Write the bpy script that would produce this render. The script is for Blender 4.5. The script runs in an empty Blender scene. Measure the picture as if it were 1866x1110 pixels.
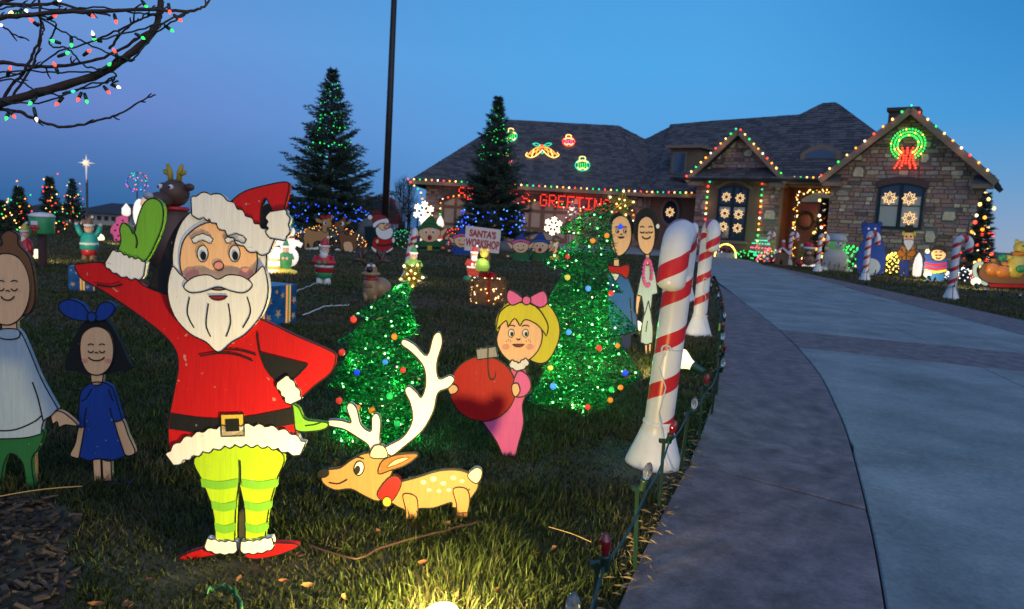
import bpy, math, random
import numpy as np
from mathutils import Vector, Matrix
random.seed(7)
rng = np.random.default_rng(7)
sc = bpy.context.scene
COL = sc.collection
U = random.uniform

# ------------------------------------------------------------------ camera
F, CX, CY, EYE = 1330.0, 933.0, 555.0, 0.97
PITCH, ROLL = math.atan(151 / 1330), math.radians(3.15)
FW = Vector((0, math.cos(PITCH), -math.sin(PITCH)))
_r0, _u0 = Vector((1, 0, 0)), Vector((0, math.sin(PITCH), math.cos(PITCH)))
RT = _r0 * math.cos(ROLL) + _u0 * math.sin(ROLL)
UP = _u0 * math.cos(ROLL) - _r0 * math.sin(ROLL)
CAM = Vector((0, 0, EYE))
cd = bpy.data.cameras.new('camera')
cam = bpy.data.objects.new('camera', cd)
COL.objects.link(cam)
cam.matrix_world = Matrix(((RT.x, UP.x, -FW.x, 0), (RT.y, UP.y, -FW.y, 0), (RT.z, UP.z, -FW.z, EYE), (0, 0, 0, 1)))
cd.sensor_width, cd.lens = 36, F / 1866 * 36
cd.clip_start, cd.clip_end = 0.05, 6000
cd.dof.use_dof, cd.dof.focus_distance, cd.dof.aperture_fstop = True, 2.5, 5.6
sc.camera = cam

# ------------------------------------------------------------------ dusk sky
w = bpy.data.worlds.new('World')
sc.world = w
w.use_nodes = True
nt = w.node_tree
N, L = nt.nodes, nt.links
N.clear()
out = N.new('ShaderNodeOutputWorld')
tc = N.new('ShaderNodeTexCoord')
sep = N.new('ShaderNodeSeparateXYZ')
L.new(tc.outputs['Generated'], sep.inputs[0])


def ramp(stops, src):
    n = N.new('ShaderNodeValToRGB')
    e = n.color_ramp.elements
    while len(e) > 1:
        e.remove(e[-1])
    for i, (p, c) in enumerate(stops):
        k = e[0] if i == 0 else e.new(p)
        k.position = p
        k.color = (*c, 1)
    L.new(src, n.inputs[0])
    return n.outputs[0]


zr = N.new('ShaderNodeMapRange')
L.new(sep.outputs['Z'], zr.inputs[0])
zr.inputs[1].default_value, zr.inputs[2].default_value = -0.1, 0.9
zz = zr.outputs[0]
east = ramp([(0.0, (.015, .07, .2)), (.1, (.03, .11, .28)), (.155, (.07, .155, .385)), (.21, (.12, .2, .49)), (.3, (.125, .25, .555)),
             (.42, (.08, .23, .52)), (.7, (.05, .16, .42)), (1, (.04, .13, .36))], zz)
mid = ramp([(0.0, (.04, .14, .33)), (.1, (.085, .235, .5)), (.2, (.085, .295, .62)), (.3, (.07, .32, .66)), (.4, (.06, .29, .62)),
            (.7, (.05, .18, .45)), (1, (.04, .13, .36))], zz)
west = ramp([(0.0, (.2, .22, .3)), (.1, (.25, .32, .44)), (.17, (.13, .29, .51)), (.25, (.05, .26, .56)), (.38, (.022, .19, .48)),
             (.7, (.04, .16, .42)), (1, (.04, .13, .36))], zz)


def mapx(a, b):
    m = N.new('ShaderNodeMapRange')
    m.interpolation_type = 'SMOOTHSTEP'
    L.new(sep.outputs['X'], m.inputs[0])
    m.inputs[1].default_value, m.inputs[2].default_value = a, b
    return m.outputs[0]


def mix(f, a, b):
    m = N.new('ShaderNodeMix')
    m.data_type = 'RGBA'
    L.new(f, m.inputs[0])
    L.new(a, m.inputs[6])
    L.new(b, m.inputs[7])
    return m.outputs[2]


sky = mix(mapx(.2, .62), mix(mapx(-.6, .15), east, mid), west)
bg = N.new('ShaderNodeBackground')
L.new(sky, bg.inputs[0])
bg.inputs[1].default_value = 1.2
L.new(bg.outputs[0], out.inputs[0])
sd = bpy.data.lights.new('sun', 'SUN')          # last glow of the sun that has set behind the photographer's right
sd.energy, sd.angle, sd.color = 1.12, math.radians(80), (1, .84, .68)
sun = bpy.data.objects.new('sun', sd)
COL.objects.link(sun)
sun.rotation_euler = (math.radians(62), 0, math.radians(25))
vs = sc.view_settings
vs.view_transform, vs.look, vs.exposure, vs.gamma = 'Standard', 'None', 0, 1
vs.use_curve_mapping = False
sc.render.engine = 'CYCLES'
sc.cycles.use_denoising = True
sc.cycles.max_bounces, sc.cycles.transparent_max_bounces = 6, 8
sc.cycles.sample_clamp_indirect = 3


# ------------------------------------------------------------------ helpers
def ray(x, y):
    return FW + RT * ((x - CX) / F) - UP * ((y - CY) / F)


def G(x, y, z=0.0):                              # point of the ground (height z) seen at a photo pixel
    d = ray(x, y)
    return CAM + d * ((z - EYE) / d.z)


def W(x, y, Y):                                  # point at a given distance seen at a photo pixel
    d = ray(x, y)
    return CAM + d * (Y / d.y)


def S(Y):                                        # metres per photo pixel at a distance
    return Y / F


def catmull(p, closed=True, n=5):
    """p: (x, y) or (x, y, 1) for a corner"""
    m = len(p)
    o = []
    rg = range(m) if closed else range(m - 1)
    for i in rg:
        a, b = p[i], p[(i + 1) % m]
        z = p[i - 1] if (closed or i > 0) else a
        c = p[(i + 2) % m] if (closed or i + 2 < m) else b
        if len(a) > 2:
            z = a
        if len(b) > 2:
            c = b
        for k in range(n):
            t = k / n
            q = []
            for j in (0, 1):
                m0, m1 = (b[j] - z[j]) * .5, (c[j] - a[j]) * .5
                q.append((2 * t**3 - 3 * t**2 + 1) * a[j] + (t**3 - 2 * t**2 + t) * m0 + (-2 * t**3 + 3 * t**2) * b[j] + (t**3 - t**2) * m1)
            o.append(tuple(q))
    if not closed:
        o.append(tuple(p[-1][:2]))
    return o


def zc(s, ox, oy, pts):                          # zoomed crop -> photo pixels
    return [(ox + p[0] / s, oy + p[1] / s) + tuple(p[2:]) for p in pts]


def ell(cx, cy, rx, ry, n=10, rot=0, a0=0, a1=360):
    o = []
    full = abs(a1 - a0) >= 360
    for i in range(n if full else n + 1):
        a = math.radians(a0 + (a1 - a0) * i / n)
        x, y = rx * math.cos(a), ry * math.sin(a)
        c, s_ = math.cos(math.radians(rot)), math.sin(math.radians(rot))
        o.append((cx + x * c - y * s_, cy + x * s_ + y * c))
    return o


def fur(path, wd, nb, amp=.28):                  # bumpy band around a centre line
    c = catmull(path, False, 12)
    d = [0]
    for a, b in zip(c, c[1:]):
        d.append(d[-1] + math.dist(a, b))
    T = d[-1]
    up, dn = [], []
    for i, p in enumerate(c):
        a, b = c[max(i - 1, 0)], c[min(i + 1, len(c) - 1)]
        l = math.dist(a, b) or 1
        nx, ny = -(b[1] - a[1]) / l, (b[0] - a[0]) / l
        e = 1 - .35 * (abs(d[i] / T - .5) * 2)**6
        f = wd * .5 * e * (1 - amp + amp * abs(math.sin(d[i] / T * nb * math.pi)))
        g = wd * .5 * e * (1 - amp + amp * abs(math.sin((d[i] / T * nb + .45) * math.pi)))
        up.append((p[0] + nx * f, p[1] + ny * f))
        dn.append((p[0] - nx * g, p[1] - ny * g))
    return up + dn[::-1]


MATS = {}


def mat(name, c=(.5, .5, .5), rough=.5, var=.12, scale=6.0, bump=0.0, emis=0.0, ecol=None, metal=0.0, stretch=None, trans=0.0, spec=.5,
        sss=0.0, c2=None, detail=6, alpha=1.0):
    if name in MATS:
        return MATS[name]
    m = bpy.data.materials.new(name)
    MATS[name] = m
    m.use_nodes = True
    t = m.node_tree
    b = t.nodes['Principled BSDF']
    b.inputs['Base Color'].default_value = (*c, 1)
    b.inputs['Roughness'].default_value = rough
    b.inputs['Metallic'].default_value = metal
    b.inputs['Specular IOR Level'].default_value = spec
    b.inputs['Transmission Weight'].default_value = trans
    b.inputs['Alpha'].default_value = alpha
    if sss:
        b.inputs['Subsurface Weight'].default_value = sss
        b.inputs['Subsurface Radius'].default_value = (.05, .03, .02)
    if emis:
        b.inputs['Emission Color'].default_value = (*(ecol or c), 1)
        b.inputs['Emission Strength'].default_value = emis
    if var or bump or c2:
        co = t.nodes.new('ShaderNodeTexCoord')
        mp = t.nodes.new('ShaderNodeMapping')
        mp.inputs['Scale'].default_value = stretch or (1, 1, 1)
        t.links.new(co.outputs['Object'], mp.inputs[0])
        n = t.nodes.new('ShaderNodeTexNoise')
        n.inputs['Scale'].default_value = scale
        n.inputs['Detail'].default_value = detail
        n.inputs['Roughness'].default_value = .65
        t.links.new(mp.outputs[0], n.inputs['Vector'])
        r = t.nodes.new('ShaderNodeValToRGB')
        r.color_ramp.elements[0].position, r.color_ramp.elements[1].position = .3, .72
        lo = tuple(x * (1 - var) for x in c)
        hi = tuple(min(1, x * (1 + var)) for x in (c2 or c))
        r.color_ramp.elements[0].color, r.color_ramp.elements[1].color = (*lo, 1), (*hi, 1)
        t.links.new(n.outputs['Fac'], r.inputs[0])
        t.links.new(r.outputs[0], b.inputs['Base Color'])
        if bump:
            bp = t.nodes.new('ShaderNodeBump')
            bp.inputs['Strength'].default_value = bump
            bp.inputs['Distance'].default_value = .01
            t.links.new(n.outputs['Fac'], bp.inputs['Height'])
            t.links.new(bp.outputs[0], b.inputs['Normal'])
    return m


def glow(name, c, s):                            # lamp surface: emits, and is left to the samplers as a tiny light
    if name in MATS:
        return MATS[name]
    m = mat(name, c, .35, var=0, emis=s, ecol=c)
    m.cycles.emission_sampling = 'NONE'
    return m


def paint(name, c, rough=.5):                   # exterior paint on plywood: brush grain, faint scuffs
    if name in MATS:
        return MATS[name]
    m = mat(name, c, rough, var=.09, scale=5, bump=.1, stretch=(26, 26, 2.2), detail=4, spec=.22)
    t = m.node_tree
    b = t.nodes['Principled BSDF']
    src = b.inputs['Base Color'].links[0].from_socket
    co = [n for n in t.nodes if n.type == 'TEX_COORD'][0]
    n2 = t.nodes.new('ShaderNodeTexNoise')
    n2.inputs['Scale'].default_value, n2.inputs['Detail'].default_value = 55, 3
    t.links.new(co.outputs['Object'], n2.inputs['Vector'])
    r2 = t.nodes.new('ShaderNodeMapRange')
    r2.inputs[1].default_value, r2.inputs[2].default_value = .7, .74
    t.links.new(n2.outputs['Fac'], r2.inputs[0])
    mx = t.nodes.new('ShaderNodeMix')
    mx.data_type = 'RGBA'
    t.links.new(r2.outputs[0], mx.inputs[0])
    t.links.new(src, mx.inputs[6])
    mx.inputs[7].default_value = (min(1, c[0] * .5 + .2), min(1, c[1] * .5 + .18), min(1, c[2] * .5 + .15), 1)
    t.links.new(mx.outputs[2], b.inputs['Base Color'])
    return m


class M:
    def __init__(s):
        s.v, s.f, s.m = [], [], []

    def add(s, vs, fs, mi=0):
        o = len(s.v)
        s.v += [tuple(p) for p in vs]
        s.f += [tuple(i + o for i in f) for f in fs]
        s.m += [mi] * len(fs)

    def box(s, c, d, rz=0.0, mi=0, rot=None):
        x, y, z = d[0] / 2, d[1] / 2, d[2] / 2
        R = rot or Matrix.Rotation(rz, 3, 'Z')
        c = Vector(c)
        s.add([c + R @ Vector(p) for p in ((-x, -y, -z), (x, -y, -z), (x, y, -z), (-x, y, -z), (-x, -y, z), (x, -y, z), (x, y, z), (-x, y, z))],
              [(0, 3, 2, 1), (4, 5, 6, 7), (0, 1, 5, 4), (1, 2, 6, 5), (2, 3, 7, 6), (3, 0, 4, 7)], mi)

    def tube(s, p, r, n=6, mi=0, cap=True):
        p = [Vector(q) for q in p]
        rs = r if isinstance(r, (list, tuple)) else [r] * len(p)
        vs, ref = [], None
        for i, q in enumerate(p):
            t = (p[min(i + 1, len(p) - 1)] - p[max(i - 1, 0)])
            if t.length < 1e-9:
                t = Vector((0, 0, 1))
            t.normalize()
            if ref is None:
                ref = t.orthogonal().normalized()
            a = (ref - t * ref.dot(t))
            a = a.normalized() if a.length > 1e-6 else t.orthogonal().normalized()
            ref = a
            b = t.cross(a)
            for k in range(n):
                g = 2 * math.pi * k / n
                vs.append(q + (a * math.cos(g) + b * math.sin(g)) * rs[i])
        fs = [(i * n + k, i * n + (k + 1) % n, (i + 1) * n + (k + 1) % n, (i + 1) * n + k) for i in range(len(p) - 1) for k in range(n)]
        if cap:
            fs += [tuple(range(n))[::-1], tuple((len(p) - 1) * n + k for k in range(n))]
        s.add(vs, fs, mi)

    def lathe(s, prof, n=14, c=(0, 0, 0), sx=1.0, sy=1.0, mi=0):
        vs = [(c[0] + r * sx * math.cos(2 * math.pi * k / n), c[1] + r * sy * math.sin(2 * math.pi * k / n), c[2] + z) for r, z in prof for k in range(n)]
        fs = [(i * n + k, i * n + (k + 1) % n, (i + 1) * n + (k + 1) % n, (i + 1) * n + k) for i in range(len(prof) - 1) for k in range(n)]
        fs += [tuple(range(n))[::-1], tuple((len(prof) - 1) * n + k for k in range(n))]
        s.add(vs, fs, mi)

    def ball(s, c, r, n=10, m=7, mi=0):
        r = r if isinstance(r, (tuple, list)) else (r, r, r)
        pr = [(max(math.sin(math.pi * i / m), .02), -math.cos(math.pi * i / m)) for i in range(m + 1)]
        vs = [(c[0] + q * r[0] * math.cos(2 * math.pi * k / n), c[1] + q * r[1] * math.sin(2 * math.pi * k / n), c[2] + z * r[2]) for q, z in pr for k in range(n)]
        fs = [(i * n + k, i * n + (k + 1) % n, (i + 1) * n + (k + 1) % n, (i + 1) * n + k) for i in range(m) for k in range(n)]
        fs += [tuple(range(n))[::-1], tuple(m * n + k for k in range(n))]
        s.add(vs, fs, mi)

    def prism(s, a, b, mi=0):                    # a: front ring, b: back ring
        n = len(a)
        s.add(list(a) + list(b), [tuple(range(n)), tuple(range(2 * n - 1, n - 1, -1))] + [(i, i + n, (i + 1) % n + n, (i + 1) % n) for i in range(n)], mi)

    def obj(s, name, mats, parent=None, smooth=False, kind=None, off=None, loc=None):
        me = bpy.data.meshes.new(name)
        v = s.v
        if off is not None:
            v = [(p[0] - off[0], p[1] - off[1], p[2] - off[2]) for p in v]
        me.from_pydata(v, [], s.f)
        for k in (mats if isinstance(mats, (list, tuple)) else [mats]):
            me.materials.append(k)
        if max(s.m, default=0) > 0:
            me.polygons.foreach_set('material_index', s.m)
        if smooth:
            me.polygons.foreach_set('use_smooth', [True] * len(me.polygons))
        me.validate()
        return link(name, me, parent, loc, kind)


def link(name, me, parent=None, loc=None, kind=None):
    o = bpy.data.objects.new(name, me)
    COL.objects.link(o)
    if parent is not None:
        o.parent = parent
    if loc is not None:
        o.location = loc
    if kind:
        o['kind'] = kind
    return o


def thing(name, label, cat, loc=(0, 0, 0), rz=0.0, group=None):
    o = link(name, None, None, loc)
    o.rotation_euler.z = rz
    o['label'], o['category'] = label, cat
    if group:
        o['group'] = group
    return o


def lamp(name, kind, loc, energy, color, parent=None, size=.03, **k):
    d = bpy.data.lights.new(name, kind)
    d.energy, d.color = energy, color
    d.shadow_soft_size = size
    for a, b in k.items():
        setattr(d, a, b)
    return link(name, d, parent, loc)


def dup(o, loc=None, label=None, group=None, rz=None, scale=None):
    r = o.copy()
    COL.objects.link(r)
    if loc is not None:
        r.location = loc
    if rz is not None:
        r.rotation_euler.z = rz
    if scale is not None:
        r.scale = (scale,) * 3
    if label:
        r['label'] = label
    if group:
        r['group'] = group
    for ch in list(o.children):
        c = ch.copy()
        COL.objects.link(c)
        c.parent = r
        for g in list(ch.children):
            e = g.copy()
            COL.objects.link(e)
            e.parent = c
    return r


# ------------------------------------------------------------------ bulbs and light strings
BC = {'red': (1, .055, .025), 'orange': (1, .3, .02), 'gold': (1, .62, .18), 'white': (1, .82, .55), 'cool': (.85, .92, 1), 'green': (.03, .8, .12),
      'teal': (.03, .7, .4), 'blue': (.02, .08, 1), 'sky': (.1, .4, 1), 'pink': (1, .1, .25), 'yellow': (1, .8, .08)}
BST = {'red': 3.2, 'orange': 3.6, 'gold': 3.4, 'white': 3.2, 'cool': 2.4, 'green': 2.2, 'teal': 1.8, 'blue': 3.0, 'sky': 2.5, 'pink': 2.2, 'yellow': 3.0}
_bm = {}


def bulb_mesh(c, shape='ball'):
    k = (c, shape)
    if k not in _bm:
        m = M()
        if shape == 'ball':
            m.ball((0, 0, 0), 1, 6, 4)
        else:
            m.lathe([(.35, -1), (.8, -.5), (1, .1), (.75, 1.0), (.35, 1.8), (.05, 2.3)], 8)
        me = bpy.data.meshes.new('bulb')
        me.from_pydata(m.v, [], m.f)
        me.materials.append(glow('glowing_' + c + '_bulb', BC[c], BST[c]))
        me.polygons.foreach_set('use_smooth', [True] * len(me.polygons))
        _bm[k] = me
    return _bm[k]


def bulb(c, p, r, parent, shape='ball', rot=None, off=(0, 0, 0)):
    o = link('bulb', bulb_mesh(c, shape), parent, (p[0] - off[0], p[1] - off[1], p[2] - off[2]))
    o.scale = (r, r, r)
    if rot:
        o.rotation_euler = rot
    return o


def along(pts, step, jit=0.0):
    pts = [Vector(p) for p in pts]
    o, d, nxt = [], 0.0, 0.0
    for a, b in zip(pts, pts[1:]):
        l = (b - a).length
        while nxt <= d + l:
            o.append(a.lerp(b, (nxt - d) / l) + Vector((U(-jit, jit), U(-jit, jit), U(-jit, jit))))
            nxt += step * U(1 - jit, 1 + jit) if jit else step
        d += l
    return o


def light_string(label, pts, step, colors, r, group=None, jit=0.0, wr=.006, cat='light string', shape='ball', name='light_string', seq=False, wire=True):
    base = Vector(pts[0])
    t = thing(name, label, cat, base, 0, group)
    if wire:
        m = M()
        m.tube(pts, wr, 4)
        m.obj('wire', mat('dark_green_cable', (.01, .03, .015), .5, var=0), t, off=base)
    for i, p in enumerate(along(pts, step, jit)):
        bulb(colors[i % len(colors)] if seq else random.choice(colors), p, r * U(.9, 1.15), t, shape, off=base)
    return t


# ------------------------------------------------------------------ ground, driveway
def height(x, y):
    r = math.hypot(x, y)
    if y <= 0:
        return 0.0
    a = max(0.0, min(1.0, (-x / max(y, .1) - .02) / .3))
    return -(.0045 + .0285 * a) * max(0.0, r - 24)


m = M()
radii = [0.0] + [0.6 * 1.16**i for i in range(62)]
NA = 96
vs = [(0, 0, 0)]
for r in radii[1:]:
    for k in range(NA):
        a = 2 * math.pi * k / NA
        x, y = r * math.cos(a), r * math.sin(a)
        vs.append((x, y, height(x, y)))
fs = [(0, 1 + k, 1 + (k + 1) % NA) for k in range(NA)]
for i in range(len(radii) - 2):
    for k in range(NA):
        a, b = 1 + i * NA + k, 1 + i * NA + (k + 1) % NA
        fs.append((a, a + NA, b + NA, b))
m.add(vs, fs)
m.obj('ground', mat('dry_lawn_soil', (.06, .052, .034), .95, var=.45, scale=5, bump=.5, c2=(.075, .075, .04)), kind='structure', smooth=True)


def g2(p):
    q = G(p[0], p[1])
    return (q.x, q.y)


def corners(p):
    return [(x[0], x[1], 1) for x in p]


L_EDGE = catmull([(1040, 1330), (1130, 1110), (1200, 960), (1256, 850), (1298, 735), (1316, 640), (1318, 560), (1304, 510), (1285, 484)], False, 6)
B_EDGE = catmull([(1640, 1330), (1609, 1110), (1584, 968), (1547, 815), (1521, 747), (1493, 690), (1453, 639)], False, 6)
B_UP = catmull([(1419, 606), (1378, 572), (1346, 548), (1323, 528), (1299, 513)], False, 4)


def clip_y(p, a, b):
    return [q for q in p if a <= q[1] <= b]


def inset(p, d):
    n = len(p)
    A = sum(p[i][0] * p[(i + 1) % n][1] - p[(i + 1) % n][0] * p[i][1] for i in range(n))
    sg = 1 if A > 0 else -1
    o = []
    for i in range(n):
        a, b, c = Vector(p[i - 1]), Vector(p[i]), Vector(p[(i + 1) % n])
        e, f = (b - a), (c - b)
        if e.length < 1e-6 or f.length < 1e-6:
            continue
        e.normalize(), f.normalize()
        n1, n2 = Vector((-e.y, e.x)) * sg, Vector((-f.y, f.x)) * sg
        k = n1 + n2
        k = k / max(.35, k.length_squared / 2) if k.length > .2 else n1
        q = b + k * d
        o.append((q.x, q.y))
    return o


DRIVE = thing('driveway', 'pale concrete driveway with dark stamped border curving up to the house', 'driveway', (1.5, 3, 0))
DRIVE['kind'] = 'structure'
del DRIVE['category']
M_SLAB = mat('brushed_concrete', (.2, .235, .235), .8, var=.26, scale=1.9, bump=.18, detail=14, c2=(.25, .285, .28), spec=.25)
M_BORDER = mat('stamped_dark_concrete', (.15, .118, .118), .65, var=.3, scale=8, bump=.6, detail=15, c2=(.19, .152, .15), spec=.25)
def _concrete(mm, fine, amp):
    t = mm.node_tree
    b = t.nodes['Principled BSDF']
    co = [n for n in t.nodes if n.type == 'TEX_COORD'][0]
    n2 = t.nodes.new('ShaderNodeTexNoise')
    n2.inputs['Scale'].default_value, n2.inputs['Detail'].default_value = fine, 8
    t.links.new(co.outputs['Object'], n2.inputs['Vector'])
    mx = t.nodes.new('ShaderNodeMix')
    mx.data_type, mx.blend_type = 'RGBA', 'MULTIPLY'
    r = t.nodes.new('ShaderNodeMapRange')
    r.inputs[1].default_value, r.inputs[2].default_value, r.inputs[3].default_value, r.inputs[4].default_value = .3, .7, 1 - amp, 1 + amp
    t.links.new(n2.outputs['Fac'], r.inputs[0])
    mx.inputs[0].default_value = 1
    t.links.new(b.inputs['Base Color'].links[0].from_socket, mx.inputs[6])
    t.links.new(r.outputs[0], mx.inputs[7])
    t.links.new(mx.outputs[2], b.inputs['Base Color'])
    bp = [n for n in t.nodes if n.type == 'BUMP'][0]
    b2 = t.nodes.new('ShaderNodeBump')
    b2.inputs['Strength'].default_value, b2.inputs['Distance'].default_value = .35, .006
    t.links.new(n2.outputs['Fac'], b2.inputs['Height'])
    t.links.new(bp.outputs[0], b2.inputs['Normal'])
    t.links.new(b2.outputs[0], b.inputs['Normal'])
_concrete(M_SLAB, 38, .13)
_concrete(M_SLAB, .8, .1)
_concrete(M_SLAB, 140, .1)
_concrete(M_BORDER, 17, .22)
_concrete(M_BORDER, 90, .16)


def slab(name, px, mt, top=.03):
    g = [g2(q) for q in px]
    g = [q for i, q in enumerate(g) if math.dist(q, g[i - 1]) > .04]
    p = inset(g, .0028)
    q = inset(p, .005)
    m = M()
    n = len(p)
    if len(q) == n:
        m.add([(x, y, top) for x, y in q] + [(x, y, top - .005) for x, y in p] + [(x, y, -.06) for x, y in p],
              [tuple(range(n))] + [(i, (i + 1) % n, n + (i + 1) % n, n + i) for i in range(n)] + [(n + i, n + (i + 1) % n, 2 * n + (i + 1) % n, 2 * n + i) for i in range(n)])
    else:
        m.prism([(x, y, top) for x, y in p], [(x, y, -.06) for x, y in p])
    return m.obj(name, mt, DRIVE, off=DRIVE.location)


le = lambda a, b: clip_y(L_EDGE, a, b)
slab('border_slab', le(858, 2000) + [(1260, 857), (1578, 945)] + clip_y(B_EDGE, 946, 2000)[::-1], M_BORDER)
slab('border_slab', [(1260, 857)] + le(500, 856) + [(1296, 509)] + B_UP[::-1] + [(1453, 639)] + clip_y(B_EDGE, 640, 944)[::-1] + [(1578, 945)], M_BORDER)
slab('band_slab', [(1453, 639), (1790, 676), (1900, 687), (2224, 715), (2058, 668), (1900, 653), (1780, 641), (1419, 606)], M_BORDER)
slab('concrete_slab', clip_y(B_EDGE, 824, 2000) + [(1553, 823), (1866, 874), (2600, 990), (2800, 1330)], M_SLAB)
slab('concrete_slab', clip_y(B_EDGE, 640, 822) + [(1453, 639), (1788, 676), (1866, 714), (2200, 880), (2600, 985), (1866, 874), (1553, 823)], M_SLAB)
slab('concrete_slab', [(1788, 676), (1900, 687), (2224, 717), (2500, 795), (2600, 985), (2200, 880), (1866, 714)], M_SLAB)
slab('concrete_slab', B_UP + [(1299, 513), (1456, 531), (1703, 633), (1419, 606)], M_SLAB)
slab('concrete_slab', [(1456, 531), (1540, 526), (1700, 570), (1866, 616), (2045, 665), (1900, 653), (1703, 633)], M_SLAB)
slab('border_slab', [(1374, 480), (1620, 533), (1866, 588), (2500, 730), (2500, 788), (1866, 616), (1700, 570), (1540, 525), (1440, 499)], M_BORDER)
slab('concrete_slab', [(1299, 513), (1292, 497), (1285, 484), (1240, 470), (1120, 462), (900, 452), (780, 445), (780, 436), (1000, 444), (1260, 456), (1374, 478), (1440, 499), (1540, 525), (1456, 531)], M_SLAB)
DRIVE_POLY = [g2(q) for q in [(980, 1600)] + L_EDGE + [(1240, 470), (1120, 462), (900, 452), (780, 445), (780, 434), (1000, 441), (1300, 458), (1374, 480), (1620, 533), (1866, 588), (2500, 730), (3400, 1600)]]
MULCH = [g2(q) for q in [(-400, 1500), (-300, 880), (0, 905), (95, 915), (150, 950), (120, 1010), (150, 1060), (110, 1130), (130, 1500)]]


def inside(X, Y, poly):
    c = np.zeros(len(X), bool)
    n = len(poly)
    for i in range(n):
        (x1, y1), (x2, y2) = poly[i], poly[i - 1]
        k = ((y1 > Y) != (y2 > Y)) & (X < (x2 - x1) * (Y - y1) / ((y2 - y1) if abs(y2 - y1) > 1e-9 else 1e-9) + x1)
        c ^= k
    return c


def field(X, Y, s, seed):                          # smooth value noise in 0..1
    r = np.random.default_rng(seed).random((64, 64))
    x, y = (X / s) % 64, (Y / s) % 64
    i, j = x.astype(int), y.astype(int)
    fx, fy = x - i, y - j
    fx, fy = fx * fx * (3 - 2 * fx), fy * fy * (3 - 2 * fy)
    a, b = i % 64, j % 64
    c, d = (a + 1) % 64, (b + 1) % 64
    return (r[a, b] * (1 - fx) + r[c, b] * fx) * (1 - fy) + (r[a, d] * (1 - fx) + r[c, d] * fx) * fy


def grass_mat():
    m = mat('grass_blade', (.1, .12, .04), .55, var=0, spec=.25)
    t = m.node_tree
    a = t.nodes.new('ShaderNodeAttribute')
    a.attribute_name = 'tint'
    b = t.nodes['Principled BSDF']
    t.links.new(a.outputs['Color'], b.inputs['Base Color'])
    tr = t.nodes.new('ShaderNodeBsdfTranslucent')
    t.links.new(a.outputs['Color'], tr.inputs[0])
    mx = t.nodes.new('ShaderNodeMixShader')
    mx.inputs[0].default_value = .3
    t.links.new(b.outputs[0], mx.inputs[1])
    t.links.new(tr.outputs[0], mx.inputs[2])
    t.links.new(mx.outputs[0], t.nodes['Material Output'].inputs[0])
    return m


def blades(X, Y, ln, wd, seed, Z=None):
    r = np.random.default_rng(seed)
    n = len(X)
    patch = field(X, Y, .55, 3) * .6 + field(X, Y, .16, 4) * .4
    tuft = field(X, Y, .09, 9)
    worn = field(X, Y, .9, 21) * .6 + field(X, Y, .35, 22) * .4
    L_ = ln * (.4 + .55 * tuft + .5 * r.random(n)**2) * np.clip(.45 + 1.15 * worn, .5, 1.25)
    wd = wd * r.uniform(.6, 1.3, n)
    yaw = r.uniform(0, 2 * np.pi, n) * .8 + field(X, Y, .13, 5) * 6
    lean = r.uniform(.1, 1.0, n)**1.1
    z0 = np.zeros(n) if Z is None else Z
    dx, dy = np.cos(yaw), np.sin(yaw)
    fa = r.uniform(0, np.pi, n)
    px, py = np.cos(fa) * wd / 2, np.sin(fa) * wd / 2
    V = np.empty((n, 5, 3))
    for k, (f, s) in enumerate(((0, -1), (0, 1), (.55, .8), (.55, -.8), (1, 0))):
        h = f * L_ * (1 - .35 * f * lean)
        o = f * f * L_ * lean * .85
        V[:, k, 0] = X + dx * o + px * s
        V[:, k, 1] = Y + dy * o + py * s
        V[:, k, 2] = z0 + h - .004
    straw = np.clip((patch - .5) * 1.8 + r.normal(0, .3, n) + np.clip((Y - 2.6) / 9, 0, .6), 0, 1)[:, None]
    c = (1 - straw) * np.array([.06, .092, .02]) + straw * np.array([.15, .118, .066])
    c *= (r.uniform(.4, 1.45, n) * np.clip(.7 + .05 * Y, .7, 1))[:, None]  # nearest blades darker: shade on the front lawn put into their colour
    return V, np.clip(c, 0, 1)


def blade_mesh(name, V, c):
    n = len(V)
    me = bpy.data.meshes.new(name)
    me.vertices.add(n * 5)
    me.vertices.foreach_set('co', V.reshape(-1))
    b = np.arange(n)[:, None] * 5
    idx = np.concatenate([b + np.array([[0, 1, 2, 3]]), b + np.array([[3, 2, 4]])], 1)
    me.loops.add(n * 7)
    me.loops.foreach_set('vertex_index', idx.reshape(-1).astype(np.int32))
    me.polygons.add(n * 2)
    st = (np.arange(n)[:, None] * 7 + np.array([[0, 4]])).reshape(-1)
    me.polygons.foreach_set('loop_start', st.astype(np.int32))
    me.update(calc_edges=True)
    at = me.color_attributes.new('tint', 'FLOAT_COLOR', 'POINT')
    C4 = np.ones((n, 5, 4), np.float32)
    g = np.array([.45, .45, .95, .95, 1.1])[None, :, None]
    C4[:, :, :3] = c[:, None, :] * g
    at.data.foreach_set('color', C4.reshape(-1))
    me.materials.append(grass_mat())
    return me


def zone(y0, y1, dens, ln, wd, seed):
    r = np.random.default_rng(seed)
    k = .74
    n = int(dens * k * 2 * (y1 * y1 - y0 * y0) / 2)
    Y = np.sqrt(r.random(n) * (y1 * y1 - y0 * y0) + y0 * y0)
    X = r.uniform(-1, 1, n) * (k * Y + .05)
    keep = ~inside(X, Y, DRIVE_POLY) & ~(inside(X, Y, MULCH) & (r.random(n) < .985))
    cb = G(1190, 845)
    keep &= np.hypot(X - cb.x, Y - cb.y) > .135
    X, Y = X[keep], Y[keep]
    ln = ln * np.clip((np.hypot(X - cb.x, Y - cb.y) - .11) / .3, .25, 1)
    ln = ln * (1 - .62 * np.clip(1.25 - np.hypot((X + .72) / .3, (Y - 1.85) / .16), 0, 1))
    return blades(X, Y, ln, wd, seed + 50)


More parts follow.
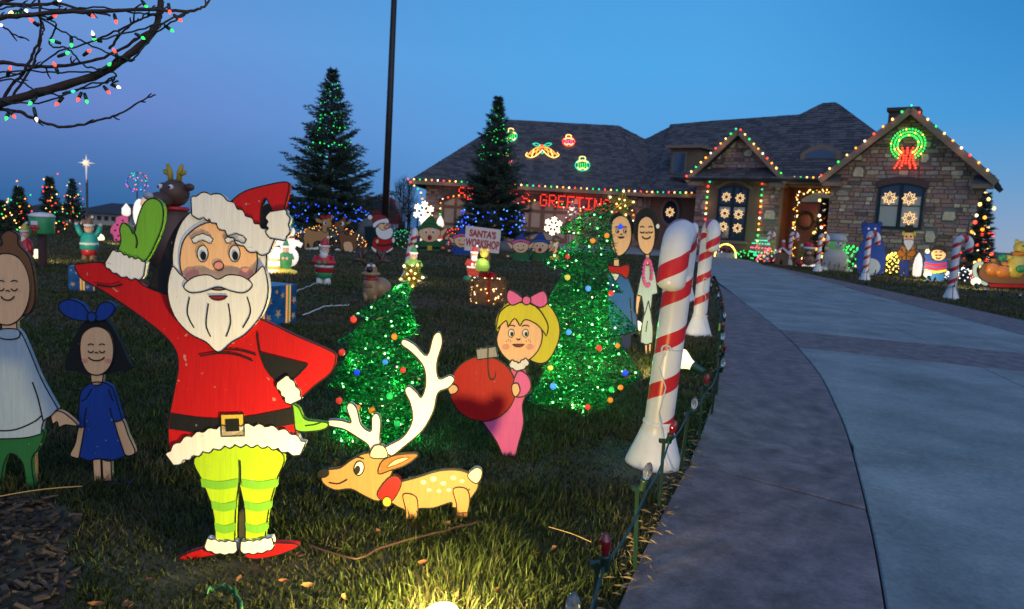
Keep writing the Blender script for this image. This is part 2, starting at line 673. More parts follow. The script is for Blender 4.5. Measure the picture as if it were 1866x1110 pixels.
parts = [zone(1.15, 2.6, 14000, .052, .0046, 1), zone(2.6, 4.2, 9000, .05, .0055, 2), zone(4.2, 7.5, 3600, .05, .009, 3), zone(7.5, 14, 1100, .05, .016, 4), zone(14, 27, 300, .05, .03, 5)]
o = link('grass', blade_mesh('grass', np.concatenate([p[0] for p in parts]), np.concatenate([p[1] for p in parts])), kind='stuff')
o['label'] = 'short dry winter lawn grass beside the driveway'

r_ = np.random.default_rng(77)                     # dry straw and grass creeping over the driveway edge
ed = [g2(q) for q in L_EDGE]
m = M()
for i in range(420):
    k = r_.integers(0, len(ed) - 3)
    f = r_.random()
    x, y = ed[k][0] * (1 - f) + ed[k + 1][0] * f + r_.normal(-.005, .03), ed[k][1] * (1 - f) + ed[k + 1][1] * f
    a, l, wd = r_.uniform(0, 6.28), r_.uniform(.015, .05), r_.uniform(.0006, .0014)
    d, q = Vector((math.cos(a), math.sin(a), 0)), Vector((-math.sin(a), math.cos(a), 0)) * wd
    p = Vector((x, y, .033 + r_.random() * .006))
    m.add([p - q, p + q, p + d * l * .5 + Vector((0, 0, .006)), p + d * l], [(0, 1, 2), (0, 2, 3)])
o = m.obj('dry_straw', mat('dry_straw', (.2, .15, .08), .8), kind='stuff')
o['label'] = 'bits of dry straw along the left driveway edge'

# wood-chip mulch in the planting bed of the bare tree, lower left
m = M()
for i in range(5200):
    Y = U(1.2, 2.7)
    X = U(-2.3, -.7)
    if not inside(np.array([X]), np.array([Y]), MULCH)[0]:
        continue
    R = Matrix.Rotation(U(0, 6.3), 3, 'Z') @ Matrix.Rotation(U(-.5, .5), 3, 'X') @ Matrix.Rotation(U(-.5, .5), 3, 'Y')
    m.box((X, Y, U(.002, .02)), (U(.012, .05), U(.005, .015), U(.003, .008)), rot=R, mi=random.randrange(3))
o = m.obj('mulch', [mat('mulch_brown', (.045, .03, .019), .9), mat('mulch_dark', (.022, .016, .012), .9), mat('mulch_pale', (.085, .06, .04), .9)], kind='stuff')
o['label'] = 'brown wood chip mulch in the bed at the lower left'

# ------------------------------------------------------------------ house
TH = .62
HD, HN = Vector((math.cos(TH), -math.sin(TH), 0)), Vector((-math.sin(TH), -math.cos(TH), 0))
HO = Vector((7.125, 31.222, 0))
W1, A1, S2, Q2, W2, A2, EV = 4.017, 5.142, 5.581, .943, 5.321, 5.562, 3.231


def HP(s, q, z):
    return HO + HD * s + HN * q + Vector((0, 0, z))


def RQ(x, y, q):                                   # photo pixel -> (s, z) on the facade plane q
    d = ray(x, y)
    t = (q - (CAM - HO).dot(HN)) / d.dot(HN)
    p = CAM + d * t
    return ((p - HO).dot(HD), p.z)


HOUSE = thing('stone_house', 'low stone house with dark shingle hip roofs, two lit gables and a garage wing', 'house', (6, 33, 0))
HL = HOUSE.location
M_WALL = mat('mortar_grey', (.2, .175, .165), .95, bump=.3, scale=30)
M_STUCCO = mat('brown_stucco', (.2, .13, .075), .9, var=.12, scale=14, bump=.25)
M_TRIM = mat('tan_trim_paint', (.23, .165, .115), .6, var=.1)
M_SOFFIT = mat('dark_brown_soffit', (.07, .045, .032), .7)
M_LINTEL = mat('dark_brick_lintel', (.1, .055, .05), .85, var=.3, scale=20, bump=.3)
M_ROOFBASE = mat('roof_underlay', (.03, .03, .036), .9)
STONE = [mat('stone_' + k, c, .85, var=.28, scale=9, bump=.5) for k, c in (('rose', (0.393, 0.202, 0.157)), ('mauve', (0.342, 0.202, 0.179)), ('brown', (0.328, 0.189, 0.123)),
         ('grey', (0.379, 0.286, 0.235)), ('buff', (0.524, 0.377, 0.235)), ('cream', (0.670, 0.533, 0.358)), ('dark', (0.160, 0.111, 0.089)))]
SW = [6, 6, 4, 4, 2.5, 1, 2]
SHING = [mat('shingle_' + str(i), c, .85, var=.2, scale=12, bump=.3) for i, c in enumerate(((.085, .083, .09), (.06, .059, .066), (.11, .105, .11)))]
stones, shingles = [], []                          # (size, verts, faces, material)


def clip_half(p, a, b):                            # keep the part of polygon p left of a->b
    o = []
    n = len(p)
    sd = lambda q: (b[0] - a[0]) * (q[1] - a[1]) - (b[1] - a[1]) * (q[0] - a[0])
    for i in range(n):
        c, d = p[i], p[(i + 1) % n]
        sc_, sd_ = sd(c), sd(d)
        if sc_ >= 0:
            o.append(c)
        if (sc_ >= 0) != (sd_ >= 0):
            t = sc_ / (sc_ - sd_)
            o.append((c[0] + (d[0] - c[0]) * t, c[1] + (d[1] - c[1]) * t))
    return o


def clip_poly(p, region):
    for i in range(len(region)):
        p = clip_half(p, region[i], region[(i + 1) % len(region)])
        if len(p) < 3:
            return []
    return p


def area(p):
    return abs(sum(p[i][0] * p[(i + 1) % len(p)][1] - p[(i + 1) % len(p)][0] * p[i][1] for i in range(len(p)))) / 2


def stone_face(P, region, holes, dist, big=9):
    """P(s, z, out) -> world; region: convex polygon counter-clockwise in (s, z); holes: rectangles"""
    x0, x1 = min(p[0] for p in region), max(p[0] for p in region)
    z0, z1 = min(p[1] for p in region), max(p[1] for p in region)

    def put(q, mi=None, pr=None):
        c = clip_poly(q, region)
        if not c or area(c) < .004:
            return
        cx, cz = sum(a[0] for a in c) / len(c), sum(a[1] for a in c) / len(c)
        pr = pr or U(.025, .06)
        n = len(c)
        fr = [P(cx + (a[0] - cx) * .93, cz + (a[1] - cz) * .93, pr) for a in c]
        bk = [P(a[0], a[1], -.01) for a in c]
        stones.append((area(c) / dist**2, fr + bk, [tuple(range(n))] + [(i, i + n, (i + 1) % n + n, (i + 1) % n) for i in range(n)],
                       mi if mi is not None else random.choices(range(7), SW)[0]))
    bl = []
    for _ in range(big * 12):
        if len(bl) >= big:
            break
        a, b = U(.25, .55), U(.22, .5)
        x, z = U(x0, x1 - a), U(z0, z1 - b)
        if any(x < h[1] + .02 and x + a > h[0] - .02 and z < h[3] + .02 and z + b > h[2] - .02 for h in bl + holes):
            continue
        bl.append((x, x + a, z, z + b))
        j = lambda: U(-.06, .06)
        put([(x + .05 + j(), z + .03), (x + a - .05 + j(), z + .02), (x + a - .02, z + b * .5 + j()), (x + a * .75 + j(), z + b - .02), (x + a * .25 + j(), z + b - .02), (x + .02, z + b * .5 + j())], random.choice((4, 5, 5, 3)), .065)
    z = z0
    hs = bl + holes
    while z < z1:
        h = U(.085, .17)
        x = x0 - U(0, .2)
        while x < x1:
            l = U(.16, .5)
            segs = [(x, min(x + l, x1))]
            for (a, b, c, d) in hs:
                if c < z + h - .02 and d > z + .02:
                    ns = []
                    for (p, q) in segs:
                        if b <= p or a >= q:
                            ns.append((p, q))
                        else:
                            if a - p > .05:
                                ns.append((p, a))
                            if q - b > .05:
                                ns.append((b, q))
                    segs = ns
            for (p, q) in segs:
                if q - p > .05:
                    j = lambda: U(0, .018)
                    put([(p + j(), z + j()), (q - j(), z + j()), (q - j(), z + h - j()), (p + j(), z + h - j())])
            x += l
        z += h


def cover(poly, eave_dir, parent=HOUSE, ex=.19, wd=.3, dist=None):
    """roof plane polygon (world, planar): underlay slab and shingles"""
    poly = [Vector(p) for p in poly]
    nn = Vector((0, 0, 0))
    for i in range(1, len(poly) - 1):
        nn += (poly[i] - poly[0]).cross(poly[i + 1] - poly[0])
    nn.normalize()
    if nn.z < 0:
        nn = -nn
    u = (eave_dir - nn * eave_dir.dot(nn)).normalized()
    v = nn.cross(u)
    if v.z < 0:
        u, v = -u, -v
    o = poly[0]
    q = [((p - o).dot(u), (p - o).dot(v)) for p in poly]
    if sum(q[i][0] * q[(i + 1) % len(q)][1] - q[(i + 1) % len(q)][0] * q[i][1] for i in range(len(q))) < 0:
        q.reverse()
    P = lambda a, b, h: o + u * a + v * b + nn * h
    m = M()
    m.prism([P(a, b, 0) for a, b in q], [P(a, b, -.14) for a, b in q])
    m.obj('roof', M_ROOFBASE, parent, off=parent.location)
    a0, a1 = min(p[0] for p in q), max(p[0] for p in q)
    b = min(p[1] for p in q)
    b1 = max(p[1] for p in q)
    D = dist or sum(p.y for p in poly) / len(poly)
    while b < b1:
        a = a0 - U(0, wd)
        while a < a1:
            l = wd * U(.75, 1.2)
            c = clip_poly([(a + .006, b + U(-.012, .012)), (a + l - .006, b + U(-.012, .012)), (a + l - .006, b + ex + .03), (a + .006, b + ex + .03)], q)
            a += l
            if not c or area(c) < .006:
                continue
            n = len(c)
            t = U(.022, .036)
            top = [P(x, y, t - (y - b) / ex * .018) for x, y in c]
            bot = [P(x, y, -.002) for x, y in c]
            shingles.append((area(c) / D**2, top + bot, [tuple(range(n))] + [(i, i + n, (i + 1) % n + n, (i + 1) % n) for i in range(n)], random.randrange(3)))
        b += ex


def flush(lst, name, mats):
    lst.sort(key=lambda a: -a[0])
    for (_, v, f, mi) in lst[:290]:
        m = M()
        m.add(v, f)
        m.obj(name, mats[mi], HOUSE, off=HL)
    m = M()
    for (_, v, f, mi) in lst[290:]:
        m.add(v, f, mi)
    m.obj(name, mats, HOUSE, off=HL, kind='stuff')


def bar(a, b, wd, th, mt, name, parent=HOUSE, up=Vector((0, 0, 1)), out=None):
    """a board from a to b, wd high, th thick"""
    a, b = Vector(a), Vector(b)
    t = (b - a).normalized()
    s_ = t.cross(up).normalized()
    uu = s_.cross(t).normalized()
    m = M()
    c = lambda p, i, j: p + uu * (wd * i) + s_ * (th * j)
    m.prism([c(a, -.5, -.5), c(a, .5, -.5), c(a, .5, .5), c(a, -.5, .5)], [c(b, -.5, -.5), c(b, .5, -.5), c(b, .5, .5), c(b, -.5, .5)])
    return m.obj(name, mt, parent, off=parent.location)


def gable(s0, wd, q, apex, win, lint):
    ins = .24
    k = (apex - EV) / (wd / 2)
    P = lambda s, z, o_: HP(s, q - .42 + o_, z)
    a, b, c = s0 + ins, s0 + wd - ins, s0 + wd / 2
    reg = [(a, 0), (b, 0), (b, EV + ins * k - .16), (c, apex - .16), (a, EV + ins * k - .16)]
    m = M()
    m.prism([P(x, z, 0) for x, z in reg], [P(x, z, -.3) for x, z in reg])
    m.obj('wall', M_WALL, HOUSE, off=HL)
    stone_face(P, reg, [lint], 29)
    # roof planes run back into the main roof, rake boards in front
    for sg in (-1, 1):
        e = c + sg * wd / 2
        cover([HP(e, q + .1, EV), HP(c, q + .1, apex), HP(c, q - 6, apex), HP(e, q - 6, EV)], HN)
        bar(HP(e + sg * .06, q + .1, EV - .17), HP(c, q + .1, apex - .06), .22, .07, M_TRIM, 'rake_board')
        bar(HP(e, q - .16, EV - .17), HP(c, q - .16, apex - .13), .05, .42, M_SOFFIT, 'soffit', up=Vector((0, 0, 1)))
        # short eave return at the foot of the rake
        l = .62
        m = M()
        r0, r1 = (e - sg * .02, e - sg * l)
        m.prism([HP(r0, q + .06, EV - .34), HP(r1, q + .06, EV - .34), HP(r1, q + .06, EV - .16), HP(r0, q + .06, EV - .16)],
                [HP(r0, q - .4, EV - .34), HP(r1, q - .4, EV - .34), HP(r1, q - .4, EV - .16), HP(r0, q - .4, EV - .16)])
        m.obj('eave_return', M_TRIM, HOUSE, off=HL)
        m = M()
        m.prism([HP(r0, q + .09, EV - .155), HP(r1, q + .09, EV - .155), HP(r1 + sg * .05, q - .36, EV + .12), HP(r0, q - .36, EV + .12)],
                [HP(r0, q + .09, EV - .175), HP(r1, q + .09, EV - .175), HP(r1 + sg * .05, q - .36, EV + .1), HP(r0, q - .36, EV + .1)])
        m.obj('return_cap', SHING[0], HOUSE, off=HL)
    return P


M_FRAME = mat('black_window_frame', (.012, .016, .02), .35, var=0)
M_GLASS = mat('dusk_window_glass', (.03, .045, .06), .04, var=0, spec=.9)
M_CURTAIN = mat('pale_curtain', (.45, .42, .38), .8, var=.12, scale=30, stretch=(8, 8, .3))


def arched(a, b, z0, zs, zt, n=10):                # rectangle with a segmental arch on top
    o = [(a, z0), (b, z0)]
    for i in range(n + 1):
        t = i / n
        o.append((b + (a - b) * t, zs + (zt - zs) * math.sin(math.pi * t)))
    return o


def window(P, a, b, z0, zs, zt, mull=True, transom=None, curtain=None, name='window'):
    fr = arched(a, b, z0, zs, zt)
    k = .07
    ins = arched(a + k, b - k, z0 + k, zs - k * .3, zt - k)
    n = len(fr)
    m = M()
    m.add([P(x, z, .07) for x, z in fr] + [P(x, z, .07) for x, z in ins] + [P(x, z, -.02) for x, z in fr] + [P(x, z, -.02) for x, z in ins],
          [(i, (i + 1) % n, n + (i + 1) % n, n + i) for i in range(n)] + [(i, 2 * n + i, 2 * n + (i + 1) % n, (i + 1) % n) for i in range(n)] +
          [(n + i, n + (i + 1) % n, 3 * n + (i + 1) % n, 3 * n + i) for i in range(n)])
    w_ = m.obj(name, M_FRAME, HOUSE, off=HL)
    c = (a + b) / 2
    m = M()
    m.prism([P(x, z, .03) for x, z in ins], [P(x, z, .015) for x, z in ins])
    m.obj('pane', M_GLASS, w_, off=HL)
    if mull:
        m = M()
        m.prism([P(c - .055, z0 + k, .06), P(c + .055, z0 + k, .06), P(c + .055, zt - k, .06), P(c - .055, zt - k, .06)],
                [P(c - .055, z0 + k, .034), P(c + .055, z0 + k, .034), P(c + .055, zt - k, .034), P(c - .055, zt - k, .034)])
        m.obj('mullion', M_FRAME, w_, off=HL)
    if transom:
        m = M()
        h, tw = transom
        m.prism([P(a + k, h - tw, .052), P(b - k, h - tw, .052), P(b - k, h + tw, .052), P(a + k, h + tw, .052)],
                [P(a + k, h - tw, .033), P(b - k, h - tw, .033), P(b - k, h + tw, .033), P(a + k, h + tw, .033)])
        m.obj('transom', M_FRAME, w_, off=HL)
    if curtain:
        for (x0, x1, y0, y1) in curtain:
            m = M()
            m.prism([P(x0, y0, .0335), P(x1, y0, .0335), P(x1, y1, .0335), P(x0, y1, .0335)], [P(x0, y0, .0315), P(x1, y0, .0315), P(x1, y1, .0315), P(x0, y1, .0315)])
            m.obj('curtain', M_CURTAIN, w_, off=HL)
    return w_


# left gable: window in a brown stucco surround
qa = -.42
a, _ = RQ(1304, 440, qa)
b, _ = RQ(1358, 440, qa)
_, z0 = RQ(1330, 438, qa)
_, zs = RQ(1307, 345, qa)
_, zt = RQ(1336, 338, qa)
sa, _ = RQ(1287, 440, qa)
sb, _ = RQ(1378, 440, qa)
_, st = RQ(1336, 322, qa)
P1 = gable(0, W1, 0, A1, None, (sa, sb, 0, st - .1))
m = M()
sur = arched(sa, sb, 0, st - .3, st)
m.prism([P1(x, z, .075) for x, z in sur], [P1(x, z, -.005) for x, z in sur])
m.obj('window_surround', M_STUCCO, HOUSE, off=HL)
m = M()
hood = [(a - .12, zs + .02)] + [(a - .12 + (b - a + .24) * i / 10, zs + .05 + (zt - zs + .12) * math.sin(math.pi * i / 10)) for i in range(11)]
m.tube([P1(x, z, .1) for x, z in hood], .07, 6)
m.obj('hood_moulding', M_TRIM, HOUSE, off=HL)
PP1 = lambda s, z, o_: P1(s, z, o_ + .08)
_, tr = RQ(1330, 375, qa)
window(PP1, a, b, z0, zs, zt, transom=(tr, .05), curtain=[(a + .09, (a + b) / 2 - .07, tr - .26, tr - .05), ((a + b) / 2 + .07, b - .09, tr - .26, tr - .05)])
m = M()
m.prism([P1(a - .15, z0 - .12, .2), P1(b + .15, z0 - .12, .2), P1(b + .15, z0 - .005, .2), P1(a - .15, z0 - .005, .2)], [P1(a - .15, z0 - .12, .078), P1(b + .15, z0 - .12, .078), P1(b + .15, z0 - .005, .078), P1(a - .15, z0 - .005, .078)])
m.obj('window_sill', M_TRIM, HOUSE, off=HL)
# right gable
qb = Q2 - .42
a2, _ = RQ(1595, 417, qb)
b2, _ = RQ(1678, 417, qb)
_, y0 = RQ(1636, 417, qb)
_, ys = RQ(1602, 342, qb)
_, yt = RQ(1641, 333, qb)
P2 = gable(S2, W2, Q2, A2, None, (a2 - .05, b2 + .05, y0 - .05, yt + .1))
_, t2 = RQ(1640, 375, qb)
_, t3 = RQ(1640, 358, qb)
PP2 = lambda s, z, o_: P2(s, z, o_ + .02)
c2 = (a2 + b2) / 2
window(PP2, a2, b2, y0, ys, yt, transom=(t2, .014), curtain=[(a2 + .09, c2 - .07, y0 + .08, t3), (c2 + .07, b2 - .09, y0 + .08, t3)])
m = M()
arc = lambda e, r: [(a2 - .1 + (b2 - a2 + .2) * i / 10, ys - .02 + e + (yt - ys) * math.sin(math.pi * i / 10)) for i in range(11)]
ar = arc(0, 0) + arc(.24, 0)[::-1]
m.prism([P2(x, z, .1) for x, z in ar], [P2(x, z, -.005) for x, z in ar])
m.obj('lintel', M_LINTEL, HOUSE, off=HL)
# entry between the gables: recessed timber porch, door, arched fanlight
PE = lambda s, z, o_: HP(s, -1.7 + o_, z)
m = M()
m.prism([PE(3.6, 0, 0), PE(6.4, 0, 0), PE(6.4, 3.3, 0), PE(3.6, 3.3, 0)], [PE(3.6, 0, -.2), PE(6.4, 0, -.2), PE(6.4, 3.3, -.2), PE(3.6, 3.3, -.2)])
m.obj('porch_wall', mat('dark_red_timber', (.1, .03, .018), .6, var=.3, scale=3, stretch=(9, 9, 1)), HOUSE, off=HL)
for s_ in (W1 - .26, S2 + .25):
    m = M()
    m.prism([HP(s_ - .02, -.7, 0), HP(s_ + .02, -.7, 0), HP(s_ + .02, -.7, 3.2), HP(s_ - .02, -.7, 3.2)], [HP(s_ - .02, -1.7, 0), HP(s_ + .02, -1.7, 0), HP(s_ + .02, -1.7, 3.2), HP(s_ - .02, -1.7, 3.2)])
    m.obj('porch_side', MATS['dark_red_timber'], HOUSE, off=HL)
d0, _ = RQ(1440, 460, -1.65)
d1, _ = RQ(1513, 460, -1.65)
_, dt = RQ(1475, 368, -1.65)
_, df = RQ(1485, 350, -1.65)
m = M()
fan = arched(d0 + .25, d1 + .1, dt, dt + .1, df)
m.prism([PE(x, z, .05) for x, z in fan], [PE(x, z, .01) for x, z in fan])
m.obj('fanlight', mat('sky_toned_glass', (.25, .33, .4), .08, var=0, spec=.9), HOUSE, off=HL)  # pale blue base colour stands in for the sky reflected in the fanlight
dr = M()
dr.prism([PE(d0 + .3, 0, .06), PE(d1, 0, .06), PE(d1, dt - .06, .06), PE(d0 + .3, dt - .06, .06)], [PE(d0 + .3, 0, .01), PE(d1, 0, .01), PE(d1, dt - .06, .01), PE(d0 + .3, dt - .06, .01)])
DOOR = dr.obj('door', mat('mahogany_door', (.14, .035, .02), .4, var=.3, scale=4, stretch=(12, 12, 1)), HOUSE, off=HL)
for i in range(2):
    for j in range(2):
        m = M()
        x0 = d0 + .4 + i * (d1 - d0 - .3) / 2
        x1 = x0 + (d1 - d0 - .3) / 2 - .2
        zz0 = .2 + j * .95
        m.prism([PE(x0, zz0, .085), PE(x1, zz0, .085), PE(x1, zz0 + .8, .085), PE(x0, zz0 + .8, .085)], [PE(x0, zz0, .062), PE(x1, zz0, .062), PE(x1, zz0 + .8, .062), PE(x0, zz0 + .8, .062)])
        m.obj('door_panel', MATS['mahogany_door'], DOOR, off=HL)
bar(HP(W1 - .3, -.05, EV - .12), HP(S2 + .35, -.05, EV - .12), .2, .1, M_TRIM, 'fascia')
m = M()
m.prism([HP(W1 - .25, -.1, EV - .22), HP(S2 + .3, -.1, EV - .22), HP(S2 + .3, -1.8, EV - .22), HP(W1 - .25, -1.8, EV - .22)],
        [HP(W1 - .25, -.1, EV - .26), HP(S2 + .3, -.1, EV - .26), HP(S2 + .3, -1.8, EV - .26), HP(W1 - .25, -1.8, EV - .26)])
m.obj('porch_ceiling', M_SOFFIT, HOUSE, off=HL)


# roofs behind: hip block with the high ridge, main ridge, garage wing
def RQ3(x, y, q):
    s_, z = RQ(x, y, q)
    return HP(s_, q, z)


pl, pr = RQ(1499, 189, -4.5), RQ(1524, 187, -4.5)
ph = (pl[1] + pr[1]) / 2
run = 4.7
PKL, PKR = HP(pl[0], -4.5, ph), HP(pr[0], -4.5, ph)
EL, ER = HP(pl[0] - run, .2, EV - .05), HP(pr[0] + run, .2, EV - .05)
EBR, EBL = HP(pr[0] + run, -9.2, EV - .05), HP(pl[0] - run, -9.2, EV - .05)
cover([EL, ER, PKR, PKL], HD)
cover([ER, EBR, PKR], HN)
cover([EL, PKL, EBL], HN, wd=1.2, ex=.6)
cover([EBL, EBR, PKR, PKL], HD, wd=1.2, ex=.6)
QM = -2.95
rl, rr = RQ(1222, 231, -7.84), RQ(1475, 208, -7.84)
rz_ = (rl[1] + rr[1]) / 2
RL, RR = HP(rl[0], -7.84, rl[1]), HP(rr[0] + 1.2, -7.84, rl[1] + (rr[1] - rl[1]) * (1 + 1.2 / (rr[0] - rl[0])))
e0 = W(1190, 351, 35.0)
sE = (e0 - HO).dot(HD)
EE = HP(sE, (e0 - HO).dot(HN), e0.z)
VV = W(1175, 254, 40.5)
cover([EE, HP(3, (EE - HO).dot(HN), e0.z), RR, RL], HD)
# garage wing
gl, gr = W(748, 328, 35.4), W(1166, 350, 35.3)
kl, kr = W(924, 217, 41), W(1128, 231, 41)
ez = (gl.z + gr.z) / 2
gl.z = gr.z = ez
kz = (kl.z + kr.z) / 2
kl.z = kr.z = kz
cover([gl, gr, kr, kl], Vector((1, 0, 0)))
cover([gl, kl, Vector((gl.x, 46.5, ez))], Vector((0, 1, 0)))
cover([gr, EE, kr], Vector((1, -.3, 0)))
cover([EE, VV, kr], Vector((1, -.3, 0)))
cover([EE, RL, VV], HD)
cover([Vector((gl.x, 46.5, ez)), Vector((gr.x, 46.5, ez)), kr, kl], Vector((1, 0, 0)), wd=1.2, ex=.6)
XL, XR = W(774, 400, 36).x, W(1184, 400, 36).x
PG = lambda s, z, o_: Vector((s, 36 - o_, z))
m = M()
m.prism([PG(XL, 0, 0), PG(XR, 0, 0), PG(XR, ez - .1, 0), PG(XL, ez - .1, 0)], [PG(XL, 0, -.3), PG(XR, 0, -.3), PG(XR, ez - .1, -.3), PG(XL, ez - .1, -.3)])
m.obj('wall', M_WALL, HOUSE, off=HL)
m = M()
m.prism([Vector((XL, 36.05, 0)), Vector((XL, 45.5, 0)), Vector((XL, 45.5, ez - .1)), Vector((XL, 36.05, ez - .1))], [Vector((XL + .3, 36.35, 0)), Vector((XL + .3, 45.5, 0)), Vector((XL + .3, 45.5, ez - .1)), Vector((XL + .3, 36.35, ez - .1))])
m.obj('wall', M_WALL, HOUSE, off=HL)
bar(gl + Vector((0, -.03, -.1)), gr + Vector((.3, -.03, -.1)), .18, .1, M_TRIM, 'fascia')
bar(gl + Vector((-.03, 0, -.1)), Vector((gl.x - .03, 46, ez - .1)), .18, .1, M_TRIM, 'fascia')
bar(gr + Vector((.3, -.03, -.1)), HP(1.0, (EE - HO).dot(HN) + .04, ez - .1), .18, .1, M_TRIM, 'fascia')
m = M()
m.prism([Vector((gl.x + .05, 35.42, ez - .17)), Vector((XR, 35.42, ez - .17)), Vector((XR, 36.02, ez - .17)), Vector((gl.x + .05, 36.02, ez - .17))],
        [Vector((gl.x + .05, 35.42, ez - .2)), Vector((XR, 35.42, ez - .2)), Vector((XR, 36.02, ez - .2)), Vector((gl.x + .05, 36.02, ez - .2))])
m.obj('soffit', M_SOFFIT, HOUSE, off=HL)
M_DBEIGE = mat('garage_beige_panel', (.4, .32, .23), .7, var=.1)
M_DBROWN = mat('garage_brown_board', (.16, .085, .05), .6, var=.15)
holes = []
for (xa, xb, ya, yc) in ((803, 900, 372, 357), (939, 1037, 379, 366), (1057, 1152, 387, 373)):
    p, q = W(xa, 400, 36).x, W(xb, 400, 36).x
    zs_, zt_ = W(xa, ya, 36).z, W((xa + xb) / 2, yc, 36).z
    holes.append((p - .02, q + .02, 0, zt_ + .18))
    o = arched(p, q, 0, zs_, zt_)
    m = M()
    m.prism([PG(x, z, .012) for x, z in o], [PG(x, z, -.02) for x, z in o])
    gd = m.obj('garage_door', M_DBEIGE, HOUSE, off=HL)
    top = arched(p - .12, q + .12, 0, zs_ + .02, zt_ + .02)[2:]
    m = M()
    ring = top + [(x, z + .24) for x, z in top[::-1]]
    m.prism([PG(x, z, .11) for x, z in ring], [PG(x, z, .0) for x, z in ring])
    m.obj('arch', M_LINTEL, HOUSE, off=HL)
    wdt = q - p
    def plank(x0, z0_, x1, z1_, wd=.16):
        m = M()
        a_, b_ = Vector((x0, z0_)), Vector((x1, z1_))
        n_ = (b_ - a_).normalized()
        n_ = Vector((-n_.y, n_.x)) * wd / 2
        r_ = [a_ - n_, b_ - n_, b_ + n_, a_ + n_]
        dd = U(.034, .046)
        m.prism([PG(v.x, v.y, dd) for v in r_], [PG(v.x, v.y, .0125) for v in r_])
        m.obj('door_board', M_DBROWN, gd, off=HL)
    zh = zs_ - .1
    for f in (.04, .27, .5, .73, .96):
        plank(p + wdt * f, 0.02, p + wdt * f, zs_ + (zt_ - zs_) * math.sin(math.pi * f) * .93, .2 if f == .5 else .13)
    for z_ in (.1, zh * .45, zh):
        plank(p + .05, z_, q - .05, z_, .14)
    plank(p + .1, .15, p + wdt * .48, zh * .43, .12)
    plank(q - .1, .15, p + wdt * .52, zh * .43, .12)
stone_face(PG, [(XL, 0), (XR, 0), (XR, ez - .18), (XL, ez - .18)], holes, 36, 8)
# recessed stucco wall with the oval window
p0 = Vector((XR, 36, 0))
p1 = p0 + HD * 4.6
nr = HN
PR = lambda s, z, o_: p0 + HD * s + HN * o_ + Vector((0, 0, z))
m = M()
m.prism([PR(0, 0, 0), PR(4.6, 0, 0), PR(4.6, ez - .1, 0), PR(0, ez - .1, 0)], [PR(0, 0, -.3), PR(4.6, 0, -.3), PR(4.6, ez - .1, -.3), PR(0, ez - .1, -.3)])
m.obj('wall', M_STUCCO, HOUSE, off=HL)


def on_plane(x, y, p, n):
    d = ray(x, y)
    return CAM + d * ((p - CAM).dot(n) / d.dot(n))


oc = on_plane(1222, 387, p0, HN)
m = M()
so, zo = (oc - p0).dot(HD), oc.z
n_ = 20
o1, o2 = ell(so, zo, .5, .68, n_), ell(so, zo, .38, .55, n_)
m.add([PR(x, z, .1) for x, z in o1] + [PR(x, z, .1) for x, z in o2] + [PR(x, z, .0) for x, z in o1] + [PR(x, z, .0) for x, z in o2],
      [(i, (i + 1) % n_, n_ + (i + 1) % n_, n_ + i) for i in range(n_)] + [(i, 2 * n_ + i, 2 * n_ + (i + 1) % n_, (i + 1) % n_) for i in range(n_)] +
      [(n_ + i, n_ + (i + 1) % n_, 3 * n_ + (i + 1) % n_, 3 * n_ + i) for i in range(n_)])
ov = m.obj('oval_window', M_TRIM, HOUSE, off=HL)
m = M()
m.prism([PR(x, z, .05) for x, z in o2], [PR(x, z, .01) for x, z in o2])
m.obj('pane', M_GLASS, ov, off=HL)
# shed dormer
def on_slope(x, y, p, q_, r_):                     # depth q at which a pixel meets a roof plane through p, q_, r_
    return (on_plane(x, y, p, (q_ - p).cross(r_ - p).normalized()) - HO).dot(HN)


qd = on_slope(1245, 318, EE, HP(3, (EE - HO).dot(HN), EE.z), RL) + .03
da, db = RQ(1220, 318, qd), RQ(1272, 318, qd)
_, dzt = RQ(1245, 270, qd)
dzb = da[1] - .25
m = M()
m.prism([HP(da[0], qd, dzb), HP(db[0], qd, dzb), HP(db[0], qd, dzt), HP(da[0], qd, dzt)], [HP(da[0], qd - 2.6, dzb), HP(db[0], qd - 2.6, dzb), HP(db[0], qd - 2.6, dzt), HP(da[0], qd - 2.6, dzt)])
DM = m.obj('dormer', M_STUCCO, HOUSE, off=HL)
m = M()
e = .16
m.prism([HP(da[0] - e, qd + .3, dzt - .02), HP(db[0] + e, qd + .3, dzt - .02), HP(db[0] + e, qd + .3, dzt + .12), HP(da[0] - e, qd + .3, dzt + .12)],
        [HP(da[0] - e, qd - 2.8, dzt + .02), HP(db[0] + e, qd - 2.8, dzt + .02), HP(db[0] + e, qd - 2.8, dzt + .16), HP(da[0] - e, qd - 2.8, dzt + .16)])
m.obj('dormer_eave', M_TRIM, DM, off=HL)
PD = lambda s, z, o_: HP(s, qd + o_, z)
wa, wb = RQ(1227, 315, qd), RQ(1247, 315, qd)
_, wt = RQ(1236, 280, qd)
m = M()
for (k0, nm, d0_, mt) in ((.09, 'frame', .04, M_TRIM), (0, 'pane', .06, mat('dormer_glass', (.06, .1, .14), .05, var=0, spec=.9))):
    m = M()
    m.prism([PD(wa[0] - k0, wa[1] - k0, d0_), PD(wb[0] + k0, wa[1] - k0, d0_), PD(wb[0] + k0, wt + k0, d0_), PD(wa[0] - k0, wt + k0, d0_)],
            [PD(wa[0] - k0, wa[1] - k0, .003), PD(wb[0] + k0, wa[1] - k0, .003), PD(wb[0] + k0, wt + k0, .003), PD(wa[0] - k0, wt + k0, .003)])
    m.obj('dormer_' + nm, mt, DM, off=HL)
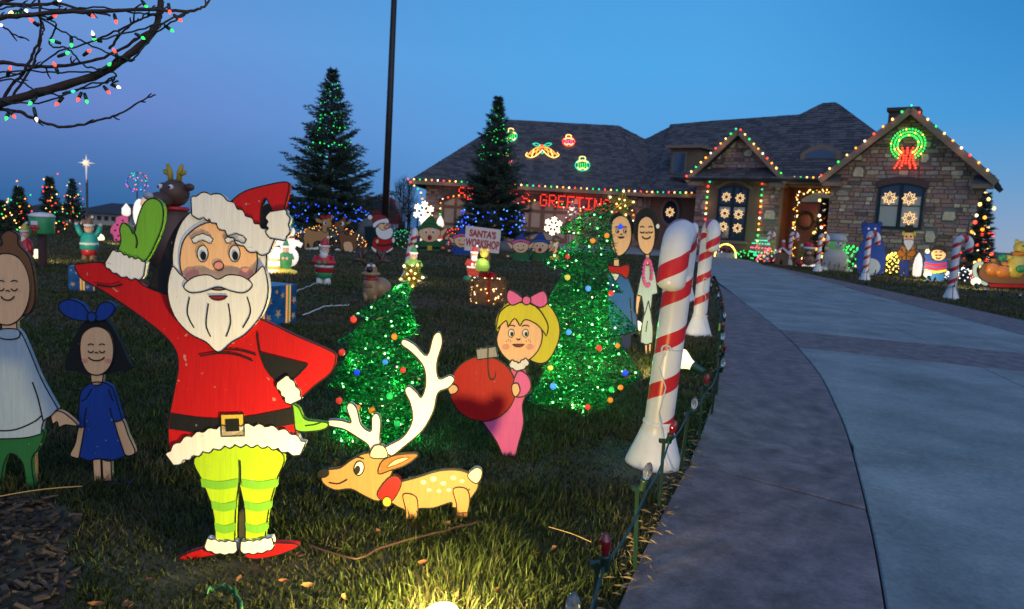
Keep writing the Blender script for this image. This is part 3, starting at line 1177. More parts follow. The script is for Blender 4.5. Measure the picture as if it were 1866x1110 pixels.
# eyebrow dormer
qy = on_slope(1497, 291, EL, ER, PKR) + .03
ea, eb = RQ(1458, 290, qy), RQ(1532, 290, qy)
_, et = RQ(1497, 263, qy)
PY = lambda s, z, o_: HP(s, qy + o_, z)
ow = arched(ea[0], eb[0], ea[1] - .35, ea[1] + .22, et, 12)
m = M()
m.prism([PY(x, z, 0) for x, z in ow], [PY(x, z, -2.5) for x, z in ow])
EB = m.obj('eyebrow_dormer', M_TRIM, HOUSE, off=HL)
iw = arched(ea[0] + .22, eb[0] - .22, ea[1] + .02, ea[1] + .2, et - .2, 12)
m = M()
m.prism([PY(x, z, .03) for x, z in iw], [PY(x, z, .004) for x, z in iw])
m.obj('dormer_pane', MATS['dormer_glass'], EB, off=HL)
# chimney
c0 = W(1632, 215, 31)
m = M()
m.box((c0.x + .6, 31.5, c0.z - 1.4), (1.05, .9, 3.4), -TH)
CH = m.obj('chimney', M_LINTEL, HOUSE, off=HL)
m = M()
m.box((c0.x + .6, 31.5, c0.z + .39), (1.2, 1.05, .16), -TH)
m.obj('chimney_cap', M_SOFFIT, CH, off=HL)
flush(stones, 'stone', STONE)
flush(shingles, 'shingle', SHING)


# ------------------------------------------------------------------ plywood cut-outs
C_ = {'red': (.44, .008, .01), 'white': (.76, .75, .72), 'green': (.16, .42, .035), 'lime': (.36, .56, .02), 'black': (.012, .012, .013), 'skin': (.86, .5, .26),
      'tan': (.44, .23, .085), 'brown': (.2, .085, .035), 'blue': (.014, .055, .3), 'grey': (.36, .45, .52), 'pink': (.72, .12, .34), 'yellow': (.62, .55, .03),
      'dkgreen': (.02, .13, .04), 'silver': (.3, .29, .28), 'pale': (.42, .56, .55), 'orange': (.7, .2, .02), 'ear': (.34, .12, .03), 'navy': (.01, .025, .1),
      'teal': (.03, .25, .22), 'cream': (.7, .6, .42), 'gold': (.6, .4, .05), 'midblue': (.02, .12, .36), 'rose': (.75, .3, .22), 'wine': (.25, .02, .03)}


def PT(k):
    return paint('painted_' + k, C_[k])


class Cut:
    """a free-standing plywood figure: outlines are traced on its own upright board plane"""

    def __init__(s, name, label, cat, base, yaw=0.0, group=None, th=.018, dist=None):
        b = W(base[0], base[1], dist) if dist else G(*base)
        s.b = Vector((b.x, b.y, 0 if not dist else b.z))
        s.t = thing(name, label, cat, s.b, 0, group)
        s.ax = Vector((math.cos(yaw), math.sin(yaw), 0))
        s.n = Vector((math.sin(yaw), -math.cos(yaw), 0))
        s.th = th
        s.px = s.b.y / F
        s.lines = []

    def P(s, x, y, o=0.0):
        d = ray(x, y)
        k = (s.b - CAM).dot(s.n) / d.dot(s.n)
        return CAM + d * k + s.n * o - s.b

    def part(s, name, pts, mk, layer=0, parent=None, smooth=True, line=2.2, n=4):
        c = catmull(pts, True, n) if smooth else pts
        m = M()
        f = .0022 * layer
        m.prism([s.P(x, y, f) for x, y in c][::-1], [s.P(x, y, -s.th + f * .4) for x, y in c][::-1])
        o = m.obj(name, PT(mk) if isinstance(mk, str) else mk, parent or s.t)
        if line:
            s.lines.append((c + [c[0]], line, f + .0012))
        return o

    def line(s, pts, wd=2.6, layer=3, smooth=True):
        s.lines.append((catmull(pts, False, 6) if smooth and len(pts) > 2 else pts, wd, .0022 * layer + .0014))

    def done(s, mk='black', stake=True):
        if s.lines:
            m = M()
            for c, wd, o in s.lines:
                L_, R_ = [], []
                for i, p in enumerate(c):
                    a, b = c[max(i - 1, 0)], c[min(i + 1, len(c) - 1)]
                    if i == len(c) - 1 and c[0] == c[-1]:
                        b = c[1]
                    if i == 0 and c[0] == c[-1]:
                        a = c[-2]
                    l = math.hypot(b[0] - a[0], b[1] - a[1]) or 1
                    nx, ny = -(b[1] - a[1]) / l * wd / 2, (b[0] - a[0]) / l * wd / 2
                    L_.append(s.P(p[0] + nx, p[1] + ny, o))
                    R_.append(s.P(p[0] - nx, p[1] - ny, o))
                k = len(c)
                m.add(L_ + R_, [(i, i + 1, k + i + 1, k + i) for i in range(k - 1)])
            m.obj('painted_outline', PT(mk), s.t)
        m = M()
        k = .13 if s.b.y < 8 else .2
        m.box(s.n * -(s.th + .014) + Vector((0, 0, k / 2 - .05)), (.03, .02, k + .1), math.atan2(s.ax.y, s.ax.x))
        m.obj('support_stake', mat('raw_pine_stake', (.25, .17, .09), .8, var=.2), s.t)
        return s.t


def face_dots(c, x, y, r, layer):                   # round open eyes, button nose, open smile, freckles
    for sg in (-1, 1):
        c.part('eye', ell(x + sg * r * .36, y - r * .14, r * .15, r * .2, 10), 'white', layer, line=1.2)
        c.part('pupil', ell(x + sg * r * .36 + r * .03, y - r * .1, r * .08, r * .11, 8), 'black', layer + 1, line=0)
        c.line(ell(x + sg * r * .36, y - r * .44, r * .2, r * .1, 8, 0, 200, 340), 1.8, layer)
        for k in (-1, 0, 1):
            c.part('freckle', ell(x + sg * r * .5 + k * r * .1, y + r * .2 + abs(k) * r * .06, r * .025, r * .025, 6), 'brown', layer, line=0)
    c.line(ell(x, y + r * .12, r * .08, r * .07, 8, 0, 0, 180), 2.0, layer)
    c.part('mouth', ell(x, y + r * .42, r * .26, r * .13, 10, 0, 0, 180), 'wine', layer, line=1.4)


def face_sleepy(c, x, y, r, layer, sm=.8):          # closed eyes, small nose, smile
    for sg in (-1, 1):
        c.line(ell(x + sg * r * .38, y - r * .12, r * .18, r * .16, 8, 0, 10, 170), 2.2, layer)
        c.line(ell(x + sg * r * .38, y - r * .42, r * .2, r * .12, 8, 0, 200, 340), 2.0, layer)
    c.line(ell(x, y + r * .12, r * .1, r * .1, 8, 0, 200, 360), 2.0, layer)
    c.line(ell(x, y + r * .22, r * .5 * sm, r * .36, 10, 0, 20, 160), 2.4, layer)


# --- the big santa in the red coat
c = Cut('santa_cutout', 'big plywood santa with white beard waving a green mitten, nearest the camera', 'cutout', (440, 1022), .06)
c.part('back_panel', [(268, 540), (296, 470), (318, 420), (350, 390), (420, 395), (440, 560), (400, 590), (320, 572)], 'black', 0)
c.part('coat', [(136, 482, 1), (186, 478), (236, 490), (262, 520), (330, 545), (400, 568), (470, 580), (540, 612), (604, 640), (612, 655), (603, 680), (575, 702), (540, 730),
                (528, 705, 1), (533, 750), (541, 795, 1), (430, 806), (309, 822, 1), (308, 770), (318, 715), (326, 660), (311, 622), (262, 580), (192, 532), (150, 508)], 'red', 1)
c.part('sleeve_gap', [(474, 642, 1), (562, 664, 1), (538, 688), (512, 700, 1), (488, 676)], 'black', 2)
c.line([(178, 519), (205, 522), (225, 517)], 3.4, 2)
c.line([(366, 648), (400, 643), (432, 646), (462, 657)], 3, 2)
c.line([(410, 636), (438, 638), (468, 646)], 3, 2)
c.line([(471, 605), (472, 622), (476, 645)], 3, 2)
c.part('trousers', [(354, 836), (400, 815), (480, 812), (518, 832), (506, 870, 1), (490, 930), (482, 992, 1), (447, 992, 1), (446, 930), (436, 880, 1), (430, 930), (428, 992, 1), (393, 990, 1), (388, 930), (366, 870, 1)], 'lime', 0)
c.line([(438, 838), (439, 860), (438, 884)], 2.6, 1)
for i, (y, a_, b_, d_, e_) in enumerate(((872, 366, 434, 440, 505), (912, 385, 431, 445, 494), (952, 391, 429, 447, 487))):
    for x0, x1 in ((a_, b_), (d_, e_)):
        c.part('stripe', [(x0, y, 1), ((x0 + x1) / 2, y + 5), (x1, y, 1), (x1 - .5, y + 15, 1), ((x0 + x1) / 2, y + 20), (x0 + 2, y + 15, 1)], 'green', 1, line=0)
c.part('coat_hem', fur([(312, 838), (345, 815), (400, 797), (450, 792), (505, 798), (553, 818)], 44, 12), 'white', 3, smooth=False)
q = [(152, 448), (160, 418), (158, 396), (164, 384), (176, 392), (184, 404), (192, 372), (204, 346), (222, 340), (236, 354), (236, 386), (224, 420), (206, 452), (182, 462)]
c.part('mitten', [(x + 62, y + 22) for x, y in q], 'green', 2)
c.line([(248, 426), (252, 440), (250, 452)], 2.6, 2)
c.part('cuff', fur([(200, 468), (232, 486), (266, 492)], 42, 5, .2), 'white', 3, smooth=False)
c.part('hair', [(316, 478), (322, 430), (340, 395), (370, 378), (420, 374), (460, 396), (482, 432), (486, 486), (470, 520), (330, 520)], 'white', 2)
c.part('face', [(330, 476), (338, 436), (368, 410), (404, 404), (442, 416), (466, 446), (470, 486), (454, 522), (425, 546), (395, 550), (360, 534), (338, 508)], 'skin', 3)
for x in (372, 430):
    c.part('eye', ell(x, 462, 10, 15, 10), 'white', 4, line=1.6)
    c.part('pupil', ell(x + 1, 466, 5, 8, 8), 'black', 5, line=0)
for x in (352, 450):
    c.part('cheek', ell(x, 498, 13, 10, 10), 'rose', 4, line=0)
c.part('nose', ell(401, 484, 9, 8, 10), 'rose', 4, line=1.6)
c.part('beard', [(318, 486), (332, 498), (352, 514), (376, 522), (402, 528), (428, 522), (450, 512), (470, 496), (484, 486), (492, 530), (480, 572), (452, 606), (426, 622), (402, 640), (380, 622), (350, 606), (322, 574), (310, 530)], 'white', 7)
for q in ([(350, 540), (346, 570), (358, 596)], [(384, 552), (380, 590), (388, 612)], [(420, 552), (424, 586), (416, 612)], [(454, 540), (460, 568), (446, 596)]):
    c.line(q, 2.4, 7)
c.part('moustache', [(402, 508), (384, 500), (358, 504), (340, 520), (352, 532), (376, 530), (402, 522), (428, 530), (450, 532), (464, 518), (446, 503), (420, 500)], 'white', 8)
c.part('mouth', ell(402, 538, 15, 8, 10, 0, 0, 180), 'wine', 8, line=1.6)
for x in (372, 432):
    c.part('brow', fur([(x - 18, 440), (x, 432), (x + 18, 440)], 13, 4, .2), 'white', 5, smooth=False, line=1.6)
c.part('hat', [(412, 398, 1), (420, 372), (446, 350), (486, 338), (524, 332), (528, 346), (522, 372), (515, 402), (508, 420, 1), (498, 384), (486, 362), (478, 380), (478, 420), (488, 450, 1), (450, 436)], 'red', 4)
c.part('hat_fold', [(490, 372), (502, 384), (506, 412), (496, 440), (482, 440), (478, 408), (480, 382)], 'black', 3)
c.part('hat_brim', fur([(352, 378), (392, 378), (430, 406), (462, 432), (498, 448)], 54, 8, .2), 'white', 5, smooth=False)
c.part('pompom', fur([(506, 384), (510, 412), (506, 436)], 44, 3, .2), 'white', 6, smooth=False)
c.part('belt', [(313, 752, 1), (380, 761), (450, 758), (535, 742, 1), (538, 772, 1), (450, 787), (380, 790), (310, 781, 1)], 'black', 2, line=0)
c.part('buckle', [(404, 754, 1), (446, 753, 1), (447, 793, 1), (405, 794, 1)], 'gold', 3)
c.part('buckle_hole', [(413, 763, 1), (437, 762, 1), (438, 784, 1), (414, 785, 1)], 'black', 4, line=0)
c.part('glove', [(533, 736, 1), (545, 744), (556, 764), (580, 768), (598, 772), (592, 782), (562, 787), (540, 784), (532, 765)], 'green', 0)
c.line([(556, 776), (572, 774), (585, 770)], 2, 0)
c.part('cuff', fur([(514, 690), (530, 712), (540, 732)], 34, 3, .2), 'white', 4, smooth=False)
c.part('boot', [(398, 990), (380, 996), (352, 1004), (325, 1016), (310, 1028), (336, 1024), (366, 1016), (404, 1010), (422, 1008), (424, 992)], 'red', 1)
c.part('boot', [(446, 992), (470, 992), (498, 988), (545, 992), (520, 1006), (480, 1016), (450, 1014)], 'red', 2)
c.part('boot_cuff', fur([(376, 988), (404, 996), (434, 994)], 26, 4, .2), 'white', 3, smooth=False)
c.part('boot_cuff', fur([(440, 994), (470, 994), (500, 986)], 26, 4, .2), 'white', 4, smooth=False)
c.done()

# --- reindeer with the tall white antler
c = Cut('reindeer_cutout', 'spotted tan plywood reindeer with red scarf, gold bell and tall white antlers', 'cutout', (748, 948), .05)
c.part('body', [(690, 884), (720, 880), (760, 870), (800, 858), (838, 857), (866, 870), (871, 886), (860, 905), (845, 924, 1), (825, 924), (822, 915), (790, 925), (762, 927), (760, 946, 1), (736, 950, 1), (738, 930), (724, 922), (700, 905)], 'tan', 1)
c.part('leg', [(735, 900), (758, 904), (762, 930), (758, 953, 1), (738, 955, 1), (740, 930)], 'tan', 2)
c.part('hoof', [(737, 946, 1), (759, 944, 1), (760, 955, 1), (735, 957, 1)], 'brown', 3, line=1)
c.part('leg', [(826, 890), (850, 890), (856, 912), (850, 940, 1), (832, 942, 1), (832, 918)], 'tan', 2)
c.part('hoof', [(831, 934, 1), (852, 932, 1), (852, 943, 1), (829, 945, 1)], 'brown', 3, line=1)
c.part('tail', [(852, 866), (866, 852), (878, 856), (876, 872), (866, 880)], 'cream', 2)
c.line([(740, 907), (758, 910), (761, 928)], 2.4, 1)
c.line([(738, 922), (742, 938)], 2.2, 1)
c.line([(856, 890), (846, 904), (840, 918)], 2.2, 1)
c.line([(838, 897), (832, 914)], 2.2, 1)
c.part('head', [(640, 838), (664, 826), (700, 824), (718, 838), (714, 862), (704, 884), (712, 898, 1), (690, 912), (664, 902), (640, 890), (612, 892), (592, 882), (586, 868), (596, 856), (620, 852)], 'tan', 2)
c.part('ear', [(690, 862), (712, 856), (740, 846), (762, 828), (742, 826), (716, 830), (696, 840)], 'ear', 3)
c.part('inner_ear', [(706, 850), (730, 842), (746, 832), (722, 836)], 'skin', 4, line=1.2)
c.part('eye', ell(655, 852, 9, 13, 10, 12), 'white', 3)
c.part('pupil', ell(652, 855, 5, 8, 8, 12), 'black', 4, line=0)
c.line([(642, 836), (652, 832), (664, 835)], 2.4, 3)
c.part('nose', ell(590, 862, 11, 8, 10, -15), 'black', 3, line=0)
c.line([(600, 878), (618, 880), (634, 872)], 2.2, 3)
c.part('scarf', [(688, 900), (706, 872), (722, 866), (732, 878), (722, 902), (708, 914)], 'red', 4)
c.part('antler', [(694, 830), (702, 815), (735, 796), (752, 765), (748, 735), (738, 712), (746, 704), (760, 716), (768, 724), (776, 700), (772, 668), (750, 642), (732, 628), (736, 618), (756, 628), (778, 648), (790, 612),
                  (802, 606), (806, 626), (796, 662), (800, 690), (820, 684), (828, 692), (818, 706), (798, 716), (790, 748), (770, 784), (738, 812), (712, 832)], 'white', 1, line=2.6)
c.part('antler', [(676, 832), (672, 812), (650, 796), (626, 782), (600, 776), (598, 766), (622, 766), (640, 770), (632, 744), (638, 734), (650, 744), (658, 774), (676, 786), (678, 760), (688, 754), (694, 770), (692, 800), (694, 830)], 'white', 0, line=2.6)
for x, y, r_ in ((772, 878, 5), (790, 872, 6), (808, 880, 5), (826, 870, 5), (782, 892, 4), (800, 894, 4), (818, 892, 4), (842, 876, 4)):
    c.part('spot', ell(x, y, r_, r_ * .8, 8), 'cream', 2, line=0)
c.part('bell', ell(706, 912, 8, 9, 10), 'gold', 5, line=1.6)
c.part('antler_root', [(676, 832), (682, 812), (700, 812), (706, 832)], 'cream', 3)
c.done()

# --- girl hugging the red bauble
c = Cut('girl_cutout', 'plywood girl in pink dress with blonde bob hugging a huge red bauble', 'cutout', (930, 833), -.1)
c.part('dress', [(930, 660), (952, 664), (964, 690), (968, 712), (958, 722), (952, 740), (954, 772), (944, 812), (940, 832, 1), (916, 832, 1), (905, 805), (884, 775), (874, 750), (930, 720)], 'pink', 0)
c.part('hair', [(904, 600), (908, 570), (930, 548), (962, 540), (996, 552), (1016, 580), (1020, 610), (1010, 640), (994, 660), (970, 658), (930, 630)], 'yellow', 1)
c.part('face', [(910, 600), (922, 576), (950, 570), (976, 580), (988, 604), (984, 632), (966, 654), (940, 662), (918, 648), (906, 624)], 'skin', 2)
c.part('fringe', [(904, 602, 1), (912, 568), (940, 552), (976, 558), (998, 590), (996, 612, 1), (980, 592), (958, 582), (948, 594, 1), (938, 580), (926, 596, 1), (922, 584)], 'yellow', 3)
face_dots(c, 945, 612, 36, 3)
for x in (922, 966):
    c.part('cheek', ell(x, 632, 7, 5, 8), 'rose', 3, line=0)
c.part('hair_bow', [(958, 546, 1), (930, 528), (924, 544), (934, 556), (958, 548), (984, 560), (998, 550), (990, 530)], 'pink', 4)
c.part('bow_knot', ell(960, 547, 8, 8, 8), 'pink', 5)
c.part('collar', fur([(930, 660), (946, 668), (962, 656)], 16, 4, .25), 'white', 3, smooth=False)
c.part('sleeve', [(944, 676), (962, 684), (968, 704), (958, 720), (940, 722), (934, 706)], 'pink', 3)
c.part('bauble', ell(880, 708, 60, 59, 16), 'red', 2)
c.part('bauble_cap', [(868, 636, 1), (904, 631, 1), (908, 650, 1), (870, 655, 1)], 'silver', 3)
c.line([(890, 630), (890, 672), (894, 690), (902, 688), (904, 678)], 2.2, 4)
c.part('hand', [(934, 700), (944, 698), (948, 712), (940, 722), (934, 714)], 'skin', 5)
c.part('hand', [(818, 702), (830, 700), (836, 708), (830, 716), (820, 716)], 'skin', 5)
c.done()

# --- dark haired girl, blue dress
Z = lambda p: zc(2.22, 0, 420, p)
c = Cut('girl_cutout', 'plywood girl in short blue dress with long dark hair and big blue bow', 'cutout', (190, 884), .12)
c.part('hair', Z([(262, 555), (290, 460), (330, 380), (385, 352), (440, 372), (480, 440), (510, 510), (534, 560), (490, 568), (440, 580), (360, 585), (310, 570)]), 'black', 0, line=0)
c.part('leg', Z([(375, 925, 1), (408, 925, 1), (412, 1015, 1), (380, 1015, 1)]), 'skin', 0)
c.part('leg', Z([(414, 925, 1), (450, 925, 1), (454, 1012, 1), (418, 1014, 1)]), 'skin', 1)
c.part('arm', Z([(320, 790), (345, 790), (335, 850), (322, 915), (300, 918), (284, 905), (305, 860)]), 'skin', 0)
c.part('arm', Z([(462, 770), (495, 766), (520, 830), (546, 890), (535, 908), (505, 905), (480, 840)]), 'skin', 0)
c.part('dress', Z([(365, 618), (400, 612), (440, 622), (462, 650), (496, 765, 1), (464, 775, 1), (480, 830), (508, 912, 1), (470, 925), (440, 932), (400, 922), (360, 930), (322, 915, 1), (344, 795, 1), (316, 795, 1), (324, 670), (338, 640)]), 'blue', 1)
c.line(Z([(330, 690), (350, 678), (372, 640)]), 2.2, 1)
c.line(Z([(440, 640), (455, 680), (462, 688)]), 2.2, 1)
c.line(Z([(352, 716), (344, 760), (346, 796)]), 2.2, 1)
c.line(Z([(446, 716), (454, 750), (464, 776)]), 2.2, 1)
c.part('neck', Z([(368, 570, 1), (420, 570, 1), (412, 620), (374, 620)]), 'skin', 1)
c.part('face', Z([(326, 470), (336, 420), (370, 392), (410, 390), (446, 415), (462, 470), (456, 530), (430, 570), (395, 584), (358, 572), (334, 530)]), 'skin', 2)
face_sleepy(c, *Z([(394, 490)])[0], 27, 3, 1.15)
for x, y in ((345, 525), (440, 525)):
    c.part('cheek', ell(*Z([(x, y)])[0], 5, 4, 8), 'rose', 3, line=0)
c.part('hair_bow', Z([(378, 350), (340, 300), (290, 278), (248, 290), (244, 318), (280, 350), (340, 365), (378, 358), (410, 364), (445, 350), (468, 310), (440, 288), (405, 300)]), 'blue', 3)
c.part('bow_knot', Z(ell(376, 348, 18, 20, 8)), 'blue', 4)
c.part('shoes', Z([(330, 1030), (375, 1012), (420, 1018), (470, 1010), (535, 1030), (500, 1042), (430, 1036), (380, 1042)]), 'blue', 2)
c.done()

# --- woman in grey jumper
c = Cut('woman_cutout', 'plywood woman in grey-blue jumper and green trousers beside the dark-haired girl', 'cutout', (50, 894), .15)
c.part('trousers', [(-60, 790), (0, 786), (76, 782), (72, 815), (58, 838), (64, 892, 1), (48, 894, 1), (42, 845), (20, 826), (6, 850), (2, 894, 1), (-18, 894, 1), (-20, 840), (-50, 820)], 'dkgreen', 0)
c.part('hand', [(94, 752), (112, 750), (134, 766), (140, 776), (120, 774), (108, 778), (104, 768), (96, 772)], 'skin', 0)
c.part('jumper', [(2, 604), (34, 602), (50, 628), (76, 690), (106, 744, 1), (94, 757), (80, 768), (76, 790, 1), (40, 798), (-60, 800, 1), (-70, 760), (-50, 650), (-20, 612)], 'grey', 1)
c.line([(60, 696), (70, 725), (80, 768)], 2.6, 1)
c.line([(-40, 782), (20, 784), (60, 770), (78, 756)], 2.6, 1)
c.part('roll_neck', [(2, 600), (34, 600), (36, 614), (18, 618), (0, 614)], 'grey', 2)
c.part('neck', [(4, 580, 1), (30, 580, 1), (30, 604), (6, 604)], 'skin', 1)
c.part('hair', [(-48, 540), (-44, 480), (-16, 452), (4, 446), (2, 430), (16, 420), (32, 428), (34, 446), (54, 470), (64, 520), (60, 560), (40, 576), (-20, 580)], 'brown', 0)
c.part('face', [(-30, 520), (-22, 480), (6, 462), (36, 470), (54, 504), (54, 546), (38, 580), (12, 592), (-14, 576)], 'skin', 2)
face_sleepy(c, 16, 528, 32, 3)
c.done()

# --- couple behind the tall tinsel tree
Z = lambda p: zc(3.7, 1000, 340, p)
c = Cut('man_cutout', 'plywood man in blue jacket and red bow tie behind the tall tinsel tree', 'cutout', (1135, 640), -.12)
c.part('trousers', [(1108, 600, 1), (1150, 600, 1), (1148, 640, 1), (1134, 640, 1), (1130, 612), (1124, 640, 1), (1110, 640, 1)], 'navy', 0)
c.part('jacket', Z([(400, 570), (450, 590), (520, 600), (560, 680), (585, 780), (600, 980, 1), (520, 1000), (420, 980, 1), (395, 800)]), 'midblue', 1)
c.part('shirt', Z([(410, 570), (480, 580), (450, 640), (430, 620)]), 'white', 2)
c.line(Z([(548, 750), (556, 850), (568, 960)]), 2.2, 1)
c.part('neck', Z([(436, 480, 1), (476, 480, 1), (476, 550, 1), (436, 550, 1)]), 'skin', 1)
c.part('hair', Z([(410, 290), (412, 220), (450, 180), (500, 172), (550, 200), (572, 260), (568, 320), (500, 300)]), 'black', 1, line=0)
c.part('face', Z([(420, 300), (430, 230), (480, 196), (530, 215), (556, 280), (554, 370), (520, 440), (470, 468), (430, 430), (416, 370)]), 'skin', 2)
face_dots(c, *Z([(488, 310)])[0], 19, 3)
c.part('bow_tie', Z([(400, 535), (470, 540), (530, 526), (545, 560), (525, 620), (480, 590), (410, 575)]), 'red', 4)
c.done()
c = Cut('woman_cutout', 'plywood woman with round black hair and pink beads beside the large candy cane', 'cutout', (1180, 645), -.12)
c.part('leg', Z([(646, 1050, 1), (666, 1050, 1), (664, 1130, 1), (648, 1130, 1)]), 'skin', 0)
c.part('leg', Z([(672, 1050, 1), (692, 1050, 1), (690, 1130, 1), (674, 1130, 1)]), 'skin', 0)
c.part('arm', Z([(592, 730), (622, 730), (610, 800), (600, 860), (586, 840)]), 'skin', 0)
c.part('dress', Z([(640, 520), (690, 520), (720, 600), (735, 720, 1), (700, 730, 1), (690, 850), (702, 960), (700, 1050, 1), (660, 1065), (618, 1050, 1), (625, 950), (640, 850), (625, 740, 1), (594, 730, 1), (620, 600)]), 'pale', 1)
c.line(Z([(672, 770), (650, 850), (640, 870)]), 1.8, 1)
c.line(Z([(672, 770), (690, 860)]), 1.8, 1)
c.line(Z([(665, 905), (655, 980)]), 1.8, 1)
c.part('hair', Z(ell(657, 280, 88, 135, 14)), 'black', 0, line=0)
c.part('neck', Z([(650, 430, 1), (680, 430, 1), (678, 520), (655, 520)]), 'skin', 2)
c.part('face', Z([(598, 310), (608, 240), (650, 202), (694, 220), (716, 290), (712, 380), (690, 440), (658, 458), (622, 430), (602, 380)]), 'skin', 3)
face_sleepy(c, *Z([(658, 310)])[0], 20, 4)
c.part('flower', Z(ell(735, 268, 12, 16, 6)), 'white', 3, line=0)
bd = M()
for i in range(20):
    a = math.radians(-70 + 320 * i / 19 - 20)
    x, y = Z([(665 + 28 * math.cos(a + math.pi / 2 + 1.2), 580 + 88 * math.sin(a + math.pi / 2 + 1.2))])[0]
    bd.ball(c.P(x, y, .012), .0085 * c.b.y / 3.2, 7, 5)
bd.obj('bead_necklace', PT('pink'), c.t, smooth=True)
c.done()

# ------------------------------------------------------------------ candy canes
def stripe_mat():
    m = mat('candy_cane_plastic', (.78, .77, .75), .32, var=0, sss=.15)
    t = m.node_tree
    b = t.nodes['Principled BSDF']
    uv = t.nodes.new('ShaderNodeUVMap')
    s_ = t.nodes.new('ShaderNodeSeparateXYZ')
    t.links.new(uv.outputs[0], s_.inputs[0])
    mth = lambda op, a, b_: (lambda n: ([t.links.new(v, n.inputs[i]) if hasattr(v, 'links') else setattr(n.inputs[i], 'default_value', v) for i, v in enumerate((a, b_))], n.outputs[0])[1])(
        (lambda n: (setattr(n, 'operation', op), n)[1])(t.nodes.new('ShaderNodeMath')))
    f = mth('FRACT', mth('SUBTRACT', mth('ADD', s_.outputs[1], 20.0), s_.outputs[0]), 0.0)
    g = mth('LESS_THAN', f, .34)
    k = mth('MULTIPLY', g, mth('GREATER_THAN', s_.outputs[1], 0.02))
    nz = t.nodes.new('ShaderNodeTexNoise')
    nz.inputs['Scale'].default_value = 4
    nz.inputs['Detail'].default_value = 9
    co = t.nodes.new('ShaderNodeTexCoord')
    t.links.new(co.outputs['Object'], nz.inputs['Vector'])
    mr = t.nodes.new('ShaderNodeMapRange')
    mr.inputs[1].default_value, mr.inputs[2].default_value, mr.inputs[3].default_value, mr.inputs[4].default_value = .35, .7, .84, 1.04
    t.links.new(nz.outputs['Fac'], mr.inputs[0])
    mx = t.nodes.new('ShaderNodeMix')
    mx.data_type = 'RGBA'
    t.links.new(k, mx.inputs[0])
    mx.inputs[6].default_value, mx.inputs[7].default_value = (.76, .75, .73, 1), (.6, .018, .025, 1)
    mm = t.nodes.new('ShaderNodeMix')
    mm.data_type, mm.blend_type = 'RGBA', 'MULTIPLY'
    mm.inputs[0].default_value = 1
    t.links.new(mx.outputs[2], mm.inputs[6])
    t.links.new(mr.outputs[0], mm.inputs[7])
    t.links.new(mm.outputs[2], b.inputs['Base Color'])
    return m


def cane_mesh(seg=20):
    r, hr, top = .06, .088, .925
    path, ln = [], []
    pts = [Vector((0, 0, .19 + (top - .19) * i / 24)) for i in range(25)]
    pts += [Vector((0, -hr + hr * math.cos(math.pi * i / 14), top + hr * math.sin(math.pi * i / 14))) for i in range(1, 15)]
    pts += [Vector((0, -2 * hr, top - .05 * i)) for i in range(1, 3)]
    rr = [r * (1.04 - .06 * min(1, i / 24)) for i in range(len(pts))]
    for f, k in ((.02, .93), (.034, .72), (.043, .42), (.047, .05)):
        pts.append(Vector((0, -2 * hr, top - .1 - f)))
        rr.append(r * k * 1.02)
    V, UVv, Fc = [], [], []
    L_ = 0
    for i, p in enumerate(pts):
        if i:
            L_ += (p - pts[i - 1]).length
        t = (pts[min(i + 1, len(pts) - 1)] - pts[max(i - 1, 0)]).normalized()
        x = Vector((1, 0, 0))
        y = t.cross(x).normalized()
        for k in range(seg + 1):
            a = 2 * math.pi * k / seg
            q = p + (x * math.cos(a) + y * math.sin(a)) * rr[i]
            V.append(tuple(q))
            UVv.append((k / seg, .1 + L_ / .2))
        if i:
            o = i * (seg + 1)
            for k in range(seg):
                Fc.append((o - seg - 1 + k, o - seg + k, o + k + 1, o + k))
    return V, UVv, Fc


def cane(base, scale, rz, label, grp, tilt=(0, 0)):
    t = thing('candy_cane', label, 'candy cane', base, rz, grp)
    t.scale = (scale,) * 3
    t.rotation_euler.x, t.rotation_euler.y = tilt
    V, UVv, Fc = cane_mesh()
    me = bpy.data.meshes.new('shaft')
    me.from_pydata(V, [], Fc)
    uv = me.uv_layers.new(name='UVMap')
    for lp in me.loops:
        uv.data[lp.index].uv = UVv[lp.vertex_index]
    me.polygons.foreach_set('use_smooth', [True] * len(me.polygons))
    me.materials.append(stripe_mat())
    link('shaft', me, t)
    m = M()
    m.lathe([(.125, 0), (.122, .012), (.1, .075), (.078, .14), (.066, .178), (.069, .186), (.069, .194), (.062, .2), (.058, .205)], 24)
    m.obj('foot', mat('white_plastic', (.76, .75, .73), .35, var=.1, scale=7, sss=.1), t, True)
    m = M()
    m.tube([(.02 * math.cos(a) + .0, -.062, .52 + .02 * math.sin(a)) for a in [i * .6 for i in range(9)]], .004, 5)
    m.tube([(0, -.064, .52), (-.02, -.066, .44), (.02, -.064, .36), (.005, -.07, .25), (.05, -.1, .1), (.09, -.12, .02)], .0028, 5)
    m.obj('cord', mat('white_cord', (.6, .6, .58), .5, var=0), t)
    m = M()
    m.tube([(.0605 * math.cos(a), .0605 * math.sin(a), .52) for a in [i * math.pi / 10 for i in range(21)]], .0012, 4)
    m.obj('tie_wire', mat('grey_wire', (.2, .2, .2), .4, var=0, metal=.6), t)
    return t


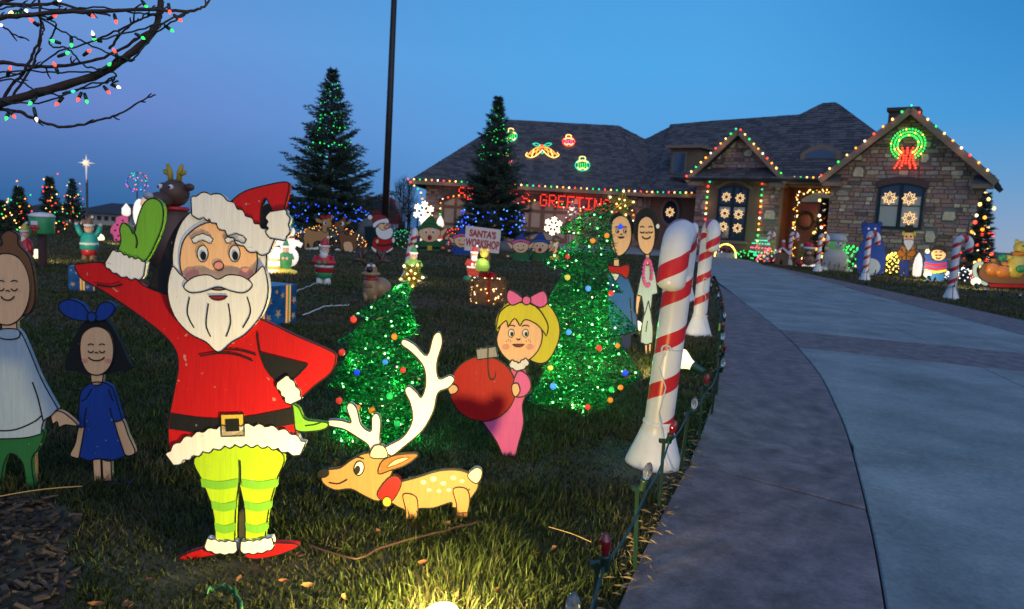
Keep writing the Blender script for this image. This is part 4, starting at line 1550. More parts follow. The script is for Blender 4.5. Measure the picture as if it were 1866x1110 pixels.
g1 = 'candy canes along the left edge of the driveway'
g2_ = 'candy canes along the right edge of the driveway'
cane(G(1190, 845), .95, -.38, 'nearest and largest candy cane, at the lower left edge of the driveway', g1, (.0, .055))
cane(G(1272, 612), 1.02, .05, 'slim candy cane second from the camera, just left of the driveway edge', g1, (0, .01))
cane(G(1251, 549), 1.02, -.1, 'candy cane half hidden behind the second one, left of the driveway', g1)
for (x, y, yt, rz, lb) in ((1732, 545, 430, 1.0, 'candy cane furthest right, in front of the boy in striped jumper'), (1575, 511, 424, 1.0, 'candy cane in front of the blue bear cutout'),
                           (1489, 495, 427, 1.05, 'candy cane in front of the lit entry tree, beside the green-hatted snowman'), (1437, 483, 424, 1.05, 'candy cane in front of the gingerbread house and entry door'),
                           (1396, 477, 423, 1.05, 'smallest candy cane, in front of the stone beside the left gable window')):
    b = G(x, y)
    cane(b, (y + 2 - yt) * b.y / F / 1.066, rz, lb, g2_, (0, U(-.02, .05)))


# ------------------------------------------------------------------ trees and bushes
M_BARK = mat('dark_bark', (.06, .04, .03), .9, var=.4, scale=30, bump=.6, stretch=(1, 1, .25))
NEED = [mat('spruce_needles_' + str(i), c, .7, var=.25, scale=3) for i, c in enumerate(((.022, .045, .026), (.032, .06, .034), (.045, .07, .05)))]


def spruce(label, base, h, r, boughs=240, twigs=15, nl=.075, group=None, bare=.08, seed=1):
    rd = random.Random(seed)
    t = thing('spruce_tree', label, 'tree', base, 0, group)
    m = M()
    m.tube([(0, 0, -.05), (0, 0, h * .5), (0, 0, h)], [h * .014 + .02, h * .009 + .01, .006], 7)
    m.obj('trunk', M_BARK, t)
    f, wood = M(), M()
    tips = []
    for i in range(boughs):
        u = (i + rd.random()) / boughs
        lv = round(u * 19 + rd.uniform(-.45, .45)) / 19
        z = h * (bare + (1 - bare) * max(0, min(.995, .3 * lv + .7 * u))**1.1)
        k = 1 - (z / h - bare) / (1 - bare)
        R = r * (k**1.12 * (.62 + .42 * rd.random()**.7) + .03)
        if rd.random() < .2:
            R *= 1.28
        a = i * 2.39996 + rd.uniform(-.5, .5)
        rj = rd.uniform(-.22, .22)
        dx, dy = math.cos(a), math.sin(a)
        rise = .55 * (1 - k) + .1 - .32 * k + rj
        pts = []
        for j in range(5):
            s = j / 4
            pts.append(Vector((dx * R * s, dy * R * s, z + R * (rise * s + .22 * s * s))))
        wood.tube(pts, [.012, .009, .007, .005, .002], 3, cap=False)
        tips.append(pts[-1])
        nt_ = max(4, int(twigs * R / r + 3))
        for j in range(nt_):
            s = .22 + .8 * (j + rd.random()) / nt_
            s = min(s, 1.0)
            q = min(int(s * 4), 3)
            p = pts[q].lerp(pts[q + 1], s * 4 - q)
            sd_ = 1 if j % 2 else -1
            al = (1.05 - .6 * s) * sd_ + rd.uniform(-.3, .3)
            tl = R * .3 * (1.1 - s * .75) + nl * .8
            ex, ey = math.cos(a + al), math.sin(a + al)
            e = p + Vector((ex * tl, ey * tl, tl * rd.uniform(-.25, .2)))
            mi = rd.choice((0, 0, 1, 1, 2))
            n = max(3, int(tl / (nl * .42)))
            for c in range(n):
                b = p.lerp(e, (c + .5) / n)
                for _ in range(3):
                    d = Vector((ex * .8 + rd.uniform(-.9, .9), ey * .8 + rd.uniform(-.9, .9), rd.uniform(-.35, .75))).normalized() * nl * rd.uniform(.7, 1.4)
                    o_ = d.orthogonal().normalized() * nl * .16
                    f.add([b - o_, b + o_, b + d], [(0, 1, 2)], mi)
    wood.obj('branches', M_BARK, t)
    f.obj('crown', NEED, t)
    return t


def wind(base, h, r, z0, z1, turns, n, k=1.03, seed=3):   # a cable wound up a conical tree
    rd = random.Random(seed)
    o = []
    for i in range(n):
        u = i / (n - 1)
        z = z0 + (z1 - z0) * u
        R = r * (max(0, 1 - z / h)**1.08) * k * rd.uniform(.8, 1.1) + .03
        a = u * turns * 2 * math.pi
        o.append((base[0] + R * math.cos(a), base[1] + R * math.sin(a), base[2] + z * h / h + rd.uniform(-.05, .05)))
    return o


b1 = W(598, 432, 23.5)
b1.z = 0
H1 = W(593, 128, 23.5).z
spruce('tall spruce behind the deer cutouts, left of the dark pole, green lights at its top', b1, H1, 1.65, 330, 19, .1, seed=4)
light_string('green lights wound round the top of the tall spruce left of the pole', wind(b1, H1, 1.4, H1 * .5, H1 * .97, 5.5, 70), .11, ['green', 'green', 'teal'], .019, jit=.1, wr=.004)
light_string('blue lights wound round the bottom of the tall spruce left of the pole', wind(b1, H1, 1.4, H1 * .08, H1 * .22, 3.2, 60), .2, ['blue', 'blue', 'blue', 'sky'], .02, jit=.15, wr=.004)
b2 = W(895, 436, 30)
b2.z = 0
H2 = W(903, 178, 30).z
spruce('slender spruce standing in front of the garage doors', b2, H2, 1.55, 330, 19, .12, seed=9)
light_string('green lights wound round the top of the spruce by the garage', wind(b2, H2, 1.45, H2 * .56, H2 * .96, 5, 70), .14, ['green'], .02, jit=.1, wr=.004)
light_string('blue lights wound round the bottom of the spruce by the garage', wind(b2, H2, 1.45, H2 * .06, H2 * .26, 3.6, 60), .2, ['blue', 'blue', 'sky'], .026, jit=.15, wr=.004)
COLS5 = ['red', 'gold', 'green', 'orange', 'gold', 'red']
for i, (x, yb, yt, rw, lb) in enumerate(((36, 426, 342, 24, 'small lit spruce, second from the left edge of the lawn'), (92, 424, 325, 23, 'tallest of the small lit spruces, behind the green mailbox'),
                                         (133, 405, 328, 20, 'small lit spruce just left of the white star pole'), (4, 428, 368, 20, 'small lit spruce cut by the left edge of the photo'))):
    b = G(x, yb)
    hh = (yb - yt) * b.y / F
    spruce(lb, b, hh, rw * b.y / F, 110, 9, .07, 'small lit spruces at the far left', seed=20 + i)
    light_string('coloured lights on the ' + lb.replace('small lit spruce', 'small spruce').replace('spruces', 'spruces'), wind(b, hh, rw * b.y / F, .08, hh * .97, 7, 80, .8, i), .14, COLS5, .017, jit=.2, wr=.003)
for i, (x, yb, yt, rw, Yd, lb) in enumerate(((1782, 482, 352, 27, 21.5, 'dark evergreen with red and gold lights at the right corner of the house'), (1493, 470, 362, 20, 28.0, 'narrow lit evergreen beside the front door'))):
    b = W(x, yb, Yd)
    b.z = 0
    hh = W(x, yt, Yd).z
    spruce(lb, b, hh, rw * Yd / F, 150, 10, .1, seed=31 + i)
    light_string(('big red and gold bulbs wound round the evergreen at the house corner', 'big red and gold bulbs wound round the evergreen by the door')[i],
                 wind(b, hh, rw * Yd / F, .15, hh * .97, 6, 90, 1.0, i + 5), .2, ['red', 'gold', 'white', 'red', 'gold', 'orange'], .052, jit=.2, wr=.004)


def bush(label, c, r, leaf=.05, n=900, mt=None, cat='bush', group=None, name='bush', tw=True):
    t = thing(name, label, cat, c, 0, group)
    m, s = M(), M()
    for i in range(n):
        v = Vector((random.gauss(0, 1), random.gauss(0, 1), abs(random.gauss(0, 1)) * .9)).normalized() * (U(.3, 1)**.5)
        p = Vector((v.x * r[0], v.y * r[1], v.z * r[2] + .02))
        d = Vector((U(-1, 1), U(-1, 1), U(-.3, 1))).normalized() * leaf * U(.6, 1.4)
        o_ = d.orthogonal().normalized() * leaf * .35
        m.add([p - o_, p + d * .5 + o_ * .2, p + d, p + o_], [(0, 1, 2, 3)], random.randrange(2))
    for i in range(10):
        a = U(0, 6.28)
        s.tube([(0, 0, 0), (math.cos(a) * r[0] * .4, math.sin(a) * r[1] * .4, r[2] * .5), (math.cos(a) * r[0] * .8, math.sin(a) * r[1] * .8, r[2] * U(.5, .95))], [.012, .008, .003], 4)
    s.obj('stems', M_BARK, t)
    m.obj('leaves', mt or [mat('bush_leaf_dark', (.02, .035, .018), .7), mat('bush_leaf_brown', (.05, .045, .028), .75)], t)
    return t


def net(label, c, r, cols, n, br, group=None, cat='net lights', flat=False):
    t = thing('net_light', label, cat, c, 0, group)
    m = M()
    pts = []
    for i in range(n):
        a = i * 2.39996
        u = (i + .5) / n
        z = 1 - u * .97
        q = math.sqrt(max(0, 1 - z * z))
        pts.append((math.cos(a) * q * r[0] * 1.04, math.sin(a) * q * r[1] * 1.04, z * r[2] * 1.04 + .02))
    for i in range(0, n - 8, 2):
        m.tube([pts[i], pts[i + 8]], .003, 3, cap=False)
    m.obj('cable', mat('dark_green_cable', (.01, .03, .015), .5, var=0), t)
    for p in pts:
        bulb(random.choice(cols), p, br, t)
    return t


# hedge with orange lights behind the deer
hb = W(600, 452, 20.0)
hb.z = 0
bush('low grey hedge behind the deer cutouts', hb, (1.0, .35, .55), .07, 1500, [mat('hedge_grey', (.09, .09, .085), .8), mat('hedge_grey_pale', (.13, .125, .11), .8)], 'hedge', name='hedge')
net('orange lights spread over the low hedge behind the deer cutouts', hb, (1.0, .35, .55), ['orange', 'gold'], 110, .012)
hb = W(733, 452, 22.0)
hb.z = 0
bush('low bush right of the tall pole, under green lights', hb, (.42, .35, .5), .06, 600)
net('green net lights on the bush right of the tall pole', hb, (.42, .35, .5), ['green', 'teal'], 60, .012)
hb = W(828, 455, 23.5)
hb.z = 0
bush('twiggy bush in front of the garage corner, under red lights', hb, (.75, .45, .6), .06, 900, [mat('twig_grey', (.12, .09, .09), .8), mat('twig_rose', (.15, .09, .085), .8)])
net('red net lights on the twiggy bush left of the workshop sign', hb, (.75, .45, .6), ['red'], 70, .017)
hb = W(925, 460, 22)
hb.z = 0
for i, (x, y, Yd, sc_) in enumerate(((915, 455, 23, .4), (955, 452, 24, .45), (1000, 447, 26, .35), (880, 462, 22, .3))):
    p = W(x, y, Yd)
    m = M()
    m.ball((0, 0, sc_ * .3), (sc_ * 1.2, sc_ * .7, sc_ * .5), 9, 5)
    o = m.obj('boulder', mat('landscape_boulder', (.11, .11, .115), .9, var=.3, scale=4, bump=.5), None, True, loc=(p.x, p.y, 0))
    o['label'] = ('grey landscape boulder behind the workshop sign', 'grey landscape boulder behind the two crouching elves', 'small grey boulder under the right snowflake', 'smallest grey boulder, left of the workshop sign')[i]
    o['category'] = 'boulder'

# --- bare tree, upper left, branches close to the camera
TY = 2.3
troot = W(-330, 900, TY)
troot.z = 0
TREE = thing('bare_tree', 'bare young tree whose branches with christmas bulbs hang in at the upper left', 'tree', troot)
M_TW = mat('twig_bark', (.055, .032, .024), .8, var=.35, scale=60, bump=.5)
tr0 = W(-330, 150, TY)
m = M()
m.tube([troot + Vector((0, 0, -.05)), troot + Vector((.02, 0, .6)), tr0, tr0 + Vector((.03, .05, .9))], [.06, .05, .042, .03], 10)
m.obj('trunk', M_TW, TREE, True, off=troot)


def bp(pts, r0, r1, y0=TY, y1=TY, kids=7, sd=1):
    rd = random.Random(sd)
    c = catmull(pts, False, 6)
    n = len(c)
    P3 = [W(x, y, y0 + (y1 - y0) * i / (n - 1)) + Vector((0, rd.uniform(-.004, .004), rd.uniform(-.002, .002))) for i, (x, y) in enumerate(c)]
    rr = [(r0 + (r1 - r0) * i / (n - 1)) * rd.uniform(.9, 1.13) for i in range(n)]
    m = M()
    m.tube(P3, rr, 7)
    for k in range(kids):
        i = rd.randrange(2, n - 1)
        d = (P3[min(i + 1, n - 1)] - P3[i - 1]).normalized()
        s_ = Vector((rd.uniform(-1, 1), rd.uniform(-.6, .6), rd.uniform(-1, 1)))
        e = P3[i] + (d * .7 + s_ * .7).normalized() * rd.uniform(.012, .04)
        m.tube([P3[i], P3[i].lerp(e, .6) + s_ * .003, e], [.0028, .0024, .0014], 5)
    m.obj('branch', M_TW, TREE, True, off=troot)
    return P3


root = (-330, 230)
BR = [bp([root, (-120, 215), (0, 188), (100, 160), (180, 135), (235, 100), (270, 68), (288, 35), (292, 0), (288, -60)], .016, .008, sd=1),
      bp([(-40, 196), (30, 203), (62, 216), (115, 232), (170, 222), (212, 210), (250, 188), (283, 172)], .006, .0022, TY, TY + .1, 10, 2),
      bp([(-200, 50), (-20, 34), (50, 27), (150, 21), (260, 18), (340, 20), (368, 14), (386, -6)], .008, .003, TY - .1, TY, 10, 3),
      bp([(-160, 130), (-10, 115), (60, 121), (130, 118), (200, 100), (260, 64), (310, 36), (346, 22)], .007, .0025, TY + .1, TY + .05, 9, 4),
      bp([(-20, 230), (10, 172), (45, 128), (64, 90), (75, 60), (70, 0), (68, -40)], .005, .003, TY + .02, TY - .06, 7, 5),
      bp([(18, 184), (58, 122), (76, 66), (80, 52)], .004, .002, TY + .05, TY + .08, 5, 6),
      bp([(-120, -10), (40, 9), (100, 6), (160, 20), (200, 28)], .006, .003, TY + .15, TY + .1, 6, 7),
      bp([(200, 90), (215, 68), (245, 42), (290, 22)], .004, .002, TY + .05, TY, 5, 8),
      bp([(-60, 30), (0, 46), (24, 62), (52, 73)], .0035, .002, TY, TY, 4, 9),
      bp([(175, 72), (215, 55), (250, 38), (282, 24)], .0035, .002, TY + .1, TY, 4, 10),
      bp([(-100, 100), (-20, 20), (40, -10), (110, -30)], .009, .005, TY + .2, TY + .2, 4, 11)]
M_SOCK = mat('green_plastic_socket', (.008, .03, .022), .4, var=0)
M_CABLE = mat('dark_green_cable', (.01, .03, .015), .5, var=0)
TS = thing('light_string', 'string of red, green and white pointed bulbs tangled in the bare tree', 'light string', troot)
for i, wv in enumerate(([(-100, 150), (20, 130), (100, 132), (180, 130), (215, 105), (240, 110), (285, 60), (340, 25)], [(-80, 170), (20, 145), (70, 168), (120, 172), (165, 152), (195, 150), (212, 138), (200, 130)],
                        [(0, 185), (70, 188), (130, 168), (180, 155), (208, 140), (205, 152), (215, 148)], [(70, 30), (120, 60), (160, 80), (215, 105), (245, 110)], [(-10, 145), (60, 125), (100, 98), (150, 82), (230, 60), (300, 42)],
                        [(30, 20), (100, 40), (90, 80), (125, 90), (155, 120), (190, 128)], [(-20, 20), (30, 12), (100, 18), (180, 14), (240, 22), (285, 28)])):
    c = catmull(wv, False, 7)
    rd = random.Random(i)
    m = M()
    m.tube([W(x, y, TY - .03 + .02 * math.sin(k * .8 + i)) + Vector((0, 0, rd.uniform(-.003, .003))) for k, (x, y) in enumerate(c)], .0027, 5)
    m.obj('wire', M_CABLE, TS, True, off=troot)
for (bx, by, col, sx, sy) in ((75, 85, 'gold', 115, 75), (180, 75, 'cool', 160, 40), (10, 170, 'cool', -20, 160), (210, 135, 'red', 262, 178), (375, 105, 'red', 320, 132), (630, 110, 'red', 590, 95), (783, 150, 'red', 770, 95), (625, 225, 'white', 640, 272),
                              (640, 268, 'green', 690, 282), (352, 275, 'green', 412, 293), (482, 310, 'green', 480, 245), (605, 340, 'red', 562, 375), (462, 355, 'green', 390, 382), (365, 430, 'red', 395, 500), (70, 455, 'red', 48, 520), (742, 430, 'green', 700, 475),
                              (770, 340, 'red', 800, 400), (990, 50, 'green', 955, 5), (1145, 85, 'red', 1135, 25), (1220, 140, 'red', 1172, 100), (1165, 210, 'green', 1110, 172), (970, 260, 'green', 912, 228), (500, 615, 'teal', 425, 632), (525, 675, 'red', 550, 622),
                              (587, 690, 'green', 570, 630), (735, 625, 'red', 700, 582), (805, 590, 'white', 750, 572), (380, 705, 'red', 428, 655), (200, 700, 'green', 248, 655), (248, 815, 'white', 228, 725), (100, 790, 'red', 50, 735), (42, 800, 'green', 60, 755), (405, 0, 'cool', 355, 22), (115, 97, 'green', 150, 60)):
    b_, s_ = W(bx / 3.7, by / 3.7, TY - .04), W(sx / 3.7, sy / 3.7, TY - .03)
    d = (b_ - s_).normalized()
    m = M()
    m.tube([s_, s_ + d * .012, s_.lerp(b_, .72)], [.0042, .0056, .0048], 8)
    m.obj('socket', M_SOCK, TS, True, off=troot)
    bulb(col, s_.lerp(b_, .86), .0048, TS, 'tip', d.to_track_quat('Z', 'Y').to_euler(), troot)

# ------------------------------------------------------------------ tinsel trees
def tinsel_mat(i):
    k = (.25, .6, 1, 1.9)[i]  # flake tones from dark to bright: shaded gaps and glints put into the colour
    if 'green_tinsel_%d' % i in MATS:
        return MATS['green_tinsel_%d' % i]
    m = mat('green_tinsel_%d' % i, (.012 * k, .2 * k, .05 * k), .22, var=.3, scale=40, metal=.35, spec=.9)
    t = m.node_tree
    b = t.nodes['Principled BSDF']
    tr = t.nodes.new('ShaderNodeBsdfTranslucent')
    tr.inputs[0].default_value = (.012 * k, .32 * k, .07 * k, 1)
    mx = t.nodes.new('ShaderNodeMixShader')
    mx.inputs[0].default_value = .45
    t.links.new(b.outputs[0], mx.inputs[1])
    t.links.new(tr.outputs[0], mx.inputs[2])
    t.links.new(mx.outputs[0], t.nodes['Material Output'].inputs[0])
    return m


def tinsel_tree(label, outline, base, n, depth, ribs, balls, nb, glow_pts, power, seed):
    rd = np.random.default_rng(seed)
    b = G(*base)
    t = thing('tinsel_tree', label, 'light-up tree', b)
    Yp = b.y
    px = Yp / F
    oc_ = catmull(outline, True, 5)
    poly = np.array(oc_)
    x0, y0 = poly.min(0)
    x1, y1 = poly.max(0)
    X, Yy = rd.uniform(x0, x1, n * 3), rd.uniform(y0, y1, n * 3)
    k = inside(X, Yy, oc_)
    X, Yy = X[k][:n], Yy[k][:n]
    # distance to the outline gives the depth of the form
    seg = np.roll(poly, -1, 0) - poly
    D = np.full(len(X), 1e9)
    for p, s_ in zip(poly, seg):
        u = np.clip(((X - p[0]) * s_[0] + (Yy - p[1]) * s_[1]) / max(1e-6, s_ @ s_), 0, 1)
        D = np.minimum(D, np.hypot(X - p[0] - u * s_[0], Yy - p[1] - u * s_[1]))
    dp = np.sqrt(np.clip(D * px / depth, 0, 1)) * depth
    side = np.where(rd.random(len(X)) < .62, -1, 1)
    off = dp * side * rd.uniform(.75, 1.05, len(X))
    # the board is seen at Yp; points are set forward and backward in space at true size
    fl, st = M(), M()
    for i in range(len(X)):
        c = W(X[i], Yy[i], Yp) - b
        c.y += off[i]
        R = Matrix.Rotation(rd.uniform(0, 6.3), 3, 'Z') @ Matrix.Rotation(rd.uniform(-1.2, 1.2) + 1.57, 3, 'X')
        s_ = rd.uniform(.005, .011)
        if i % 3:
            a0 = rd.uniform(0, 6)
            fl.add([c + R @ Vector((math.cos(a0 + q * math.pi / 4) * s_ * (1 if q % 2 else .35), math.sin(a0 + q * math.pi / 4) * s_ * (1 if q % 2 else .35), 0)) for q in range(8)], [tuple(range(8))], int(rd.choice(4, p=(.3, .35, .25, .1))))
        else:
            d = R @ Vector((1, 0, 0)) * s_ * 3
            o_ = R @ Vector((0, 1, 0)) * .0012
            fl.add([c - o_, c + o_, c + d + o_, c + d - o_], [(0, 1, 2, 3)], int(rd.choice(4, p=(.4, .35, .2, .05))))
    fl.obj('tinsel', [tinsel_mat(i) for i in range(4)], t, kind='stuff')
    fr = M()
    ring = [W(x, y, Yp) - b for x, y in oc_]
    fr.tube(ring + [ring[0]], .0028, 5)
    for rb in ribs:
        cc = catmull(rb, False, 6)
        fr.tube([W(x, y, Yp) - b + Vector((0, -depth * math.sin(math.pi * (i + .3) / (len(cc) - .4)), 0)) for i, (x, y) in enumerate(cc)], .0028, 5)
        fr.tube([W(x, y, Yp) - b + Vector((0, depth * math.sin(math.pi * (i + .3) / (len(cc) - .4)), 0)) for i, (x, y) in enumerate(cc)], .0028, 5)
    fr.obj('wire_frame', mat('dark_green_wire', (.008, .03, .015), .4, var=0), t)
    for (x, y, col, s_) in balls:
        c = W(x, y, Yp) - b
        c.y -= depth * .9
        m = M()
        m.ball((0, 0, 0), 1, 12, 8)
        o = m.obj('ball_ornament', glow('lit_ball_' + col, BC[col], .55), t, True, loc=c)
        o.scale = (s_ * px,) * 3
        m = M()
        m.lathe([(.35, .9), (.35, 1.25), (.2, 1.3)], 8)
        m.obj('cap', mat('gold_cap', (.5, .35, .08), .3, var=0, metal=.9), o)
    kk = rd.permutation(len(X))[:nb]
    for i in kk:
        c = W(X[i], Yy[i], Yp) - b
        c.y += off[i] - .012
        bulb(rd.choice(['green', 'tgreen', 'tgreen', 'tgreen', 'white']), c, rd.uniform(.0035, .0062), t)
    for i in kk[:14]:
        c = W(X[i], Yy[i], Yp) - b
        c.y += off[i] * rd.uniform(-.3, .8)
        lamp('tree_light', 'POINT', c, power * rd.uniform(.5, 1.5), (.14, 1, .24), t, .008)
    return t


BC['tgreen'], BST['tgreen'] = (.25, 1, .3), 4
tinsel_tree('lower crooked green tinsel tree right behind the white antlers', [(744, 513, 1), (716, 526), (684, 550), (652, 570, 1), (668, 582), (646, 602), (616, 622, 1), (640, 630), (622, 664), (596, 706, 1), (634, 706), (618, 756), (608, 806, 1), (690, 818), (768, 804, 1), (768, 742), (756, 704),
             (790, 698, 1), (768, 650), (740, 622), (760, 606, 1), (754, 572), (744, 545), (749, 526)], (690, 808), 13000, .16,
            [[(652, 570), (700, 572), (752, 548)], [(616, 622), (690, 632), (760, 606)], [(596, 706), (690, 722), (790, 698)], [(608, 806), (690, 812), (768, 804)]],
            [(658, 574, 'red', 6), (729, 604, 'orange', 5.5), (638, 631, 'red', 6), (744, 662, 'red', 5), (633, 715, 'red', 6), (664, 666, 'blue', 5.5), (721, 707, 'green', 6), (646, 729, 'green', 6.5), (690, 732, 'orange', 6), (734, 755, 'green', 6), (694, 766, 'orange', 6), (694, 777, 'red', 6), (665, 727, 'orange', 5.5), (713, 648, 'sky', 5)],
            60, [(700, 580), (685, 655), (665, 690), (700, 690), (690, 765)], .6, 5)
Z = lambda p: zc(3.7, 1000, 340, p)
tinsel_tree('tall crooked green tinsel tree with gold star, left of the large candy cane',
            Z([(436, 112, 1), (360, 130), (240, 185), (90, 262, 1), (84, 310), (200, 332), (110, 400), (20, 465), (-60, 500, 1), (20, 552), (100, 560)]) + [(1000, 545), (985, 590), (972, 640), (1000, 655), (985, 690), (962, 728, 1), (1000, 738), (1040, 750, 1), (1105, 746, 1), (1112, 716), (1140, 700), (1170, 686, 1), (1150, 655), (1128, 618)] +
            Z([(600, 965, 1), (520, 880), (440, 790), (390, 720), (495, 715, 1), (430, 610), (390, 510), (470, 490, 1), (440, 400), (415, 250), (430, 150)]), (1045, 748), 16000, .2,
            [Z([(90, 300), (250, 330), (420, 260)]), Z([(-60, 500), (200, 590), (495, 715)]), Z([(-70, 920), (200, 985), (600, 965)]), [(962, 728), (1060, 740), (1170, 686)]],
            [tuple(Z([(x, y)])[0]) + (c_, s_) for x, y, c_, s_ in ((450, 270, 'blue', 4.5), (362, 326, 'orange', 4.6), (272, 360, 'orange', 4.6), (110, 595, 'yellow', 5), (243, 667, 'sky', 5), (388, 698, 'red', 4.8), (118, 947, 'sky', 5), (182, 982, 'green', 4.6), (311, 1048, 'red', 4.8), (432, 1034, 'orange', 4.4), (110, 462, 'red', 4))] +
            [(1000, 658, 'yellow', 5), (1005, 690, 'sky', 6), (1130, 667, 'blue', 5.5), (1122, 692, 'orange', 5), (1104, 714, 'orange', 5), (1065, 726, 'red', 5), (1106, 696, 'green', 5), (1085, 624, 'red', 5)],
            75, [(1085, 395), (1060, 450), (1050, 520), (1045, 590), (1030, 650), (1090, 650), (1060, 710), (1110, 590)], .95, 6)


def star_topper(label, x, y, r, Yp, tilt=.2):
    b = W(x, y, Yp)
    t = thing('star_topper', label, 'star', b)
    px = Yp / F
    o = [(r * px * (1 if i % 2 == 0 else .42) * math.sin(i * math.pi / 5 + tilt), r * px * (1 if i % 2 == 0 else .42) * math.cos(i * math.pi / 5 + tilt)) for i in range(10)]
    fr, tn = M(), M()
    for dy in (-.035, .035):
        fr.tube([(a, dy * (.3 if i % 2 == 0 else 1), c_) for i, (a, c_) in enumerate(o)] + [(o[0][0], dy * .3, o[0][1])], .003, 5)
    for i in range(0, 10, 2):
        for dy in (-.04, .04):
            fr.tube([(0, dy, 0), (o[i][0], dy * .3, o[i][1])], .002, 4)
    fr.obj('wire_frame', mat('gold_wire', (.45, .33, .06), .3, var=0, metal=.8), t)
    pl_ = [tuple(p) for p in o]
    n = 0
    while n < 900:
        a, c_ = U(-r * px, r * px), U(-r * px, r * px)
        if not inside(np.array([a]), np.array([c_]), pl_)[0]:
            continue
        n += 1
        p = Vector((a, U(-.04, .04), c_))
        d = Vector((U(-1, 1), U(-1, 1), U(-1, 1))).normalized() * .014
        q = d.orthogonal().normalized() * .002
        tn.add([p - q, p + q, p + d], [(0, 1, 2)])
    tn.obj('gold_tinsel', mat('gold_tinsel', (.5, .36, .05), .3, var=.3, metal=.6), t, kind='stuff')
    for i in range(0, 10, 2):
        bulb(random.choice(['white', 'gold']), (o[i][0] * .8, -.03, o[i][1] * .8), .006, t)
        bulb('gold', (o[i + 1][0] * .7, -.04, o[i + 1][1] * .7), .005, t)
    return t


star_topper('gold wire star leaning at the tip of the lower tinsel tree', 752, 500, 26, G(690, 808).y, .5)
star_topper('gold tinsel star on the tip of the tall tinsel tree', 1130, 371, 28, G(1045, 748).y, .15)

# ------------------------------------------------------------------ lit floodlights on the lawn
def flood(label, x, y, yaw, power, spot, col=(1, .8, .42), s=1.0, up=.5, aim=None):
    b = G(x, y)
    t = thing('floodlight', label, 'floodlight', b, 0)
    d = Vector((math.sin(yaw) * math.cos(up), math.cos(yaw) * math.cos(up), math.sin(up)))
    c = Vector((0, 0, .105 * s))
    m = M()
    q = d.to_track_quat('Z', 'Y').to_matrix()
    body = M()
    body.lathe([(.022, -.11), (.024, -.05), (.03, -.045), (.03, -.04)], 12)
    body.v = [tuple(c + q @ (Vector(v) * s)) for v in body.v]
    body.obj('socket', mat('green_lamp_holder', (.015, .06, .045), .4, var=0), t, True)
    hd = M()
    hd.lathe([(.026, -.04), (.027, -.03), (.03, -.018), (.038, -.002), (.047, .014), (.054, .028), (.0585, .038), (.06, .046), (.0595, .05), (.056, .054), (.05, .0565), (.049, .054), (.035, .06), (.018, .064), (.002, .065)], 28)
    hd.v = [tuple(c + q @ (Vector(v) * s)) for v in hd.v]
    g_ = mat('lit_lamp_glass', (.8, .75, .6), .15, var=0, emis=1.6, ecol=(1, .8, .42))
    g_.cycles.emission_sampling = 'NONE'
    hd.obj('lamp', g_, t, True)
    m.tube([c - d * .1 * s, Vector((0, 0, -.05))], .006, 6)
    m.obj('ground_spike', MATS['green_lamp_holder'], t)
    l = lamp('beam', 'SPOT', c + d * .075 * s, power, col, t, .03, spot_size=math.radians(spot), spot_blend=.25)
    l.rotation_euler = d.to_track_quat('-Z', 'Y').to_euler()
    return t


flood('lit floodlight in the grass at the bottom edge in front of the big santa', 806, 1228, -.42, 80, 178, (1, .74, .24), .85, .2)
flood('lit floodlight with green holder right behind the largest candy cane', 1249, 694, -.9, 40, 165, (1, .76, .32), 1.15, .35)
flood('small lit floodlight at the feet of the boy in striped jumper', 1690, 514, .2, 60, 160, s=1.6)
flood('small lit floodlight in front of the sleigh', 1777, 530, .4, 60, 160, s=1.6)
flood('small lit floodlight behind the santa at the far left', 64, 482, .3, 25, 150, s=1.2)
flood('small lit floodlight left of the lit angel', 181, 446, .5, 45, 150, s=1.3)
flood('small lit floodlight behind the tall tinsel tree, lighting the couple', 1158, 618, .2, 14, 150, s=.9)
# green floods washing the base of the house
for i, (x, y, Yd) in enumerate(((1560, 500, 23.2), (1725, 505, 21.5), (1393, 468, 28.5))):
    p = W(x, y, Yd)
    p.z = 0
    t = flood(('green floodlight washing the stone left of the right gable window', 'green floodlight washing the stone right of the right gable window', 'green floodlight washing the left gable corner')[i], x, y, .5, 22, 120, (.25, 1, .12), 1.2, .75)
    t.location = p


# ------------------------------------------------------------------ blow-mould figures
PC = {'red': (.5, .02, .03), 'white': (.72, .7, .68), 'green': (.03, .28, .1), 'skin': (.7, .42, .3), 'brown': (.2, .1, .045), 'dkbrown': (.07, .032, .025), 'tan': (.33, .2, .1), 'teal': (.02, .35, .3),
      'yellow': (.65, .5, .08), 'black': (.012, .012, .012), 'pink': (.75, .2, .4), 'orange': (.65, .2, .03), 'blue': (.015, .04, .25), 'grey': (.4, .42, .43), 'sand': (.55, .42, .2), 'lime': (.3, .6, .08)}


def PL(k, lit=0):
    c = PC[k]
    if lit:
        return mat('lit_plastic_' + k, c, .4, var=.05, emis=lit, ecol=(min(1, c[0] * 1.2 + .12), min(1, c[1] * 1.1 + .08), c[2] + .02))
    return mat('plastic_' + k, c, .38, var=.14, scale=14, sss=.05)


def one(t, name, mk, fn, lit=0, smooth=True, mt=None):
    m = M()
    fn(m)
    return m.obj(name, mt or PL(mk, lit), t, smooth)


